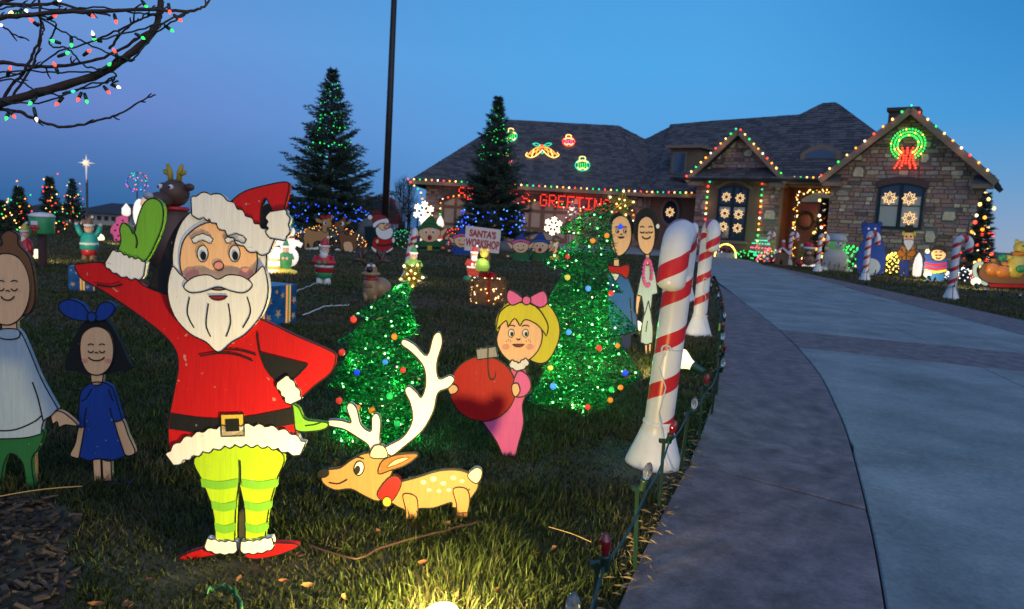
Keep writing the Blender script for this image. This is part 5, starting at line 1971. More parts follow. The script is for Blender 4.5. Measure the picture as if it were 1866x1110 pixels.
def person_mold(t, h, coat, trous, boots, hat, lit=0, beard=True, belt='white', arms='front', skin='skin', mitten='green'):
    one(t, 'boots', boots, lambda m: [m.lathe([(.06 * h, 0), (.085 * h, .02 * h), (.07 * h, .1 * h), (.06 * h, .16 * h)], 10, (s * .075 * h, -.02 * h, 0), 1, 1.15) for s in (-1, 1)], lit)
    one(t, 'trousers', trous, lambda m: m.lathe([(.12 * h, .13 * h), (.155 * h, .15 * h), (.16 * h, .25 * h), (.14 * h, .3 * h)], 16, sy=.8), lit)
    one(t, 'coat', coat, lambda m: m.lathe([(.16 * h, .255 * h), (.185 * h, .27 * h), (.18 * h, .4 * h), (.165 * h, .52 * h), (.12 * h, .6 * h), (.07 * h, .64 * h)], 18, sy=.8), lit)
    if belt:
        one(t, 'belt', belt, lambda m: m.lathe([(.183 * h, .36 * h), (.194 * h, .37 * h), (.192 * h, .4 * h), (.18 * h, .41 * h)], 18, sy=.8), lit)
    one(t, 'head', skin, lambda m: m.ball((0, -.01 * h, .71 * h), (.098 * h, .095 * h, .1 * h), 14, 10), lit)
    one(t, 'eyes', 'black', lambda m: [m.ball((s * .035 * h, -.1 * h, .735 * h), .011 * h, 8, 6) for s in (-1, 1)])
    one(t, 'nose', skin, lambda m: m.ball((0, -.112 * h, .71 * h), .016 * h, 8, 6), lit)
    if beard:
        one(t, 'beard', 'white', lambda m: (m.ball((0, -.055 * h, .615 * h), (.085 * h, .07 * h, .11 * h), 12, 9), m.ball((-.035 * h, -.1 * h, .685 * h), (.04 * h, .02 * h, .016 * h), 8, 5), m.ball((.035 * h, -.1 * h, .685 * h), (.04 * h, .02 * h, .016 * h), 8, 5)), lit)
    one(t, 'hat', hat, lambda m: m.tube([(0, 0, .78 * h), (.0, 0, .86 * h), (.015 * h, .0, .93 * h), (.05 * h, 0, .975 * h)], [.1 * h, .085 * h, .05 * h, .02 * h], 14), lit)
    one(t, 'hat_brim', 'white', lambda m: m.lathe([(.095 * h, .765 * h), (.112 * h, .775 * h), (.112 * h, .805 * h), (.095 * h, .815 * h)], 16), lit)
    one(t, 'pompom', 'white', lambda m: m.ball((.065 * h, 0, .97 * h), .034 * h, 10, 7), lit)
    for s in (-1, 1):
        if arms == 'up':
            P_ = [(s * .14 * h, 0, .56 * h), (s * .2 * h, -.02 * h, .66 * h), (s * .24 * h, -.03 * h, .8 * h)]
        elif arms == 'side':
            P_ = [(s * .14 * h, 0, .56 * h), (s * .215 * h, -.01 * h, .44 * h), (s * .22 * h, -.03 * h, .32 * h)]
        else:
            P_ = [(s * .14 * h, 0, .57 * h), (s * .2 * h, -.05 * h, .47 * h), (s * .06 * h, -.17 * h, .46 * h)]
        a = one(t, 'arm', coat, lambda m: m.tube(P_, [.055 * h, .055 * h, .045 * h], 10), lit)
        m = M()
        m.ball(P_[-1], .045 * h, 9, 7)
        m.obj('mitten', PL(mitten, lit), a, True)


def fig(name, label, cat, x, y, top, rz=0.0, group=None, Y=None):
    b = W(x, y, Y) if Y else G(x, y)
    b.z = 0
    return thing(name, label, cat, b, rz, group), (y - top) * b.y / F * 1.0


t, h = fig('santa_figure', 'plastic santa with green trousers standing alone in the middle of the lawn', 'santa figure', 590, 519, 430)
person_mold(t, h, 'red', 'green', 'white', 'red')
t, h = fig('santa_figure', 'plastic santa with red coat beside the green mailbox at the far left', 'santa figure', 47, 487, 404, -.5)
person_mold(t, h, 'red', 'green', 'white', 'yellow', arms='side')
t, h = fig('caroler_figure', 'plastic singing child in teal coat with both arms raised, far left', 'figure', 163, 476, 393, .2)
person_mold(t, h, 'teal', 'red', 'brown', 'brown', beard=False, arms='up', mitten='skin')
# mailbox
t, h = fig('mailbox', 'green barrel mailbox for letters with snowy white lid on a brown post', 'mailbox', 78, 489, 388)
one(t, 'post', 'dkbrown', lambda m: m.box((0, 0, h * .33), (h * .1, h * .1, h * .66)), smooth=False)
one(t, 'barrel', 'green', lambda m: m.lathe([(.19 * h, .62 * h), (.2 * h, .65 * h), (.195 * h, .8 * h), (.205 * h, .92 * h), (.19 * h, .93 * h)], 20))
one(t, 'lid', 'white', lambda m: m.lathe([(.21 * h, .925 * h), (.215 * h, .95 * h), (.16 * h, .99 * h), (.03 * h, 1.01 * h)], 20))
one(t, 'bow', 'red', lambda m: (m.ball((-.05 * h, -.2 * h, .74 * h), (.05 * h, .02 * h, .035 * h), 8, 6), m.ball((.03 * h, -.2 * h, .74 * h), (.05 * h, .02 * h, .035 * h), 8, 6), m.box((-.03 * h, -.2 * h, .69 * h), (.03 * h, .02 * h, .09 * h)), m.box((.02 * h, -.2 * h, .69 * h), (.03 * h, .02 * h, .09 * h))))
one(t, 'letter_plate', 'white', lambda m: m.box((-.01 * h, -.198 * h, .82 * h), (.12 * h, .01 * h, .07 * h)), smooth=False)
# lit angel
t, h = fig('angel_figure', 'glowing white plastic angel with pale wings, right beside the big santa raised mitten', 'angel figure', 268, 470, 352)
one(t, 'robe', 'white', lambda m: m.lathe([(.2 * h, 0), (.21 * h, .03 * h), (.14 * h, .4 * h), (.1 * h, .65 * h), (.05 * h, .74 * h)], 16, sy=.8), .9)
one(t, 'head', 'skin', lambda m: m.ball((0, -.01 * h, .83 * h), .09 * h, 12, 9), .5)
one(t, 'hair', 'yellow', lambda m: m.ball((0, .02 * h, .86 * h), (.1 * h, .09 * h, .09 * h), 12, 8), .4)
for s in (-1, 1):
    one(t, 'wing', 'white', lambda m: m.ball((s * .16 * h, .08 * h, .68 * h), (.1 * h, .02 * h, .22 * h), 12, 8), .12)
one(t, 'hands', 'skin', lambda m: m.ball((0, -.12 * h, .55 * h), (.05 * h, .04 * h, .06 * h), 8, 6), .5)
# polka dot gift tree with lantern
b = G(222, 441)
c = Cut('tree_cutout', 'pink plywood tree shape with dark polka dots, far left beyond the lawn', 'cutout', (222, 441), 0, th=.04)
c.part('board', [(208, 440, 1), (206, 428), (201, 424), (204, 412), (212, 405), (211, 398), (222, 393), (232, 396), (234, 408), (243, 412), (240, 424), (236, 430), (236, 440, 1)], 'pink', 0, line=0)
for x, y in ((214, 410), (224, 402), (232, 416), (222, 414), (210, 420), (226, 426), (216, 430), (233, 434), (212, 437), (222, 436), (236, 422), (229, 408)):
    c.part('dot', ell(x, y, 2, 2, 8), 'black', 1, smooth=False, line=0)
c.done()
b = W(230, 394, 17.6)
t = thing('lantern', 'glowing white lantern above the pink polka dot tree', 'lantern', (b.x, b.y, 0))
one(t, 'post', 'dkbrown', lambda m: m.tube([(0, 0, 0), (0, 0, b.z)], .015, 6))
one(t, 'glass', 'white', lambda m: m.lathe([(.05, b.z), (.1, b.z + .05), (.1, b.z + .18), (.04, b.z + .26), (.01, b.z + .3)], 8), 2.2)
# big inflatable reindeer
t, h = fig('inflatable_reindeer', 'big brown inflatable reindeer with yellow antlers standing behind the big waving santa', 'inflatable', 318, 480, 282, -.35, Y=10)
BRN = mat('inflatable_brown', (.085, .04, .028), .55, var=.15, scale=5)
one(t, 'body', 'brown', lambda m: m.lathe([(.1 * h, 0), (.2 * h, .08 * h), (.22 * h, .3 * h), (.15 * h, .52 * h), (.1 * h, .6 * h)], 18), mt=BRN)
hd = one(t, 'head', 'brown', lambda m: (m.ball((0, 0, .74 * h), (.125 * h, .13 * h, .125 * h), 16, 12), m.ball((0, -.16 * h, .67 * h), (.085 * h, .13 * h, .075 * h), 14, 10)), mt=BRN)
one(hd, 'nose', 'grey', lambda m: m.ball((-.01 * h, -.285 * h, .7 * h), (.05 * h, .035 * h, .035 * h), 10, 8))
for s in (-1, 1):
    one(hd, 'eye', 'white', lambda m: m.ball((s * .06 * h, -.105 * h, .79 * h), .025 * h, 10, 8))
    one(hd, 'pupil', 'black', lambda m: m.ball((s * .063 * h, -.126 * h, .79 * h), .012 * h, 8, 6))
    one(t, 'ear', 'brown', lambda m: m.ball((s * .15 * h, .02 * h, .8 * h), (.06 * h, .025 * h, .035 * h), 10, 7), mt=BRN)
    one(t, 'antler', 'yellow', lambda m: (m.tube([(s * .05 * h, 0, .85 * h), (s * .055 * h, 0, .93 * h), (s * .085 * h, 0, 1.0 * h)], [.024 * h, .026 * h, .016 * h], 9), m.tube([(s * .055 * h, 0, .91 * h), (s * .11 * h, 0, .925 * h), (s * .12 * h, 0, .95 * h)], [.022 * h, .02 * h, .015 * h], 8)), mt=mat('inflatable_mustard', (.4, .3, .03), .55, var=.1))
one(t, 'collar', 'red', lambda m: m.lathe([(.12 * h, .585 * h), (.13 * h, .6 * h), (.12 * h, .62 * h)], 16))
# plastic reindeer in the middle of the lawn
t, h = fig('reindeer_figure', 'tan plastic reindeer with dark antlers and red collar, behind the lower tinsel tree', 'reindeer figure', 682, 548, 447, .15)
one(t, 'body', 'tan', lambda m: (m.ball((.1 * h, .1 * h, .22 * h), (.2 * h, .25 * h, .2 * h), 16, 10), m.ball((-.06 * h, -.06 * h, .2 * h), (.15 * h, .15 * h, .22 * h), 14, 10)))
one(t, 'neck', 'tan', lambda m: m.lathe([(.15 * h, .25 * h), (.12 * h, .35 * h), (.1 * h, .46 * h)], 14, (-.07 * h, -.06 * h, 0)))
one(t, 'collar', 'red', lambda m: m.lathe([(.118 * h, .38 * h), (.128 * h, .39 * h), (.124 * h, .43 * h), (.11 * h, .435 * h)], 14, (-.07 * h, -.06 * h, 0)))
hd = one(t, 'head', 'tan', lambda m: (m.ball((-.07 * h, -.08 * h, .56 * h), (.11 * h, .12 * h, .12 * h), 14, 10), m.ball((-.07 * h, -.16 * h, .5 * h), (.17 * h, .11 * h, .055 * h), 14, 9)))
one(hd, 'nose', 'black', lambda m: m.ball((-.09 * h, -.24 * h, .58 * h), (.06 * h, .05 * h, .055 * h), 10, 8))
for s in (-1, 1):
    one(hd, 'eye', 'white', lambda m: m.ball((-.07 * h + s * .045 * h, -.19 * h, .64 * h), .032 * h, 9, 7))
    one(t, 'antler', 'dkbrown', lambda m: [m.tube(q, [.04 * h, .042 * h, .036 * h], 9) for q in ([(-.07 * h + s * .08 * h, -.05 * h, .64 * h), (-.07 * h + s * .17 * h, -.05 * h, .74 * h), (-.07 * h + s * .23 * h, -.05 * h, .93 * h)], [(-.07 * h + s * .15 * h, -.05 * h, .73 * h), (-.07 * h + s * .24 * h, -.05 * h, .74 * h), (-.07 * h + s * .33 * h, -.05 * h, .71 * h)],
                                                                                                        [(-.07 * h + s * .17 * h, -.05 * h, .76 * h), (-.07 * h + s * .13 * h, -.05 * h, .86 * h), (-.07 * h + s * .1 * h, -.05 * h, .93 * h)])])
    one(t, 'leg', 'tan', lambda m: m.tube([(-.07 * h + s * .07 * h, -.12 * h, .16 * h), (-.07 * h + s * .08 * h, -.15 * h, 0)], [.05 * h, .04 * h], 8))
# elf carrying a candy cane
t, h = fig('elf_figure', 'small glowing plastic elf in green hugging a striped candy cane', 'elf figure', 752, 515, 448, .25)
h *= 1.02
person_mold(t, h, 'lime', 'green', 'sand', 'green', .35, beard=False, belt=None, mitten='white')
cane(G(738, 514), .76, .35, 'striped candy cane hugged by the small glowing plastic elf on the lawn', None, (0, .12))
one(t, 'lit_base', 'sand', lambda m: m.ball((0, -.05 * h, .05 * h), (.24 * h, .2 * h, .06 * h), 12, 6), 1.1)
lamp('inner_lamp', 'POINT', (0, -.2, .12), 3, (1, .8, .45), t, .05)
# glowing elf with gifts, snowman behind
t, h = fig('elf_figure', 'glowing plastic elf in green kneeling beside lit gifts, right of the big santa hat', 'elf figure', 520, 499, 436, .2)
person_mold(t, h, 'green', 'green', 'yellow', 'green', .4, beard=False, belt=None, mitten='skin')
one(t, 'gift_stack', 'white', lambda m: (m.box((-.36 * h, -.05 * h, .3 * h), (.42 * h, .36 * h, .6 * h)), m.box((-.34 * h, -.05 * h, .68 * h), (.34 * h, .3 * h, .16 * h))), 1.2, False)
one(t, 'gift_ribbon', 'orange', lambda m: (m.box((-.36 * h, -.05 * h, .18 * h), (.43 * h, .37 * h, .1 * h)), m.box((-.36 * h, -.05 * h, .4 * h), (.43 * h, .37 * h, .06 * h))), .8, False)
one(t, 'snow_base', 'yellow', lambda m: m.lathe([(.45 * h, 0), (.42 * h, .1 * h), (.2 * h, .16 * h)], 16, (-.1 * h, 0, 0), 1, .6), .5)
lamp('inner_lamp', 'POINT', (-.36 * h, -.45 * h, .3 * h), 2.5, (1, .78, .4), t, .05)
t, h = fig('snowman_figure', 'plastic snowman with tall green hat behind the lit gifts', 'snowman figure', 524, 482, 390, .3, Y=12.3)
one(t, 'body', 'white', lambda m: (m.ball((0, 0, .2 * h), .21 * h, 14, 10), m.ball((0, 0, .46 * h), .16 * h, 14, 10)), .25)
one(t, 'head', 'white', lambda m: m.ball((0, 0, .7 * h), .13 * h, 14, 10), .1)
one(t, 'scarf', 'orange', lambda m: m.lathe([(.12 * h, .575 * h), (.14 * h, .59 * h), (.13 * h, .62 * h)], 14))
one(t, 'hat', 'green', lambda m: m.lathe([(.17 * h, .78 * h), (.17 * h, .8 * h), (.1 * h, .81 * h), (.095 * h, 1.0 * h), (.01, 1.0 * h)], 14))
one(t, 'face', 'black', lambda m: [m.ball((s * .045 * h, -.115 * h, .74 * h), .018 * h, 7, 5) for s in (-1, 1)])
one(t, 'nose', 'orange', lambda m: m.tube([(0, -.12 * h, .7 * h), (.02 * h, -.2 * h, .69 * h)], [.022 * h, .004 * h], 7))
for s in (-1, 1):
    one(t, 'arm', 'white', lambda m: m.tube([(s * .13 * h, 0, .5 * h), (s * .26 * h, -.03 * h, .44 * h)], [.055 * h, .05 * h], 8), .2)
# lit santa with the workshop sign
b = G(880, 508)
t = thing('sign', 'white sign lettered Santa\'s Workshop on a rough wooden post in the lawn', 'sign', b)
px = b.y / F
one(t, 'post', 'brown', lambda m: m.tube([(.02, 0, -.02), (.06, 0, 65 * px)], [.075, .065], 9), mt=mat('rough_post', (.28, .15, .07), .85, var=.4, scale=12, bump=.6, stretch=(1, 1, .2)))
sgn = M()
q = [W(x, y, b.y - .09) - b for x, y in ((849, 411), (913, 419), (909, 462), (846, 456))]
sgn.prism([p for p in q], [p + Vector((0, .03, 0)) for p in q])
bd_ = sgn.obj('sign_board', mat('sign_white', (.66, .58, .56), .5, var=.06), t)


def text(s_, p, size, mt, parent, rot=(math.pi / 2, 0, 0), ext=.004, sx=1.0, off=.0):
    cu = bpy.data.curves.new('lettering', 'FONT')
    cu.body, cu.size, cu.extrude, cu.align_x, cu.align_y, cu.offset = s_, size, ext, 'CENTER', 'CENTER', off
    cu.materials.append(mt)
    o = link('lettering', cu, parent, p)
    o.rotation_euler = rot
    o.scale.x = sx
    bpy.context.view_layer.update()
    me = bpy.data.meshes.new_from_object(o)
    r = link('lettering', me, parent, p)
    r.rotation_euler, r.scale = o.rotation_euler, o.scale
    bpy.data.objects.remove(o)
    return r


tilt_ = math.atan2((q[1] - q[0]).z, (q[1] - q[0]).x)
cc_ = (q[0] + q[1] + q[2] + q[3]) / 4
for s_, dz, sz, sx in (("SANTA'S", .085, .15, .76), ('WORKSHOP', -.075, .18, .54)):
    text(s_, (cc_.x + .0, cc_.y - .002, cc_.z + dz), sz, mat('sign_red', (.4, .02, .02), .5, var=0), bd_, (math.pi / 2, -tilt_, 0), .003, sx, .006)
t, h = fig('santa_figure', 'small glowing plastic santa and gift bag leaning on the workshop sign post', 'santa figure', 862, 512, 446, .1)
person_mold(t, h, 'red', 'red', 'white', 'red', .45, mitten='white', belt='white')
one(t, 'gift_bag', 'lime', lambda m: m.lathe([(.16 * h, .3 * h), (.22 * h, .42 * h), (.17 * h, .58 * h), (.06 * h, .64 * h)], 12, (.22 * h, -.1 * h, 0)), .8)
one(t, 'teddy', 'yellow', lambda m: (m.ball((.27 * h, -.1 * h, .78 * h), .12 * h, 10, 8), m.ball((.18 * h, -.1 * h, .88 * h), .045 * h, 8, 6), m.ball((.36 * h, -.1 * h, .88 * h), .045 * h, 8, 6)), .8)
one(t, 'tree_base', 'green', lambda m: m.ball((-.15 * h, -.02, .02 * h), (.16 * h, .14 * h, .13 * h), 10, 6))
lamp('inner_lamp', 'POINT', (.15, -.25, .4), 1.6, (1, .75, .35), t, .05)


# gift boxes
def wire_gift(label, x, y, w_, h_, rz):
    b = G(x, y)
    t = thing('wire_gift', label, 'gift box', b, rz)
    px = b.y / F
    a, hh = w_ * px / 2, h_ * px
    fr, tn = M(), M()
    for i in range(4):
        s1, s2 = ((-1, -1), (1, -1), (1, 1), (-1, 1))[i], ((1, -1), (1, 1), (-1, 1), (-1, -1))[i]
        for z in (0.01, hh):
            fr.tube([(s1[0] * a, s1[1] * a, z), (s2[0] * a, s2[1] * a, z)], .005, 5)
        fr.tube([(s1[0] * a, s1[1] * a, 0), (s1[0] * a, s1[1] * a, hh)], .005, 5)
    fr.obj('wire_frame', mat('brown_wire', (.08, .04, .02), .5, var=0), t)
    for i in range(2200):
        f = random.randrange(5)
        u, v = U(-a, a), U(0, hh)
        p = Vector([(u, -a, v), (u, a, v), (a, u, v), (-a, u, v), (u, U(-a, a), hh)][f])
        d = Vector([(U(-1, 1), .1, U(-.3, .3)), (U(-1, 1), .1, U(-.3, .3)), (.1, U(-1, 1), U(-.3, .3)), (.1, U(-1, 1), U(-.3, .3)), (U(-1, 1), U(-1, 1), .1)][f]).normalized() * .05
        o_ = Vector((0, 0, .0022)) if f < 4 else d.cross(Vector((0, 0, 1))).normalized() * .0022
        tn.add([p - d - o_, p + d - o_, p + d + o_, p - d + o_], [(0, 1, 2, 3)])
    tn.obj('woven_strands', mat('rattan_brown', (.26, .12, .05), .6, var=.4, scale=25), t, kind='stuff')
    rb = M()
    for s in (0,):
        rb.box((0, -a - .006, hh / 2), (.03, .004, hh))
        rb.box((0, a + .006, hh / 2), (.03, .004, hh))
        rb.box((0, 0, hh + .006), (.03, 2 * a + .016, .004))
        rb.box((-a - .006, 0, hh / 2), (.004, .03, hh))
        rb.box((a + .006, 0, hh / 2), (.004, .03, hh))
    rb.obj('ribbon', PT('red'), t)
    bw = M()
    for k in range(6):
        g = k * math.pi / 3
        bw.tube([(0, 0, hh + .01), (.05 * math.cos(g), .05 * math.sin(g), hh + .07), (.1 * math.cos(g), .1 * math.sin(g), hh + .05), (.05 * math.cos(g), .05 * math.sin(g), hh + .015)], .012, 6)
    bw.obj('bow', PT('red'), t, True)
    for i in range(46):
        f = random.choice((0, 0, 2, 3, 4))
        u, v = U(-a, a) * .92, U(.05, .95) * hh
        p = [(u, -a - .008, v), 0, (a + .008, u, v), (-a - .008, u, v), (u, U(-a, a), hh + .008)][f]
        bulb(random.choice(['gold', 'white', 'gold']), p, .0085, t)
    lamp('inner_lamp', 'POINT', (0, 0, hh * .5), 1.6, (1, .6, .25), t, .1)


wire_gift('brown rattan gift box with red ribbon and warm lights below the workshop sign', 887, 553, 56, 46, .12)


def star_gift(label, x, y, w_, h_, rz, lit):
    b = G(x, y)
    t = thing('gift_box', label, 'gift box', b, rz)
    px = b.y / F
    a, hh = w_ * px / 2, h_ * px
    m = M()
    m.box((0, 0, hh / 2), (2 * a, 2 * a, hh))
    m.obj('box', mat('blue_gift_foil', (.008, .03, .13), .3, var=.5, scale=9, c2=(.01, .1, .25), emis=.12 if lit else 0, ecol=(.01, .1, .3)), t)
    for f, (ux, nx) in enumerate((((1, 0), (0, -1)), ((0, 1), (1, 0)))):
        ux, nx = Vector((*ux, 0)), Vector((*nx, 0))
        for j, (mk, wd) in enumerate((('red', .2), ('green', .08))):
            m = M()
            c = nx * (a + .002 + .002 * j) + Vector((0, 0, hh / 2)) + ux * a * .25
            q = [c + ux * (s_ * wd * a) + Vector((0, 0, z_ * hh / 2)) for s_, z_ in ((-1, -1), (1, -1), (1, 1), (-1, 1))]
            m.prism(q, [p - nx * .0015 for p in q])
            m.obj('ribbon', PL('orange' if mk == 'red' else 'green', .5), t)
        for (cx, cz, r_) in ((-.6, .3, .28), (-.25, .75, .2), (.75, .6, .24), (-.75, .85, .14), (.7, .2, .22)):
            c = nx * (a + .003) + ux * a * cx + Vector((0, 0, hh * cz))
            o = [c + ux * (a * r_ * (1 if i % 2 == 0 else .42) * math.sin(i * math.pi / 5 + cx)) + Vector((0, 0, a * r_ * (1 if i % 2 == 0 else .42) * math.cos(i * math.pi / 5 + cx))) for i in range(10)]
            m = M()
            m.prism(o, [p - nx * .002 for p in o])
            m.obj('star', mat('gift_gold_star', (.5, .3, .14), .4, var=.1, emis=.12, ecol=(.6, .35, .15)), t)


star_gift('dark blue gift box with gold stars just right of the big santa beard', 492, 588, 66, 72, -.35, True)
star_gift('dark blue gift box half hidden behind the big santa raised elbow', 150, 530, 36, 46, .3, False)

# ------------------------------------------------------------------ plywood figures further back
c = Cut('deer_cutout', 'pale tan plywood doe with red hair bow, left one of the pair by the hedge', 'cutout', (590, 457), .1, th=.03)
Z = lambda p: zc(4.62, 500, 300, p)
c.part('body', Z([(246, 735, 1), (252, 660), (244, 610), (270, 540), (284, 528), (294, 545), (340, 562), (400, 552), (440, 548), (462, 590), (462, 720, 1), (448, 720, 1), (420, 650), (340, 650), (322, 712, 1), (300, 690), (280, 660), (268, 735, 1)]), 'tan', 0, line=1)
c.part('head', Z([(404, 560), (404, 500), (400, 470), (430, 446), (470, 448), (480, 480), (488, 520), (462, 530), (445, 530), (440, 570)]), 'tan', 1, line=1)
c.part('ear', Z([(404, 470), (360, 450), (344, 460), (360, 486), (400, 495)]), 'tan', 2, line=1)
c.part('ear', Z([(470, 455), (478, 425), (492, 424), (490, 460), (480, 475)]), 'tan', 2, line=1)
c.part('eye', Z(ell(428, 492, 16, 14, 8)), 'white', 3, line=0)
c.part('pupil', Z(ell(432, 492, 9, 11, 8)), 'black', 4, line=0)
c.part('hair_bow', Z([(385, 440), (400, 425), (425, 440), (455, 420), (472, 430), (450, 452), (410, 458)]), 'red', 3, line=1)
c.part('nose', Z(ell(482, 512, 7, 6, 6)), 'black', 3, line=0)
c.part('snow', Z([(236, 738), (270, 705), (330, 700), (370, 695), (362, 730), (300, 742)]), 'white', 2, line=0)
c.done()
c = Cut('deer_cutout', 'dark brown plywood buck facing left, right one of the pair by the hedge', 'cutout', (632, 459), -.05, th=.03)
c.part('body', Z([(552, 740, 1), (556, 680), (545, 620), (548, 560), (575, 540), (590, 580), (620, 592), (670, 585), (690, 555), (698, 570), (692, 620), (698, 700, 1), (668, 735, 1), (650, 660), (600, 655), (582, 690), (580, 738, 1)]), 'brown', 0, line=1)
c.part('head', Z([(500, 480), (540, 478), (560, 460), (600, 470), (610, 500), (590, 530), (580, 560), (548, 570), (544, 540), (510, 525), (500, 500)]), 'brown', 1, line=1)
c.part('ear', Z([(604, 490), (640, 470), (646, 485), (620, 505)]), 'tan', 2, line=1)
c.part('antler', Z([(570, 462), (585, 432), (596, 432), (600, 468)]), 'brown', 0, line=1)
c.part('eye', Z(ell(572, 497, 15, 17, 8)), 'white', 3, line=0)
c.part('pupil', Z(ell(564, 497, 8, 11, 8)), 'black', 4, line=0)
c.part('nose', Z(ell(505, 492, 8, 8, 6)), 'black', 3, line=0)
c.part('belly', Z([(590, 655), (640, 652), (660, 690), (655, 725), (600, 730), (584, 690)]), 'skin', 2, line=0)
c.part('snow', Z([(502, 738), (530, 705), (580, 735), (640, 722), (690, 735), (700, 752), (600, 750)]), 'white', 3, line=0)
c.done()
c = Cut('santa_cutout', 'plywood santa with huge white beard standing at the foot of the dark pole', 'cutout', (695, 466), 0, th=.03)
Z = lambda p: zc(11.1, 620, 380, p)
c.part('coat', Z([(650, 690), (680, 620), (740, 580), (1000, 590), (1050, 640), (1040, 760), (1000, 860), (860, 900), (720, 850), (660, 760)]), 'red', 0, line=1)
c.part('belt', Z([(740, 720), (880, 735), (1030, 705), (1030, 745), (880, 772), (745, 750)]), 'black', 1, line=0)
c.part('hem', Z([(632, 760), (690, 800), (860, 890), (960, 850), (1060, 780), (1060, 830), (960, 890), (840, 930), (700, 880), (640, 820)]), 'white', 2, line=1)
c.part('face', Z([(760, 360), (820, 310), (980, 300), (1000, 380), (900, 440), (780, 430)]), 'skin', 1, line=1)
c.part('nose', Z([(890, 370), (940, 330), (1000, 350), (980, 390), (900, 405)]), 'rose', 4, line=1)
c.part('beard', Z([(720, 400), (770, 370), (830, 430), (900, 440), (980, 400), (1050, 400), (1070, 500), (1020, 590), (920, 630), (800, 600), (730, 510)]), 'white', 3, line=1)
c.part('hat', Z([(640, 200), (660, 140), (760, 115), (880, 140), (970, 200), (960, 240), (800, 230), (680, 300)]), 'wine', 1, line=1)
c.part('hat_brim', Z([(655, 350), (690, 280), (800, 225), (940, 200), (985, 250), (975, 305), (860, 290), (760, 330), (700, 390)]), 'white', 2, line=1)
c.part('pompom', Z(ell(605, 178, 50, 55, 10)), 'white', 2, line=1)
c.part('hand', Z(ell(750, 665, 35, 45, 8)), 'skin', 2, line=1)
c.part('cuff', Z(ell(1078, 640, 35, 60, 8)), 'white', 2, line=1)
for x in (880, 950):
    c.part('eye', Z(ell(x, 318, 10, 13, 6)), 'black', 4, line=0)
c.part('boots', Z([(700, 920), (860, 925), (990, 900), (990, 955), (700, 955)]), 'black', 0, line=0)
c.done()


def small_elf(label, x, y, s, hat, coat, brim, yaw=0, mouth=True, belt=None, dist=None, base='dkgreen'):
    c = Cut('elf_cutout', label, 'cutout', (x, y), yaw, th=.03)
    q = lambda p: [(x + a * s, y + b_ * s) + tuple(r) for a, b_, *r in p]
    c.part('coat', q([(-22, 0, 1), (-26, -14), (-20, -26), (0, -30), (20, -26), (26, -14), (22, 0, 1)]), coat, 0, line=1)
    c.part('arm', q([(-22, -24), (-36, -20), (-38, -12), (-24, -12)]), coat, 1, line=1)
    c.part('arm', q([(22, -24), (34, -32), (40, -30), (28, -14)]), coat, 1, line=1)
    c.part('hand', q(ell(-38, -15, 5, 4, 8)), 'skin', 2, line=1)
    c.part('hand', q(ell(38, -33, 5, 4, 8)), 'skin', 2, line=1)
    c.part('face', q([(-24, -42), (-20, -54), (0, -60), (20, -54), (24, -42), (14, -28), (0, -24), (-14, -28)]), 'skin', 2, line=1)
    c.part('ear', q([(-22, -46), (-40, -56), (-28, -36)]), 'skin', 1, line=1)
    c.part('ear', q([(22, -46), (40, -56), (28, -36)]), 'skin', 1, line=1)
    c.part('hat', q([(-24, -52, 1), (-16, -66), (-2, -80), (6, -82), (14, -68), (24, -52, 1), (0, -57)]), hat, 3, line=1)
    c.part('hat_band', q([(-25, -51), (0, -58), (25, -51), (26, -58), (0, -65), (-26, -58)]), brim, 4, line=1)
    for k in (-8, 8):
        c.part('eye', q(ell(k, -47, 4, 5, 8)), 'white', 4, line=0)
        c.part('pupil', q(ell(k, -46, 2, 3, 6)), 'black', 5, line=0)
    if mouth:
        c.part('mouth', q(ell(0, -34, 5, 6, 8)), 'wine', 4, line=0)
    else:
        c.line(q(ell(0, -38, 9, 6, 8, 0, 15, 165)), 1.4, 4)
    if belt:
        c.part('belt', q([(-24, -14, 1), (24, -14, 1), (23, -8, 1), (-23, -8, 1)]), 'black', 2, line=0)
        c.part('buckle', q([(-5, -16, 1), (5, -16, 1), (5, -6, 1), (-5, -6, 1)]), 'gold', 3, line=0)
    c.part('base', q([(-28, 4, 1), (-24, -3), (24, -3), (28, 4, 1)]), base, 3, line=0)
    return c.done()


small_elf('green plywood elf with open mouth and black belt at the garage corner', 783, 461, .82, 'dkgreen', 'dkgreen', 'dkgreen', 0, True, True, base='black')
small_elf('plywood elf in blue hat peeking out left of the workshop sign', 842, 466, .62, 'blue', 'blue', 'pink', .1, False)
small_elf('plywood elf with pink-banded hat and teal toy, left one of the crouching pair', 949, 476, .62, 'blue', 'dkgreen', 'pink', .1, False, base='teal')
small_elf('plywood elf with singing mouth and red collar, right one of the crouching pair', 984, 477, .64, 'blue', 'dkgreen', 'midblue', -.05, True, base='red')
t, h = fig('teddy_bear', 'small orange plastic teddy bear under the right snowflake light', 'teddy bear', 1008, 474, 438)
one(t, 'body', 'orange', lambda m: m.lathe([(.2 * h, 0), (.27 * h, .15 * h), (.24 * h, .4 * h), (.13 * h, .56 * h)], 14, sy=.8), .12)
one(t, 'head', 'sand', lambda m: (m.ball((0, -.02 * h, .7 * h), (.2 * h, .18 * h, .18 * h), 12, 9), m.ball((-.16 * h, 0, .87 * h), .07 * h, 8, 6), m.ball((.16 * h, 0, .87 * h), .07 * h, 8, 6)), .1)
one(t, 'muzzle', 'white', lambda m: m.ball((0, -.19 * h, .66 * h), (.09 * h, .06 * h, .06 * h), 9, 7))
one(t, 'nose', 'black', lambda m: m.ball((0, -.25 * h, .68 * h), .03 * h, 7, 5))
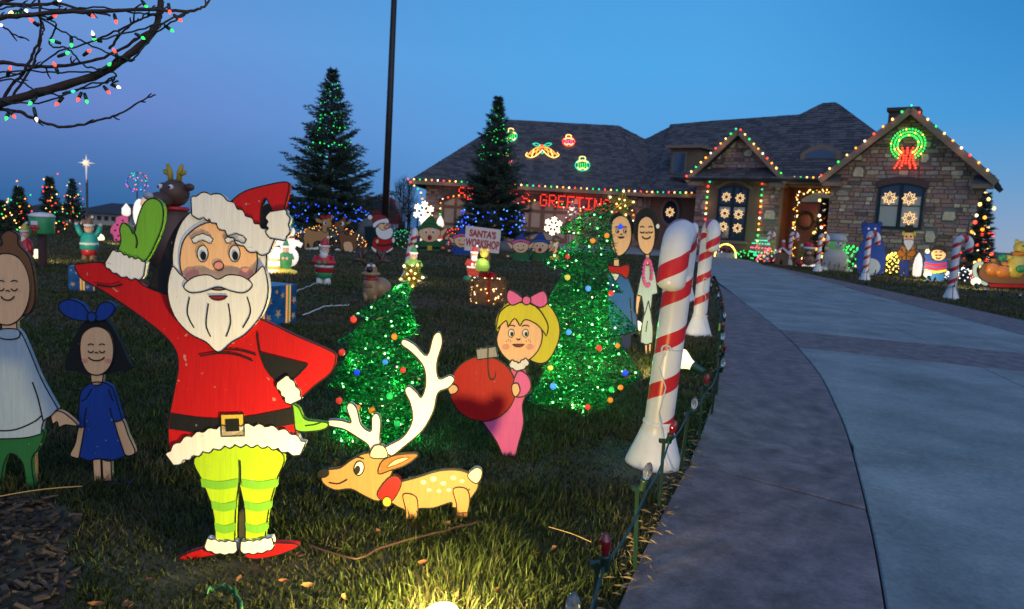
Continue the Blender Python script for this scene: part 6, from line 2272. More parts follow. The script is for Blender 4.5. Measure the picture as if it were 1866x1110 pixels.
one(t, 'paws', 'sand', lambda m: [m.ball((s * .2 * h, -.18 * h, z * h), .09 * h, 9, 7) for s in (-1, 1) for z in (.06, .36)])
# two lit candles by the garage corner
for x, lb in ((771, 'small lit red and white candle left of the green elf cutout'), (800, 'small lit red and white candle right of the green elf cutout')):
    t, h = fig('candle_light', lb, 'candle', x, 457, 396, Y=22.6)
    one(t, 'stick', 'red', lambda m: m.lathe([(.16 * h, 0), (.16 * h, .06 * h), (.1 * h, .08 * h), (.1 * h, .6 * h)], 12), .5)
    one(t, 'band', 'white', lambda m: (m.lathe([(.103 * h, .2 * h), (.106 * h, .22 * h), (.103 * h, .3 * h)], 12), m.lathe([(.103 * h, .42 * h), (.106 * h, .44 * h), (.103 * h, .52 * h)], 12)), 1)
    one(t, 'flame', 'white', lambda m: m.lathe([(.05 * h, .6 * h), (.12 * h, .72 * h), (.09 * h, .86 * h), (.01 * h, 1.0 * h)], 10), 2.5)


# --- snowflake lights and wire stars
def rope(t, segs, r, col, n=5):
    m = M()
    for s in segs:
        m.tube(s, r, n, cap=False)
    return m.obj('rope_light', glow('rope_' + col, BC[col], BST[col] * .8), t)


def snowflake(label, x, y, r, Yp, bulbs=True, group=None, col='white', pole=True):
    b = W(x, y, Yp)
    t = thing('snowflake_light', label, 'snowflake light', b, 0, group)
    R = r * Yp / F
    segs, pts = [], []
    for k in range(6):
        a = k * math.pi / 3 + .1
        ux, uz = math.sin(a), math.cos(a)
        segs.append([(0, 0, 0), (ux * R, 0, uz * R)])
        for f, l in ((.45, .3), (.72, .28)):
            for s in (-1, 1):
                a2 = a + s * .9
                segs.append([(ux * R * f, 0, uz * R * f), (ux * R * f + math.sin(a2) * R * l, 0, uz * R * f + math.cos(a2) * R * l)])
                pts.append(segs[-1][1])
        pts += [(ux * R, 0, uz * R), (ux * R * .6, 0, uz * R * .6), (ux * R * .25, 0, uz * R * .25)]
    rope(t, segs, R * .045, col)
    for p in pts:
        bulb(col, (p[0], -.02, p[2]), R * .085, t)
    if pole:
        m = M()
        m.tube([(0, .03, -b.z), (0, .03, 0)], .01, 5)
        m.obj('stake', mat('grey_wire', (.2, .2, .2), .4, var=0, metal=.6), t)
    return t


snowflake('large white snowflake light by the garage corner above the green elf', 772, 386, 18, 22.4)
snowflake('white snowflake light above the orange teddy bear', 1008, 412, 16, 21)


def wire_star(label, x, y, r, Yp, col='cool'):
    b = W(x, y, Yp)
    t = thing('wire_star', label, 'star', b)
    R = r * Yp / F
    o = [(R * (1 if i % 2 == 0 else .42) * math.sin(i * math.pi / 5), 0, R * (1 if i % 2 == 0 else .42) * math.cos(i * math.pi / 5)) for i in range(10)]
    m = M()
    m.tube(o + [o[0]], .012, 5)
    for i in range(0, 10, 2):
        m.tube([o[i], o[(i + 4) % 10]], .008, 4)
    m.tube([(0, .02, -b.z), (0, .02, -R * .3)], .012, 5)
    m.obj('wire', mat('white_wire', (.6, .6, .6), .4, var=0), t)
    bulb('white', (0, -.02, R * .15), .035, t)
    for i in range(10):
        bulb('white', o[i], .014, t)


wire_star('thin white wire star standing left of the tall tinsel tree tip', 1042, 384, 16, 20)
b = W(157, 297, 24)
t = thing('star_pole', 'glowing white star with long tail on a thin pole, far left', 'star', (b.x, b.y, height(b.x, b.y)))
dz = b.z - t.location.z
px = 24 / F
ST = mat('lit_star_white', (.8, .66, .6), .4, var=0, emis=.55, ecol=(.9, .72, .62))
m = M()
o = []
for i in range(16):
    rr_ = {0: 16, 4: 17, 8: 38, 12: 16}.get(i, 9 if i % 2 == 0 else 4.5)
    o.append(Vector((rr_ * px * math.sin(i * math.pi / 8), 0, dz + rr_ * px * math.cos(i * math.pi / 8))))
cf, cb_ = Vector((0, -.07, dz)), Vector((0, .07, dz))
m.add(o + [cf, cb_], [(i, (i + 1) % 16, 16) for i in range(16)] + [((i + 1) % 16, i, 17) for i in range(16)])
m.obj('star', ST, t)
bulb('gold', (0, -.1, dz), .05, t)
m = M()
m.tube([(0, .03, 0), (0, .03, dz - 30 * px)], .035, 7)
m.obj('pole', mat('grey_steel', (.1, .1, .11), .5, metal=.5), t)
b = W(250, 332, 22)
t = thing('light_ball', 'ball of tiny coloured lights on a thin stem, far left against the sky', 'light ball', (b.x, b.y, height(b.x, b.y)))
dz = b.z - t.location.z
for i in range(34):
    v = Vector((random.gauss(0, 1), random.gauss(0, 1), random.gauss(0, 1))).normalized() * .3
    bulb(random.choice(['red', 'green', 'blue', 'pink', 'teal']), (v.x, v.y, dz + v.z), .016, t)
m = M()
m.tube([(0, 0, 0), (0, 0, dz - .3)], .02, 6)
for k in range(3):
    m.tube([(.3 * math.cos(a) * math.cos(k * 1.05), .3 * math.cos(a) * math.sin(k * 1.05), dz + .3 * math.sin(a)) for a in [i * math.pi / 8 for i in range(17)]], .005, 4)
m.obj('wire_frame', MATS['grey_steel'], t)

# ------------------------------------------------------------------ house lights
EC = ['red', 'gold', 'green', 'gold', 'orange', 'white', 'red', 'orange', 'gold', 'green', 'teal']


def eave(label, pts, step, r=.04, seq=True):
    t = light_string(label, pts, step, EC, r, 'string lights along the house eaves', wr=.008, seq=seq)
    b = Vector(pts[0])
    for p in along(pts, 1.9)[::1]:
        lamp('string_glow', 'POINT', p + Vector((0, -.14, -.1)) - b, 1.6, (1, .5, .24), t, .25)
    return t


o3 = Vector((0, -.12, .02))
eave('coloured lights along the garage eave under the big hip roof', [gl + Vector((-.1, -.14, .03)), gr + Vector((.3, -.14, .03)), HP(.1, (EE - HO).dot(HN) + .14, ez + .03)], .285)
ht = .03
eave('coloured lights running up and down the left gable over the arched window', [HP(0, .2, EV + ht), HP(W1 / 2, .2, A1 + ht + .05), HP(W1, .2, EV + ht)], .27)
eave('coloured lights along the short eave above the front door', [HP(W1 + .1, .06, EV + .02), HP(S2 - .2, .2, EV + .02)], .24)
eave('coloured lights running up and down the right gable over the wreath', [HP(S2, Q2 + .22, EV + ht), HP(S2 + W2 / 2, Q2 + .22, A2 + ht + .05), HP(S2 + W2, Q2 + .22, EV + ht)], .36)
eave('coloured lights framing the arched window of the left gable', [P1(sb + .08, .5, .12), P1(sb + .08, st - .3, .12)] + [P1(sb + .08 + (sa - sb - .16) * i / 8, st - .25 + .33 * math.sin(math.pi * i / 8), .12) for i in range(1, 9)] + [P1(sa - .08, 1.4, .12)], .23, .042)
eave('coloured lights hanging down the left corner of the garage', [gl + Vector((.02, -.1, -.12)), Vector((XL - .25, 35.9, ez - .5)), Vector((XL - .1, 35.85, ez - 1.0)), Vector((XL - .1, 35.85, .9))], .3, .04)
for i, (p, q, _, zt_) in enumerate(holes):
    eave(('coloured lights over the left garage door arch', 'coloured lights over the middle garage door arch', 'coloured lights over the right garage door arch')[i],
         [PG(p - .02, .6, .14)] + [PG(p + (q - p) * k / 8, zt_ - .42 + .27 * math.sin(math.pi * k / 8), .14) for k in range(9)] + [PG(q + .02, .6, .14)], .27, .034)
# red letters made of bulbs
FONT = {'S': ('01110', '10001', '10000', '01110', '00001', '10001', '01110'), 'E': ('11111', '10000', '10000', '11110', '10000', '10000', '11111'), 'A': ('01110', '10001', '10001', '11111', '10001', '10001', '10001'),
        'O': ('01110', '10001', '10001', '10001', '10001', '10001', '01110'), 'N': ('10001', '11001', '11001', '10101', '10011', '10011', '10001'), 'G': ('01110', '10001', '10000', '10111', '10001', '10001', '01110'),
        'R': ('11110', '10001', '10001', '11110', '10100', '10010', '10001'), 'T': ('11111', '00100', '00100', '00100', '00100', '00100', '00100'), 'I': ('11111', '00100', '00100', '00100', '00100', '00100', '11111'), "'": ('00100', '00100', '00000', '00000', '00000', '00000', '00000')}
a_, b_ = W(842, 352, 35.8), W(1122, 376, 35.8)
t = thing('lighted_sign', 'red bulb letters reading Season\'s Greetings above the garage doors', 'sign', a_)
txt = "SEASON'S GREETINGS"
for i, ch in enumerate(txt):
    if ch == ' ':
        continue
    cx = (b_ - a_) * (i / (len(txt) - 1))
    lt, bb = M(), M()
    rows = FONT[ch]
    for r_, row in enumerate(rows):
        for k, v in enumerate(row):
            if v == '1':
                p = cx + Vector(((k - 2) * .074, -.03, (3 - r_) * .088))
                bb.ball(p, .021, 6, 4)
                lt.box(p + Vector((0, .04, 0)), (.08, .02, .094))
    f = lt.obj('letter', mat('letter_red', (.35, .01, .015), .5, var=0, emis=.1, ecol=(1, .02, .02)), t)
    bb.obj('bulbs', glow('glowing_red_bulb', BC['red'], BST['red']), f)
lamp('letter_glow', 'POINT', (b_ - a_) * .3 + Vector((0, -.5, -.05)), 14, (1, .04, .04), t, .4)
lamp('letter_glow', 'POINT', (b_ - a_) * .75 + Vector((0, -.5, -.05)), 14, (1, .04, .04), t, .4)


# motif lights lying on the garage roof
def roof_pt(x, y):
    n = (gr - gl).cross(kl - gl).normalized()
    return on_plane(x, y, gl, n) + n * (.09 if n.z > 0 else -.09)


def motif(name, label, cat, segs, group=None):
    b = roof_pt(*segs[0][0][0])
    t = thing(name, label, cat, b, 0, group)
    for pts, col in segs:
        c = catmull(pts, False, 4) if len(pts) > 2 else pts
        rope(t, [[roof_pt(x, y) - b for x, y in c]], .021, col, 5)


def ornament(label, x, y, w_, h_, c1, c2_):
    s = [(ell(x, y, w_, h_, 16) + [(x + w_, y)], c1), ([(x - w_ * .4, y - h_ * .85), (x - w_ * .35, y - h_ * 1.5), (x + w_ * .35, y - h_ * 1.5), (x + w_ * .4, y - h_ * .85)], 'gold'),
         ([(x - w_ * .8, y - h_ * .55), (x, y - h_ * .8), (x + w_ * .8, y - h_ * .5)], 'gold')]
    for k in (-.6, -.3, 0, .3, .6):
        s.append(([(x + k * w_, y - h_ * .4), (x + k * w_, y + h_ * .65)], c2_))
    s.append(([(x - w_ * .7, y + h_ * .4), (x - w_ * .3, y + h_ * .75), (x, y + h_ * .45), (x + w_ * .4, y + h_ * .8), (x + w_ * .7, y + h_ * .4)], 'gold'))
    motif('ornament_light', label, 'roof light', s, 'rope-light ornaments on the garage roof')


ornament('green rope-light ornament on the roof beside the spruce top', 931, 251, 11, 9, 'teal', 'green')
ornament('red rope-light ornament on the upper right of the garage roof', 1036, 261, 11, 8, 'red', 'pink')
ornament('green rope-light ornament low on the right of the garage roof', 1061, 304, 13, 10, 'teal', 'green')
ornament('red rope-light ornament half hidden by the spruce on the garage roof', 921, 296, 11, 9, 'pink', 'red')
bl = lambda sx: [([(988, 271), (988 + sx * 12, 273), (988 + sx * 22, 281), (988 + sx * 28, 288)], 'orange'), ([(988, 276), (988 + sx * 8, 284), (988 + sx * 14, 288), (988 + sx * 20, 290)], 'gold'), ([(988 + sx * 27, 281), (988 + sx * 30, 286), (988 + sx * 22, 290), (988 + sx * 14, 288)], 'gold'),
                 ([(988 + sx * 8, 272), (988 + sx * 12, 287)], 'orange'), ([(988 + sx * 15, 275), (988 + sx * 19, 288)], 'gold'), ([(988 + sx * 4, 274), (988 + sx * 22, 284)], 'orange'), ([(988 + sx * 3, 268), (988 + sx * 10, 264), (988 + sx * 17, 265), (988 + sx * 10, 269), (988 + sx * 3, 268)], 'teal')]
motif('bell_light', 'pair of gold rope-light bells with green leaves in the middle of the garage roof', 'roof light', bl(-1) + bl(1) + [(ell(987, 270, 3, 3, 8) + [(990, 270)], 'red'), ([(984, 278), (988, 283), (992, 278)], 'teal')])


def star_ring(label, p, ud, vd, nd, R, group):
    t = thing('window_light', label, 'window light', p, 0, group)
    o = []
    for i in range(33):
        a = i / 32 * 2 * math.pi
        rr_ = R * (.78 + .2 * math.cos(8 * a))
        o.append(ud * (rr_ * math.sin(a)) + vd * (rr_ * math.cos(a)))
    inn = [ud * (R * .42 * math.sin(i / 16 * 2 * math.pi)) + vd * (R * .42 * math.cos(i / 16 * 2 * math.pi)) for i in range(17)]
    m = M()
    m.tube(o, R * .05, 4, cap=False)
    m.tube(inn, R * .05, 4, cap=False)
    m.obj('wire', mat('brass_wire', (.5, .33, .12), .4, var=0), t)
    for i, q in enumerate(o[:-1]):
        bulb('wgold', q + nd * .01, R * .088, t)
    for q in inn[:-1:2]:
        bulb('wgold', q + nd * .01, R * .08, t)


BC['wgold'], BST['wgold'] = (1, .66, .32), 1.9
gw = 'star wreath lights in the house windows'
ZV = Vector((0, 0, 1))
lab = {0: 'top left', 1: 'top right', 2: 'middle left', 3: 'middle right', 4: 'bottom left', 5: 'bottom right'}
for i, (x, y) in enumerate(((1324, 359), (1349, 361), (1321, 389), (1346, 391), (1318, 413), (1344, 416))):
    s, z = RQ(x, y, qa + .14)
    star_ring('%s gold star wreath light in the arched window of the left gable' % lab[i], HP(s, qa + .15, z), HD, ZV, HN, .19, gw)
for i, (x, y) in enumerate(((1621, 361), (1657, 362), (1657, 398))):
    s, z = RQ(x, y, qb + .1)
    star_ring(('left gold star wreath light in the right gable window', 'upper right gold star wreath light in the right gable window', 'lower right gold star wreath light in the right gable window')[i], HP(s, qb + .11, z), HD, ZV, HN, .22, gw)
star_ring('small gold star wreath light in the oval window', PR(so, zo, .08), HD, ZV, HN, .22, gw)
# big green wreath with red bow on the right gable
s, z = RQ(1655, 264, qb + .1)
wc = HP(s, qb + .14, z)
t = thing('wreath_light', 'big green bulb wreath with red bow high on the right gable', 'wreath', wc)
m = M()
wr = .52
for r_ in (wr * .78, wr, wr * .6):
    m.tube([HD * (r_ * math.sin(i / 24 * 2 * math.pi)) + ZV * (r_ * math.cos(i / 24 * 2 * math.pi)) for i in range(25)], .012, 5)
m.obj('wire_frame', mat('dark_green_wire', (.008, .03, .015), .4, var=0), t)
for i in range(102):
    a = U(0, 2 * math.pi)
    r_ = wr * (.62, .82, 1.02)[i % 3]
    a = (i + (i % 3) * .4) / 102 * 2 * math.pi
    if math.cos(a) < -.86:
        continue
    bulb('green' if i % 7 else 'yellow', HD * (r_ * math.sin(a)) + ZV * (r_ * math.cos(a)) + HN * .03, .034, t)
m = M()
for sx in (-1, 1):
    q = [HD * (sx * .02) + ZV * -.22, HD * (sx * .26) + ZV * -.12, HD * (sx * .3) + ZV * -.42, HD * (sx * .12) + ZV * -.42, HD * (sx * .26) + ZV * -.82, HD * (sx * .08) + ZV * -.72, HD * (sx * .02) + ZV * -.45]
    m.tube(q, .012, 4)
bw = m.obj('bow', PT('red'), t)
for j in range(9):
    for i in range(5):
        u, v = (i - 2) * .14 * (1.15 - .45 * math.sin(math.pi * j / 8)) + U(-.02, .02), -.12 - j * .085
        if j > 6 and i == 2:
            continue
        bulb('red', HD * u + ZV * v + HN * .04, .036, t)
# garland round the door
pts = [PE(d0 + .12, .2, .2)] + [PE(d0 + .12 + U(-.06, .06), .2 + (dt + .1) * k / 9, .22) for k in range(1, 10)] + [PE(d0 + .2 + (d1 - d0) * k / 6, dt + .28 + .16 * math.sin(math.pi * k / 6), .22) for k in range(1, 7)]
gt = light_string('tangled gold garland lights around the front door', pts, .075, ['gold', 'orange', 'gold', 'white'], .03, jit=.07, wr=.03, cat='garland', name='garland_light')
lamp('garland_glow', 'POINT', PE((d0 + d1) / 2, dt * .7, .7) - Vector(pts[0]), 14, (1, .55, .2), gt, .3)
s, z = RQ(1468, 402, -1.6)
t = thing('door_wreath', 'dark evergreen wreath hanging on the front door', 'wreath', HP(s, -1.55, z))
m = M()
for i in range(500):
    a = U(0, 6.283)
    p = HD * (.3 * math.sin(a)) + ZV * (.3 * math.cos(a)) + HN * U(0, .06)
    d = Vector((U(-1, 1), U(-1, 1), U(-1, 1))).normalized() * .11
    q = d.orthogonal().normalized() * .02
    m.add([p - q, p + q, p + d], [(0, 1, 2)])
m.obj('needles', NEED[0], t)


# ------------------------------------------------------------------ right lawn
t, h = fig('inflatable_snowman', 'pale inflatable snowman with green knitted hood and grey cap, right of the lit entry tree', 'inflatable', 1520, 494, 428)
GW = mat('dusk_nylon', (.42, .4, .34), .6, var=.12, scale=4, emis=.06, ecol=(.6, .55, .4))
one(t, 'body', 'grey', lambda m: m.lathe([(.26 * h, 0), (.34 * h, .08 * h), (.33 * h, .4 * h), (.22 * h, .56 * h), (.15 * h, .6 * h)], 18), mt=GW)
one(t, 'hood', 'green', lambda m: m.ball((0, 0, .74 * h), (.24 * h, .22 * h, .2 * h), 16, 11), .03)
one(t, 'face', 'white', lambda m: m.ball((0, -.1 * h, .73 * h), (.16 * h, .14 * h, .13 * h), 14, 9))
one(t, 'cap', 'grey', lambda m: m.lathe([(.25 * h, .82 * h), (.26 * h, .86 * h), (.2 * h, .97 * h), (.05 * h, 1.02 * h)], 14))
one(t, 'eyes', 'black', lambda m: [m.ball((s * .06 * h, -.23 * h, .77 * h), .022 * h, 7, 5) for s in (-1, 1)])
one(t, 'nose', 'orange', lambda m: m.tube([(0, -.22 * h, .73 * h), (0, -.33 * h, .71 * h)], [.025 * h, .005 * h], 7))
one(t, 'snow_feet', 'white', lambda m: [m.ball((s * .3 * h, -.1 * h, .04 * h), (.16 * h, .14 * h, .08 * h), 10, 6) for s in (-1.2, 0, 1)])
c = Cut('bear_cutout', 'big round blue plywood bear with pale feet, behind the candy cane under the right gable', 'cutout', (1590, 503), -.35, th=.03)
c.part('body', [(1565, 500, 1), (1560, 480), (1563, 458), (1572, 440), (1580, 430), (1602, 430), (1610, 444), (1614, 464), (1614, 484), (1608, 500, 1)], 'blue', 0, line=1)
c.part('head', [(1573, 430), (1571, 416), (1580, 408), (1592, 406), (1602, 410), (1606, 422), (1600, 434), (1586, 438)], 'blue', 1, line=1)
for x in (1575, 1603):
    c.part('ear', ell(x, 409, 5, 5, 8), 'blue', 0, line=1)
c.part('muzzle', ell(1589, 427, 8, 6, 10), 'grey', 2, line=0)
c.part('nose', ell(1589, 424, 3, 2, 8), 'black', 3, line=0)
for x in (1583, 1595):
    c.part('eye', ell(x, 417, 2, 2, 8), 'white', 2, line=0)
c.part('belly', ell(1588, 486, 16, 15, 12), 'grey', 1, line=0)
c.done()
c = Cut('nutcracker_cutout', 'plywood nutcracker with white beard, black hat and long blue trousers under the gable window', 'cutout', (1653, 505), -.35, th=.03)
c.part('trousers', [(1639, 472, 1), (1657, 472, 1), (1656, 505, 1), (1648, 505, 1), (1648, 485, 1), (1646, 505, 1), (1638, 505, 1)], 'blue', 0, line=1)
c.part('jacket', [(1644, 448), (1654, 452), (1664, 448), (1668, 458), (1662, 474, 1), (1638, 474, 1), (1638, 458)], 'orange', 1, line=1)
for x in (1642, 1650, 1658):
    c.part('stripe', [(x, 452, 1), (x + 3, 452, 1), (x + 3, 473, 1), (x, 473, 1)], 'dkgreen', 2, line=0)
c.part('arm', [(1640, 455), (1634, 462), (1640, 468), (1650, 464)], 'orange', 3, line=1)
c.part('arm', [(1664, 455), (1670, 462), (1662, 468), (1652, 464)], 'orange', 3, line=1)
c.part('face', ell(1656, 434, 10, 12, 10), 'skin', 2, line=1)
c.part('hair', [(1645, 430), (1646, 422), (1667, 422), (1668, 432), (1664, 426), (1650, 426)], 'yellow', 3, line=0)
c.part('hat', [(1648, 424, 1), (1650, 410, 1), (1664, 410, 1), (1666, 424, 1)], 'black', 4, line=0)
c.part('beard', [(1647, 438), (1665, 438), (1662, 450), (1655, 457), (1650, 450)], 'white', 3, line=1)
for x in (1652, 1660):
    c.part('eye', ell(x, 431, 1.6, 1.8, 6), 'black', 4, line=0)
c.part('nose', ell(1656, 436, 2, 2, 6), 'rose', 4, line=0)
c.done()
c = Cut('boy_cutout', 'plywood boy in striped blue jumper, dark hair, left of the furthest right candy cane', 'cutout', (1706, 513), -.35, th=.03)
c.part('trousers', [(1686, 494, 1), (1722, 494, 1), (1720, 513, 1), (1708, 513, 1), (1704, 504, 1), (1700, 513, 1), (1688, 513, 1)], 'midblue', 0, line=1)
c.part('jumper', [(1690, 470), (1706, 476), (1722, 470), (1728, 482), (1724, 498, 1), (1683, 496, 1), (1684, 480)], 'blue', 1, line=1)
for y, k in ((478, 'red'), (485, 'red'), (491, 'yellow')):
    c.part('stripe', [(1685, y, 1), (1705, y + 3), (1725, y, 1), (1725, y + 4, 1), (1705, y + 7), (1685, y + 4, 1)], k, 2, line=0)
c.part('arm', [(1688, 474), (1684, 464), (1692, 458), (1698, 470)], 'blue', 3, line=1)
c.part('mitten', ell(1690, 458, 5, 5, 8), 'white', 4, line=1)
c.part('face', ell(1710, 464, 14, 11, 12), 'skin', 3, line=1)
c.part('hair', [(1696, 462), (1700, 450), (1714, 446), (1724, 454), (1724, 462), (1714, 456), (1702, 456)], 'black', 4, line=0)
face_sleepy(c, 1710, 465, 11, 5)
c.done()
t, h = fig('candle_light', 'tall glowing white candle between the nutcracker and the boy in striped jumper', 'candle', 1672, 488, 444, Y=21.5)
one(t, 'glass', 'white', lambda m: m.lathe([(.1 * h, 0), (.16 * h, .1 * h), (.17 * h, .5 * h), (.12 * h, .8 * h), (.02 * h, 1.0 * h)], 12), 2.5)
# sleigh
c = Cut('sleigh_cutout', 'brown plywood sleigh with pale curled runner at the right edge, loaded with orange sacks', 'sleigh', (1810, 527), -.3, th=.05)
c.part('sleigh_body', [(1784, 500), (1790, 484), (1806, 478), (1840, 486), (1880, 480), (1930, 470), (1940, 500), (1900, 516), (1820, 517), (1794, 512)], 'brown', 0, line=1)
c.part('runner', [(1772, 490), (1776, 480), (1790, 476), (1792, 482), (1782, 486), (1780, 496), (1786, 508), (1800, 516), (1796, 521), (1782, 514), (1773, 502)], 'pale', 1, line=1)
c.part('skid', [(1800, 517, 1), (1940, 520, 1), (1940, 527, 1), (1804, 523, 1)], 'red', 1, line=1)
c.done()
b = c.b
def sack(label, x, y, w_, h_, k, k2):
    p = c.P(x, y) + c.b
    t = thing('gift_sack', label, 'sack', p + Vector((0, .08, 0)))
    s_ = c.px
    one(t, 'sack', k, lambda m: m.lathe([(w_ * .7 * s_, 0), (w_ * s_, h_ * .25 * s_), (w_ * .9 * s_, h_ * .6 * s_), (w_ * .35 * s_, h_ * .85 * s_), (w_ * .5 * s_, h_ * s_)], 12, sy=.6))
    one(t, 'tie', k2, lambda m: m.lathe([(w_ * .36 * s_, h_ * .8 * s_), (w_ * .42 * s_, h_ * .84 * s_), (w_ * .36 * s_, h_ * .88 * s_)], 12, sy=.6))
sack('orange sack tied with green cord in the front of the sleigh', 1812, 502, 15, 30, 'orange', 'green')
sack('larger orange sack leaning at the back of the sleigh', 1832, 506, 17, 28, 'orange', 'yellow')
p = c.P(1856, 506) + c.b + Vector((0, .12, 0))
t = thing('teddy_bear', 'yellow plush bear with orange scarf and green mittens riding in the sleigh', 'teddy bear', p)
s_ = c.px
one(t, 'body', 'yellow', lambda m: m.lathe([(14 * s_, 0), (19 * s_, 12 * s_), (15 * s_, 32 * s_), (8 * s_, 44 * s_)], 14, sy=.7))
one(t, 'head', 'yellow', lambda m: (m.ball((4 * s_, 0, 54 * s_), 12 * s_, 12, 9), m.ball((-5 * s_, 0, 65 * s_), 4 * s_, 8, 6), m.ball((13 * s_, 0, 65 * s_), 4 * s_, 8, 6)))
one(t, 'scarf', 'orange', lambda m: m.lathe([(10 * s_, 40 * s_), (13 * s_, 43 * s_), (10 * s_, 46 * s_)], 12))
one(t, 'mittens', 'green', lambda m: (m.ball((-30 * s_, -.05, 34 * s_), (8 * s_, 6 * s_, 7 * s_), 10, 7), m.ball((-2 * s_, -.2, 16 * s_), (9 * s_, 6 * s_, 7 * s_), 10, 7)))
one(t, 'arm', 'yellow', lambda m: m.tube([(-8 * s_, 0, 34 * s_), (-24 * s_, -.04, 35 * s_)], 5 * s_, 8))
one(t, 'eyes', 'black', lambda m: [m.ball((k * s_, -11 * s_, 57 * s_), 1.6 * s_, 7, 5) for k in (0, 8)])
# shrubs in the bed before the house, each under its own net lights
def lit_shrub(lb1, lb2, x, y, Yd, r, cols, n, br):
    p = W(x, y, Yd)
    p.z = 0
    bush(lb1, p, r, .06, 500, cat='shrub', name='shrub')
    net(lb2, p, r, cols, n, br)
lit_shrub('rounded shrub between the inflatable snowman and the blue bear', 'green net lights on the shrub left of the blue bear', 1548, 488, 22.5, (.42, .4, .75), ['green'], 70, .028)
lit_shrub('low shrub between the blue bear and the nutcracker', 'yellow net lights on the shrub left of the nutcracker', 1627, 486, 22, (.3, .3, .62), ['yellow', 'gold'], 80, .026)
lit_shrub('low bushy shrub behind the smallest candy cane', 'mixed pink and orange net lights behind the smallest candy cane', 1408, 474, 26, (.55, .4, .45), ['pink', 'orange', 'red', 'teal'], 60, .026)
lit_shrub('low shrub left of the furthest right evergreen', 'cool white net lights right of the furthest right candy cane', 1752, 486, 20.5, (.35, .35, .35), ['cool'], 50, .017)
lit_shrub('small shrub in the planter bed by the left gable', 'green net lights below the left gable window', 1362, 462, 29, (.5, .35, .3), ['green'], 26, .028)
lit_shrub('small shrub at the left end of the gable bed', 'cool white net lights at the left end of the gable bed', 1302, 461, 29.2, (.3, .3, .4), ['cool'], 26, .02)
for i, (x, y) in enumerate(((1285, 462), (1340, 464), (1376, 468), (1600, 492), (1740, 494))):
    p = W(x, y, 29.6 if x < 1400 else 22.6)
    p.z = 0
    bush(('dark low shrub at the edge of the recess wall', 'dark low shrub under the left gable window', 'dark low shrub right of the left gable window', 'dark low shrub under the right gable window', 'dark low shrub at the right end of the right gable')[i], p, (.5, .35, .3), .06, 450, cat='shrub', name='shrub')
# yellow arch of lights over a planter, lit bauble ring
b = W(1322, 464, 28.8)
b.z = 0
light_string('arch of yellow bulbs over the planter below the left gable window', [b + Vector((.42 * math.cos(a), 0, .05 + .5 * math.sin(a))) for a in [i * math.pi / 14 for i in range(15)]], .075, ['yellow', 'gold'], .035, name='light_arch', cat='light arch')
t = thing('planter', 'grey box planter with dark red flowers under the yellow light arch', 'planter', b)
one(t, 'box', 'grey', lambda m: m.lathe([(.3, 0), (.36, .2), (.34, .21), (.33, .18)], 4, sy=.5), smooth=False)
one(t, 'flowers', 'red', lambda m: [m.ball((U(-.25, .25), U(-.1, .1), U(.2, .38)), .06, 7, 5) for _ in range(9)], mt=mat('dark_red_petals', (.12, .01, .03), .7))
b = W(1386, 452, 27)
t = thing('bauble_light', 'round bauble of pink and teal lights left of the smallest candy cane', 'bauble light', (b.x, b.y, 0))
for r_, cz in ((.34, 0), (.3, .16), (.3, -.16), (.2, .28), (.2, -.28)):
    for i in range(18):
        a = i / 18 * 2 * math.pi
        bulb('teal' if abs(cz) > .1 else 'pink', (r_ * math.cos(a), r_ * math.sin(a), b.z + cz), .024, t)
one(t, 'stake', 'grey', lambda m: m.tube([(0, 0, 0), (0, 0, b.z + .4)], .012, 6))
# gingerbread house and santa-hat bear by the door
t, h = fig('gingerbread_house', 'brown gingerbread house with snowy roof and red cap, left of the entry candy cane', 'gingerbread house', 1424, 480, 442, -.4, Y=25)
one(t, 'walls', 'brown', lambda m: m.box((0, 0, .3 * h), (.6 * h, .4 * h, .6 * h)), smooth=False)
one(t, 'roof', 'white', lambda m: (m.box((-.19 * h, 0, .66 * h), (.5 * h, .5 * h, .07 * h), rot=Matrix.Rotation(-.75, 3, 'Y')), m.box((.19 * h, 0, .66 * h), (.5 * h, .5 * h, .07 * h), rot=Matrix.Rotation(.75, 3, 'Y'))), smooth=False)
one(t, 'cap', 'red', lambda m: m.lathe([(.16 * h, .8 * h), (.1 * h, .98 * h), (.02 * h, 1.1 * h)], 10))
one(t, 'pompom', 'white', lambda m: m.ball((0, 0, 1.12 * h), .08 * h, 8, 6))
one(t, 'door', 'dkbrown', lambda m: m.lathe([(.1 * h, 0), (.1 * h, .2 * h), (.04 * h, .3 * h)], 10, (0, -.17 * h, .05 * h), 1, .4))
t, h = fig('bear_figure', 'brown bear figure in a red santa hat between the two entry candy canes', 'bear figure', 1472, 485, 445, -.4, Y=25)
one(t, 'body', 'brown', lambda m: m.lathe([(.24 * h, 0), (.3 * h, .15 * h), (.26 * h, .4 * h), (.14 * h, .52 * h)], 14))
one(t, 'head', 'brown', lambda m: (m.ball((0, 0, .66 * h), .24 * h, 12, 9), m.ball((-.2 * h, 0, .8 * h), .07 * h, 8, 6), m.ball((.2 * h, 0, .8 * h), .07 * h, 8, 6)))
one(t, 'muzzle', 'sand', lambda m: m.ball((0, -.2 * h, .6 * h), (.12 * h, .09 * h, .08 * h), 9, 7))
one(t, 'eyes', 'black', lambda m: [m.ball((k * .08 * h, -.22 * h, .71 * h), .028 * h, 7, 5) for k in (-1, 1)])
one(t, 'hat', 'red', lambda m: m.tube([(0, 0, .82 * h), (0, 0, .95 * h), (-.15 * h, 0, 1.02 * h), (-.3 * h, 0, .95 * h)], [.24 * h, .18 * h, .1 * h, .03 * h], 12))
one(t, 'hat_brim', 'white', lambda m: m.lathe([(.22 * h, .78 * h), (.27 * h, .8 * h), (.26 * h, .87 * h), (.2 * h, .88 * h)], 14))
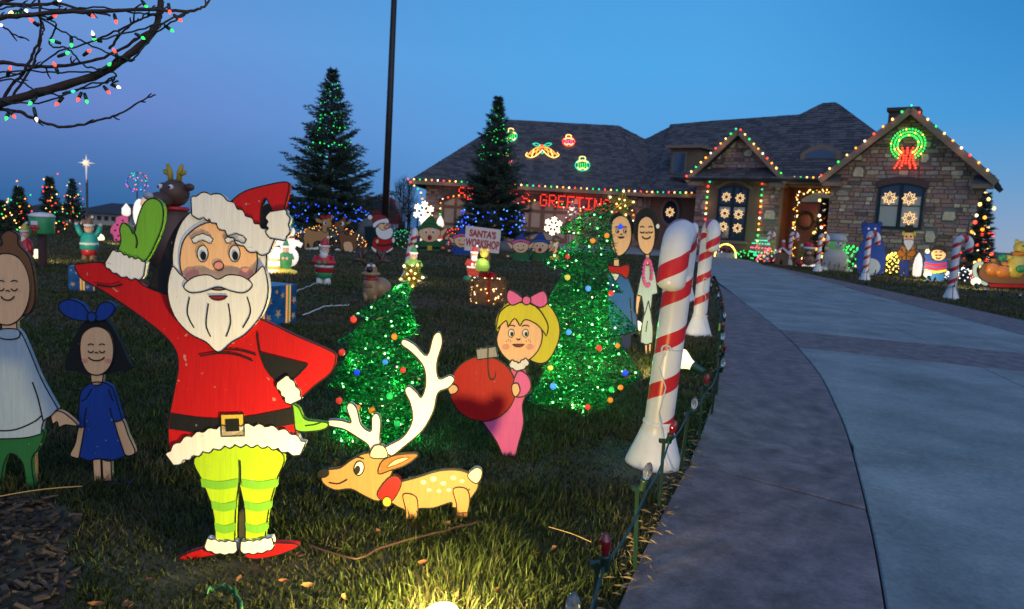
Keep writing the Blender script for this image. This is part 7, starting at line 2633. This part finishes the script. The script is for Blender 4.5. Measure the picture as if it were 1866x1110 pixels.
one(t, 'pompom', 'white', lambda m: m.ball((-.33 * h, 0, .93 * h), .07 * h, 8, 6))
one(t, 'sack', 'red', lambda m: m.lathe([(.14 * h, 0), (.2 * h, .12 * h), (.1 * h, .3 * h)], 10, (-.35 * h, -.12 * h, 0)))
one(t, 'snow_base', 'white', lambda m: m.lathe([(.55 * h, 0), (.45 * h, .1 * h), (.2 * h, .13 * h)], 14, sy=.5), .25)

# ------------------------------------------------------------------ stake lights
M_STAKE = mat('stake_green', (.005, .03, .016), .45, var=.2)
M_RB = mat('unlit_red_bulb', (.16, .004, .008), .08, var=0, spec=.9)
M_CB = mat('unlit_clear_bulb', (.85, .88, .9), .03, var=0, trans=.92, spec=.8)


def stake_proto():
    m = M()
    m.box((0, 0, .125), (.007, .007, .29))
    m.box((.005, 0, .125), (.003, .011, .28))
    m.box((0, .004, .262), (.026, .02, .012))
    st = m
    so_ = M()
    so_.lathe([(.011, -.012), (.0135, -.008), (.0135, .02), (.0155, .022), (.0155, .03), (.012, .032)], 12)
    bl_ = M()
    bl_.lathe([(.009, 0), (.0105, .006), (.0155, .022), (.0165, .031), (.0145, .043), (.0085, .056), (.003, .061), (.0005, .062)], 14)
    out_ = []
    for m_, nm, mt_ in ((st, 'stake', M_STAKE), (so_, 'socket', M_SOCK), (bl_, 'bulb', M_RB)):
        me = bpy.data.meshes.new(nm)
        me.from_pydata(m_.v, [], m_.f)
        if nm != 'stake':
            me.polygons.foreach_set('use_smooth', [True] * len(me.polygons))
        me.materials.append(mt_)
        out_.append(me)
    me = out_[2].copy()
    me.materials.clear()
    me.materials.append(M_CB)
    return out_ + [me]


SPM = stake_proto()


def stake(p, red, label, group, lean=0.0, sc_=1.0, rz=0.0):
    t = thing('stake_light', label, 'stake light', p, rz, group)
    t.scale = (sc_,) * 3
    t.rotation_euler.x, t.rotation_euler.y = lean, U(-.06, .06)
    link('stake', SPM[0], t)
    s_ = link('socket', SPM[1], t, (.016, -.01, .268))
    s_.rotation_euler = (U(-.1, .25), U(-.1, .25), 0)
    b_ = link('bulb', SPM[2] if red else SPM[3], s_, (0, 0, .031))
    s_.scale = (.8,) * 3
    return t


ORD = ['first', 'second', 'third', 'fourth', 'fifth', 'sixth', 'seventh', 'eighth', 'ninth', 'tenth', 'eleventh', 'twelfth', 'thirteenth', 'fourteenth', 'fifteenth', 'sixteenth', 'seventeenth', 'eighteenth', 'nineteenth', 'twentieth']
cnt = [0, 0]
LS = [(1060, 1112, 0), (1104, 988, 1), (1183, 859, 0), (1222, 777, 1), (1257, 728, 0), (1291, 690, 1), (1311, 656, 0), (1319, 631, 1), (1318, 612, 0), (1313, 590, 1), (1319, 572, 0), (1313, 551, 1), (1309, 536, 0), (1304, 526, 1), (1299, 518, 0), (1295, 510, 1), (1291, 504, 0)]
pts = []
for i, (x, y, r_) in enumerate(LS):
    q = G(x, y, .32)
    pts.append(q + Vector((0, 0, -.05)))
    stake(Vector((q.x - .016, q.y + .01, 0)), r_, '%s %s stake light from the camera along the left driveway edge' % (ORD[cnt[r_]], 'red-bulb' if r_ else 'clear-bulb'), 'stake lights along the left driveway edge', U(-.08, .08), 1.0)
    cnt[r_] += 1


def sag(pts, d):
    o = []
    for a, b in zip(pts, pts[1:]):
        for k in range(6):
            t_ = k / 6
            o.append(a.lerp(b, t_) + Vector((0, 0, -d * 4 * t_ * (1 - t_) * min(1, (b - a).length))))
    return o + [pts[-1]]


m = M()
m.tube(sag([pts[0] + Vector((-.3, -.5, -.1))] + pts, .05), .0032, 5)
o = m.obj('light_cable', mat('blue_green_cable', (.01, .05, .06), .5, var=0), smooth=True)
o['label'], o['category'] = 'blue-green cable sagging from stake to stake along the left driveway edge', 'cable'
E_ = [G(*q) for q in catmull([(1400, 478), (1500, 498), (1620, 528), (1740, 553), (1866, 582), (2050, 622)], False, 12)]
pts = []
for i, p in enumerate(along(E_, .52)):
    p = p + Vector((.05, .12, 0))
    pts.append(p + Vector((0, 0, .27)))
SR = [p - Vector((0, 0, .27)) for p in pts]
vis = [p for p in SR if CX + F * (p - CAM).dot(RT) / (p - CAM).dot(FW) < 1868][::-1]
for i, p in enumerate(vis):
    stake(p, i % 2, '%s %s stake light counted from the right end of the right lawn edge' % (ORD[i // 2], 'red-bulb' if i % 2 else 'clear-bulb'), 'stake lights along the right lawn edge', U(-.08, .08), 1.05)
m = M()
m.tube(sag(pts, .05), .004, 4)
o = m.obj('light_cable', M_CABLE)
o['label'], o['category'] = 'dark cable strung between the stakes along the right lawn edge', 'cable'
# two lime stakes by the second cane
t = thing('marker_stakes', 'pair of lime green plastic stakes beside the driveway between the candy canes', 'marker stake', G(1307, 640))
one(t, 'stake', 'lime', lambda m: (m.box((0, 0, .11), (.012, .008, .24)), m.box((.022, .01, .11), (.012, .008, .24))), smooth=False)

# ------------------------------------------------------------------ pole, truck, fence, bins, far trees and houses
b = W(700, 440, 21)
b.z = 0
t = thing('light_pole', 'tall dark metal pole rising out of the top of the photo', 'pole', b)
top = W(723, -120, 21) - b
one(t, 'pole', 'black', lambda m: m.tube([(0, 0, 0), top * .5, top], [.105, .09, .075], 14), mt=mat('dark_bronze_metal', (.03, .022, .02), .45, var=.2, metal=.4))
one(t, 'base', 'black', lambda m: m.lathe([(.2, 0), (.2, .05), (.13, .07), (.12, .25)], 14), mt=MATS['dark_bronze_metal'])
b = W(690, 418, 32)
b.z = 0
t = thing('pickup_truck', 'dark red vehicle parked behind the tall pole, seen from the rear', 'truck', b, .1)
MR = mat('dark_red_car_paint', (.13, .008, .015), .25, var=.05, spec=.7)
MK = mat('black_rubber', (.015, .015, .015), .8)
body = M()
sec = [(-.9, .45), (-.95, .7), (-.92, 1.05), (-.78, 1.12), (-.66, 1.62), (-.5, 1.72), (.5, 1.72), (.66, 1.62), (.78, 1.12), (.92, 1.05), (.95, .7), (.9, .45)]
n = len(sec)
for (k0, y0, y1) in ((1, 0, 4.4),):
    body.prism([(x, y0, z) for x, z in sec], [(x * .98, y1, z if z < 1.2 else z * .98) for x, z in sec])
body.obj('body', MR, t)
one(t, 'rear_window', 'black', lambda m: m.prism([(-.66, -.012, 1.16), (.66, -.012, 1.16), (.54, -.012, 1.6), (-.54, -.012, 1.6)], [(-.66, -.002, 1.16), (.66, -.002, 1.16), (.54, -.002, 1.6), (-.54, -.002, 1.6)]), smooth=False, mt=M_GLASS)
for s in (-1, 1):
    one(t, 'tail_light', 'red', lambda m: m.box((s * .8, -.02, .9), (.14, .04, .26)), smooth=False, mt=mat('tail_light_red', (.25, .02, .02), .2, var=0))
    for yy in (.8, 3.4):
        one(t, 'wheel', 'black', lambda m: m.tube([(s * .72, yy, .36), (s * .95, yy, .36)], .36, 16), mt=MK)
one(t, 'bumper', 'grey', lambda m: m.box((0, -.06, .5), (1.7, .1, .16)), smooth=False)
one(t, 'number_plate', 'white', lambda m: m.box((0, -.025, .86), (.3, .02, .15)), smooth=False)
# iron fence with posts
a0, a1 = W(714, 425, 30), W(760, 428, 35)
a0.z = a1.z = 0
t = thing('iron_fence', 'black iron picket fence between the vehicle and the garage', 'fence', a0)
for k in range(19):
    p = (a1 - a0) * (k / 18)
    m = M()
    m.tube([p, p + Vector((0, 0, 1.35))], .014 if k % 6 else .035, 5)
    m.obj('picket' if k % 6 else 'post', mat('black_iron', (.012, .012, .014), .5, metal=.4), t)
for z in (.2, 1.2):
    m = M()
    m.tube([(0, 0, z), (a1 - a0) + Vector((0, 0, z))], .018, 5)
    m.obj('rail', MATS['black_iron'], t)
for (x, lb, mk) in ((682, 'dark green wheeled bin behind the plywood santa', 'green'), (668, 'grey rounded stone behind the plywood santa', 'grey')):
    b = W(x, 458, 21.3 if mk == 'green' else 22.0)
    b.z = 0
    if mk == 'green':
        t = thing('bin', lb, 'bin', b)
        one(t, 'body', 'green', lambda m: m.lathe([(.25, 0), (.31, .55)], 4), smooth=False, mt=mat('bin_green', (.008, .03, .025), .5))
        one(t, 'lid', 'green', lambda m: m.lathe([(.33, .552), (.33, .59), (.1, .63)], 4), smooth=False, mt=MATS['bin_green'])
    else:
        m = M()
        m.ball((0, 0, .35), (.3, .3, .5), 9, 7)
        o = m.obj('boulder', MATS['landscape_boulder'], None, True, loc=b)
        o['label'], o['category'] = lb, 'boulder'


def bare(label, x, Yd, h, seed, group):
    rd = random.Random(seed)
    b = W(x, 420, Yd)
    b.z = height(b.x, b.y)
    t = thing('bare_tree', label, 'tree', b, 0, group)
    tr_, cr = M(), M()
    tr_.tube([(0, 0, -.1), (.05, 0, h * .4), (0, .05, h * .7), (.06, 0, h)], [.07, .05, .03, .01], 6)
    for i in range(34):
        z = h * rd.uniform(.25, .92)
        a = rd.uniform(0, 6.28)
        l = (h - z) * rd.uniform(.3, .55) + .25
        p0, p1, p2 = Vector((0, 0, z)), Vector((math.cos(a) * l * .4, math.sin(a) * l * .4, z + l * .5)), Vector((math.cos(a) * l * .6, math.sin(a) * l * .6, z + l * 1.1))
        cr.tube([p0, p1, p2], [.022, .014, .005], 4, cap=False)
        for j in range(4):
            q = p0.lerp(p2, rd.uniform(.3, .9))
            cr.tube([q, q + Vector((rd.uniform(-.25, .25), rd.uniform(-.25, .25), rd.uniform(.15, .5)))], [.009, .004], 3, cap=False)
    tr_.obj('trunk', M_BARK, t)
    cr.obj('crown', M_BARK, t)


for i, (x, Yd, h) in enumerate(((727, 44, 3.2), (742, 40, 3.0), (733, 55, 4.2))):
    bare(('thin bare tree left of the garage, nearest the pole', 'thin bare tree closest to the garage corner', 'taller bare tree furthest behind the iron fence')[i], x, Yd, h, i, 'thin bare trees between the pole and the garage')


def far_house(label, xl, xr, yb, ye, yr, Yd, wall, roof, wins=6):
    a, b = W(xl, yb, Yd), W(xr, yb, Yd)
    gz = height((a.x + b.x) / 2, Yd) - .5
    ez_ = W(xl, ye, Yd).z
    rz__ = W((xl + xr) / 2, yr, Yd).z
    o = Vector(((a.x + b.x) / 2, Yd, gz))
    t = thing('far_house', label, 'house', o)
    w2, d = (b.x - a.x) / 2, 9.0
    one(t, 'wall', 'white', lambda m: m.box((0, d / 2, (ez_ - gz) / 2), (2 * w2, d, ez_ - gz)), smooth=False, mt=wall)
    e, R, k = ez_ - gz, rz__ - gz, 1.0
    m = M()
    m.add([(-w2 - k, -k, e), (w2 + k, -k, e), (w2 + k, d + k, e), (-w2 - k, d + k, e), (-w2 * .55, d / 2, R), (w2 * .55, d / 2, R)], [(0, 1, 5, 4), (1, 2, 5), (2, 3, 4, 5), (3, 0, 4), (3, 2, 1, 0)])
    m.obj('roof', roof, t)
    for i in range(wins):
        x = -w2 * .85 + 1.7 * w2 * i / max(1, wins - 1)
        one(t, 'window', 'white', lambda m: m.box((x, -.03, e - (ez_ - W(xl, (ye + yb) / 2, Yd).z)), (2 * w2 / wins * .55, .05, (yb - ye) * Yd / F * .4)), smooth=False, mt=M_GLASS)


FW1 = mat('far_cream_siding', (.42, .38, .33), .8)
FR1 = mat('far_dark_roof', (.04, .04, .05), .9)
far_house('far cream house with dark hip roof, right of the white star pole', 148, 240, 405, 386, 370, 95, FW1, FR1, 7)
far_house('far pale garage building, just left of the cream house', 112, 150, 404, 392, 381, 100, mat('far_grey_siding', (.3, .29, .28), .8), FR1, 3)
far_house('far low house with brown roof behind the lit spruces', 40, 108, 405, 384, 368, 110, mat('far_tan_siding', (.3, .24, .18), .8), mat('far_brown_roof', (.06, .045, .045), .9), 4)
far_house('far house half hidden at the left edge of the photo', -40, 36, 408, 392, 372, 105, FW1, MATS['far_brown_roof'], 4)
# dark line of brush closing the far side of the lawn
m = M()
for i in range(2600):
    x = U(-60, 560)
    p = W(x, 408, U(40, 60))
    z = height(p.x, p.y)
    d = Vector((U(-1, 1), U(-1, 1), U(.2, 1))).normalized() * U(.1, .25)
    q = d.orthogonal().normalized() * .06
    p = Vector((p.x, p.y, z + U(-.2, .05 + .1 * math.sin(x * .05))))
    m.add([p - q, p + q, p + d], [(0, 1, 2)])
o = m.obj('far_brush', mat('far_brush', (.035, .035, .025), .9), kind='stuff')
o['label'] = 'dark brush beyond the lawn at the far left'

# ------------------------------------------------------------------ small things lying on the lawn
def cord(label, px, r=.004, mt=None, z=.03, j=1.0):
    p = [G(x, y, z) for x, y in catmull(px, False, 6)]
    m = M()
    m.tube([q + Vector((0, 0, U(-.006, .01) * j)) for q in p], r, 5)
    o = m.obj('cord', mt or mat('white_cord', (.6, .6, .58), .5, var=0), None, True)
    o['label'], o['category'] = label, 'cord'


cord('white extension cord lying on the lawn between the blue gift and the lower tinsel tree', [(552, 574), (572, 568), (590, 560), (612, 557), (636, 556)], .007)
cord('white cord trailing left from the lone plastic santa', [(541, 530), (560, 523), (580, 514), (598, 500)], .007)
cord('white cord trailing from the plywood santa hand to the lawn', [(718, 446), (735, 452), (748, 458)], .008)
cord('brown cord lying in the grass below the reindeer cutout', [(560, 992), (600, 1006), (650, 1018), (690, 1000), (740, 985), (830, 962), (880, 950)], .0035, mat('brown_cord', (.04, .02, .015), .6, var=0), .028, .2)
cord('looped green cord in the grass at the lower left of the floodlight', [(375, 1080), (390, 1072), (415, 1072), (432, 1085), (440, 1110)], .005, mat('green_cord', (.01, .09, .03), .5, var=0), .05)
cord('thin tan string stretched across the grass from the woman cutout', [(-20, 908), (70, 893), (150, 886)], .002, mat('tan_string', (.3, .2, .1), .7, var=0), .05, .1)
cord('thin pale string running over the grass to the driveway stakes', [(1000, 960), (1040, 972), (1078, 988)], .0013, MATS['tan_string'], .1, 0)
LF = M()
LM = [mat('dry_leaf_' + str(i), c, .7, var=.3, scale=60) for i, c in enumerate(((.22, .085, .03), (.16, .07, .035), (.28, .14, .05)))]
spots = [(770, 1026), (625, 1090), (690, 970), (815, 955), (1010, 1000), (470, 965)] + [(U(150, 1120), U(890, 1105)) for _ in range(7)] + [(U(60, 560), U(1000, 1105)) for _ in range(5)]
for i, (x, y) in enumerate(sorted(spots)):
    p = G(x, y, .032)
    R = Matrix.Rotation(U(0, 6.28), 3, 'Z') @ Matrix.Rotation(U(-.6, .6), 3, 'X')
    l, w_ = U(.011, .02), U(.006, .009)
    m = M()
    q = [(-l, 0, .004), (-l * .4, -w_, .0), (l * .4, -w_ * .9, .003), (l, 0, .008), (l * .4, w_ * .9, .006), (-l * .4, w_, .004), (0, 0, -.004)]
    m.add([R @ Vector(v) for v in q], [(0, 1, 6), (1, 2, 6), (2, 3, 6), (3, 4, 6), (4, 5, 6), (5, 0, 6)])
    o = m.obj('fallen_leaf', LM[i % 3], None, True, loc=p)
    o['label'], o['category'], o['group'] = 'small curled brown fallen leaf on the grass, %s counted from the left' % ORD[i], 'leaf', 'fallen leaves in the grass'
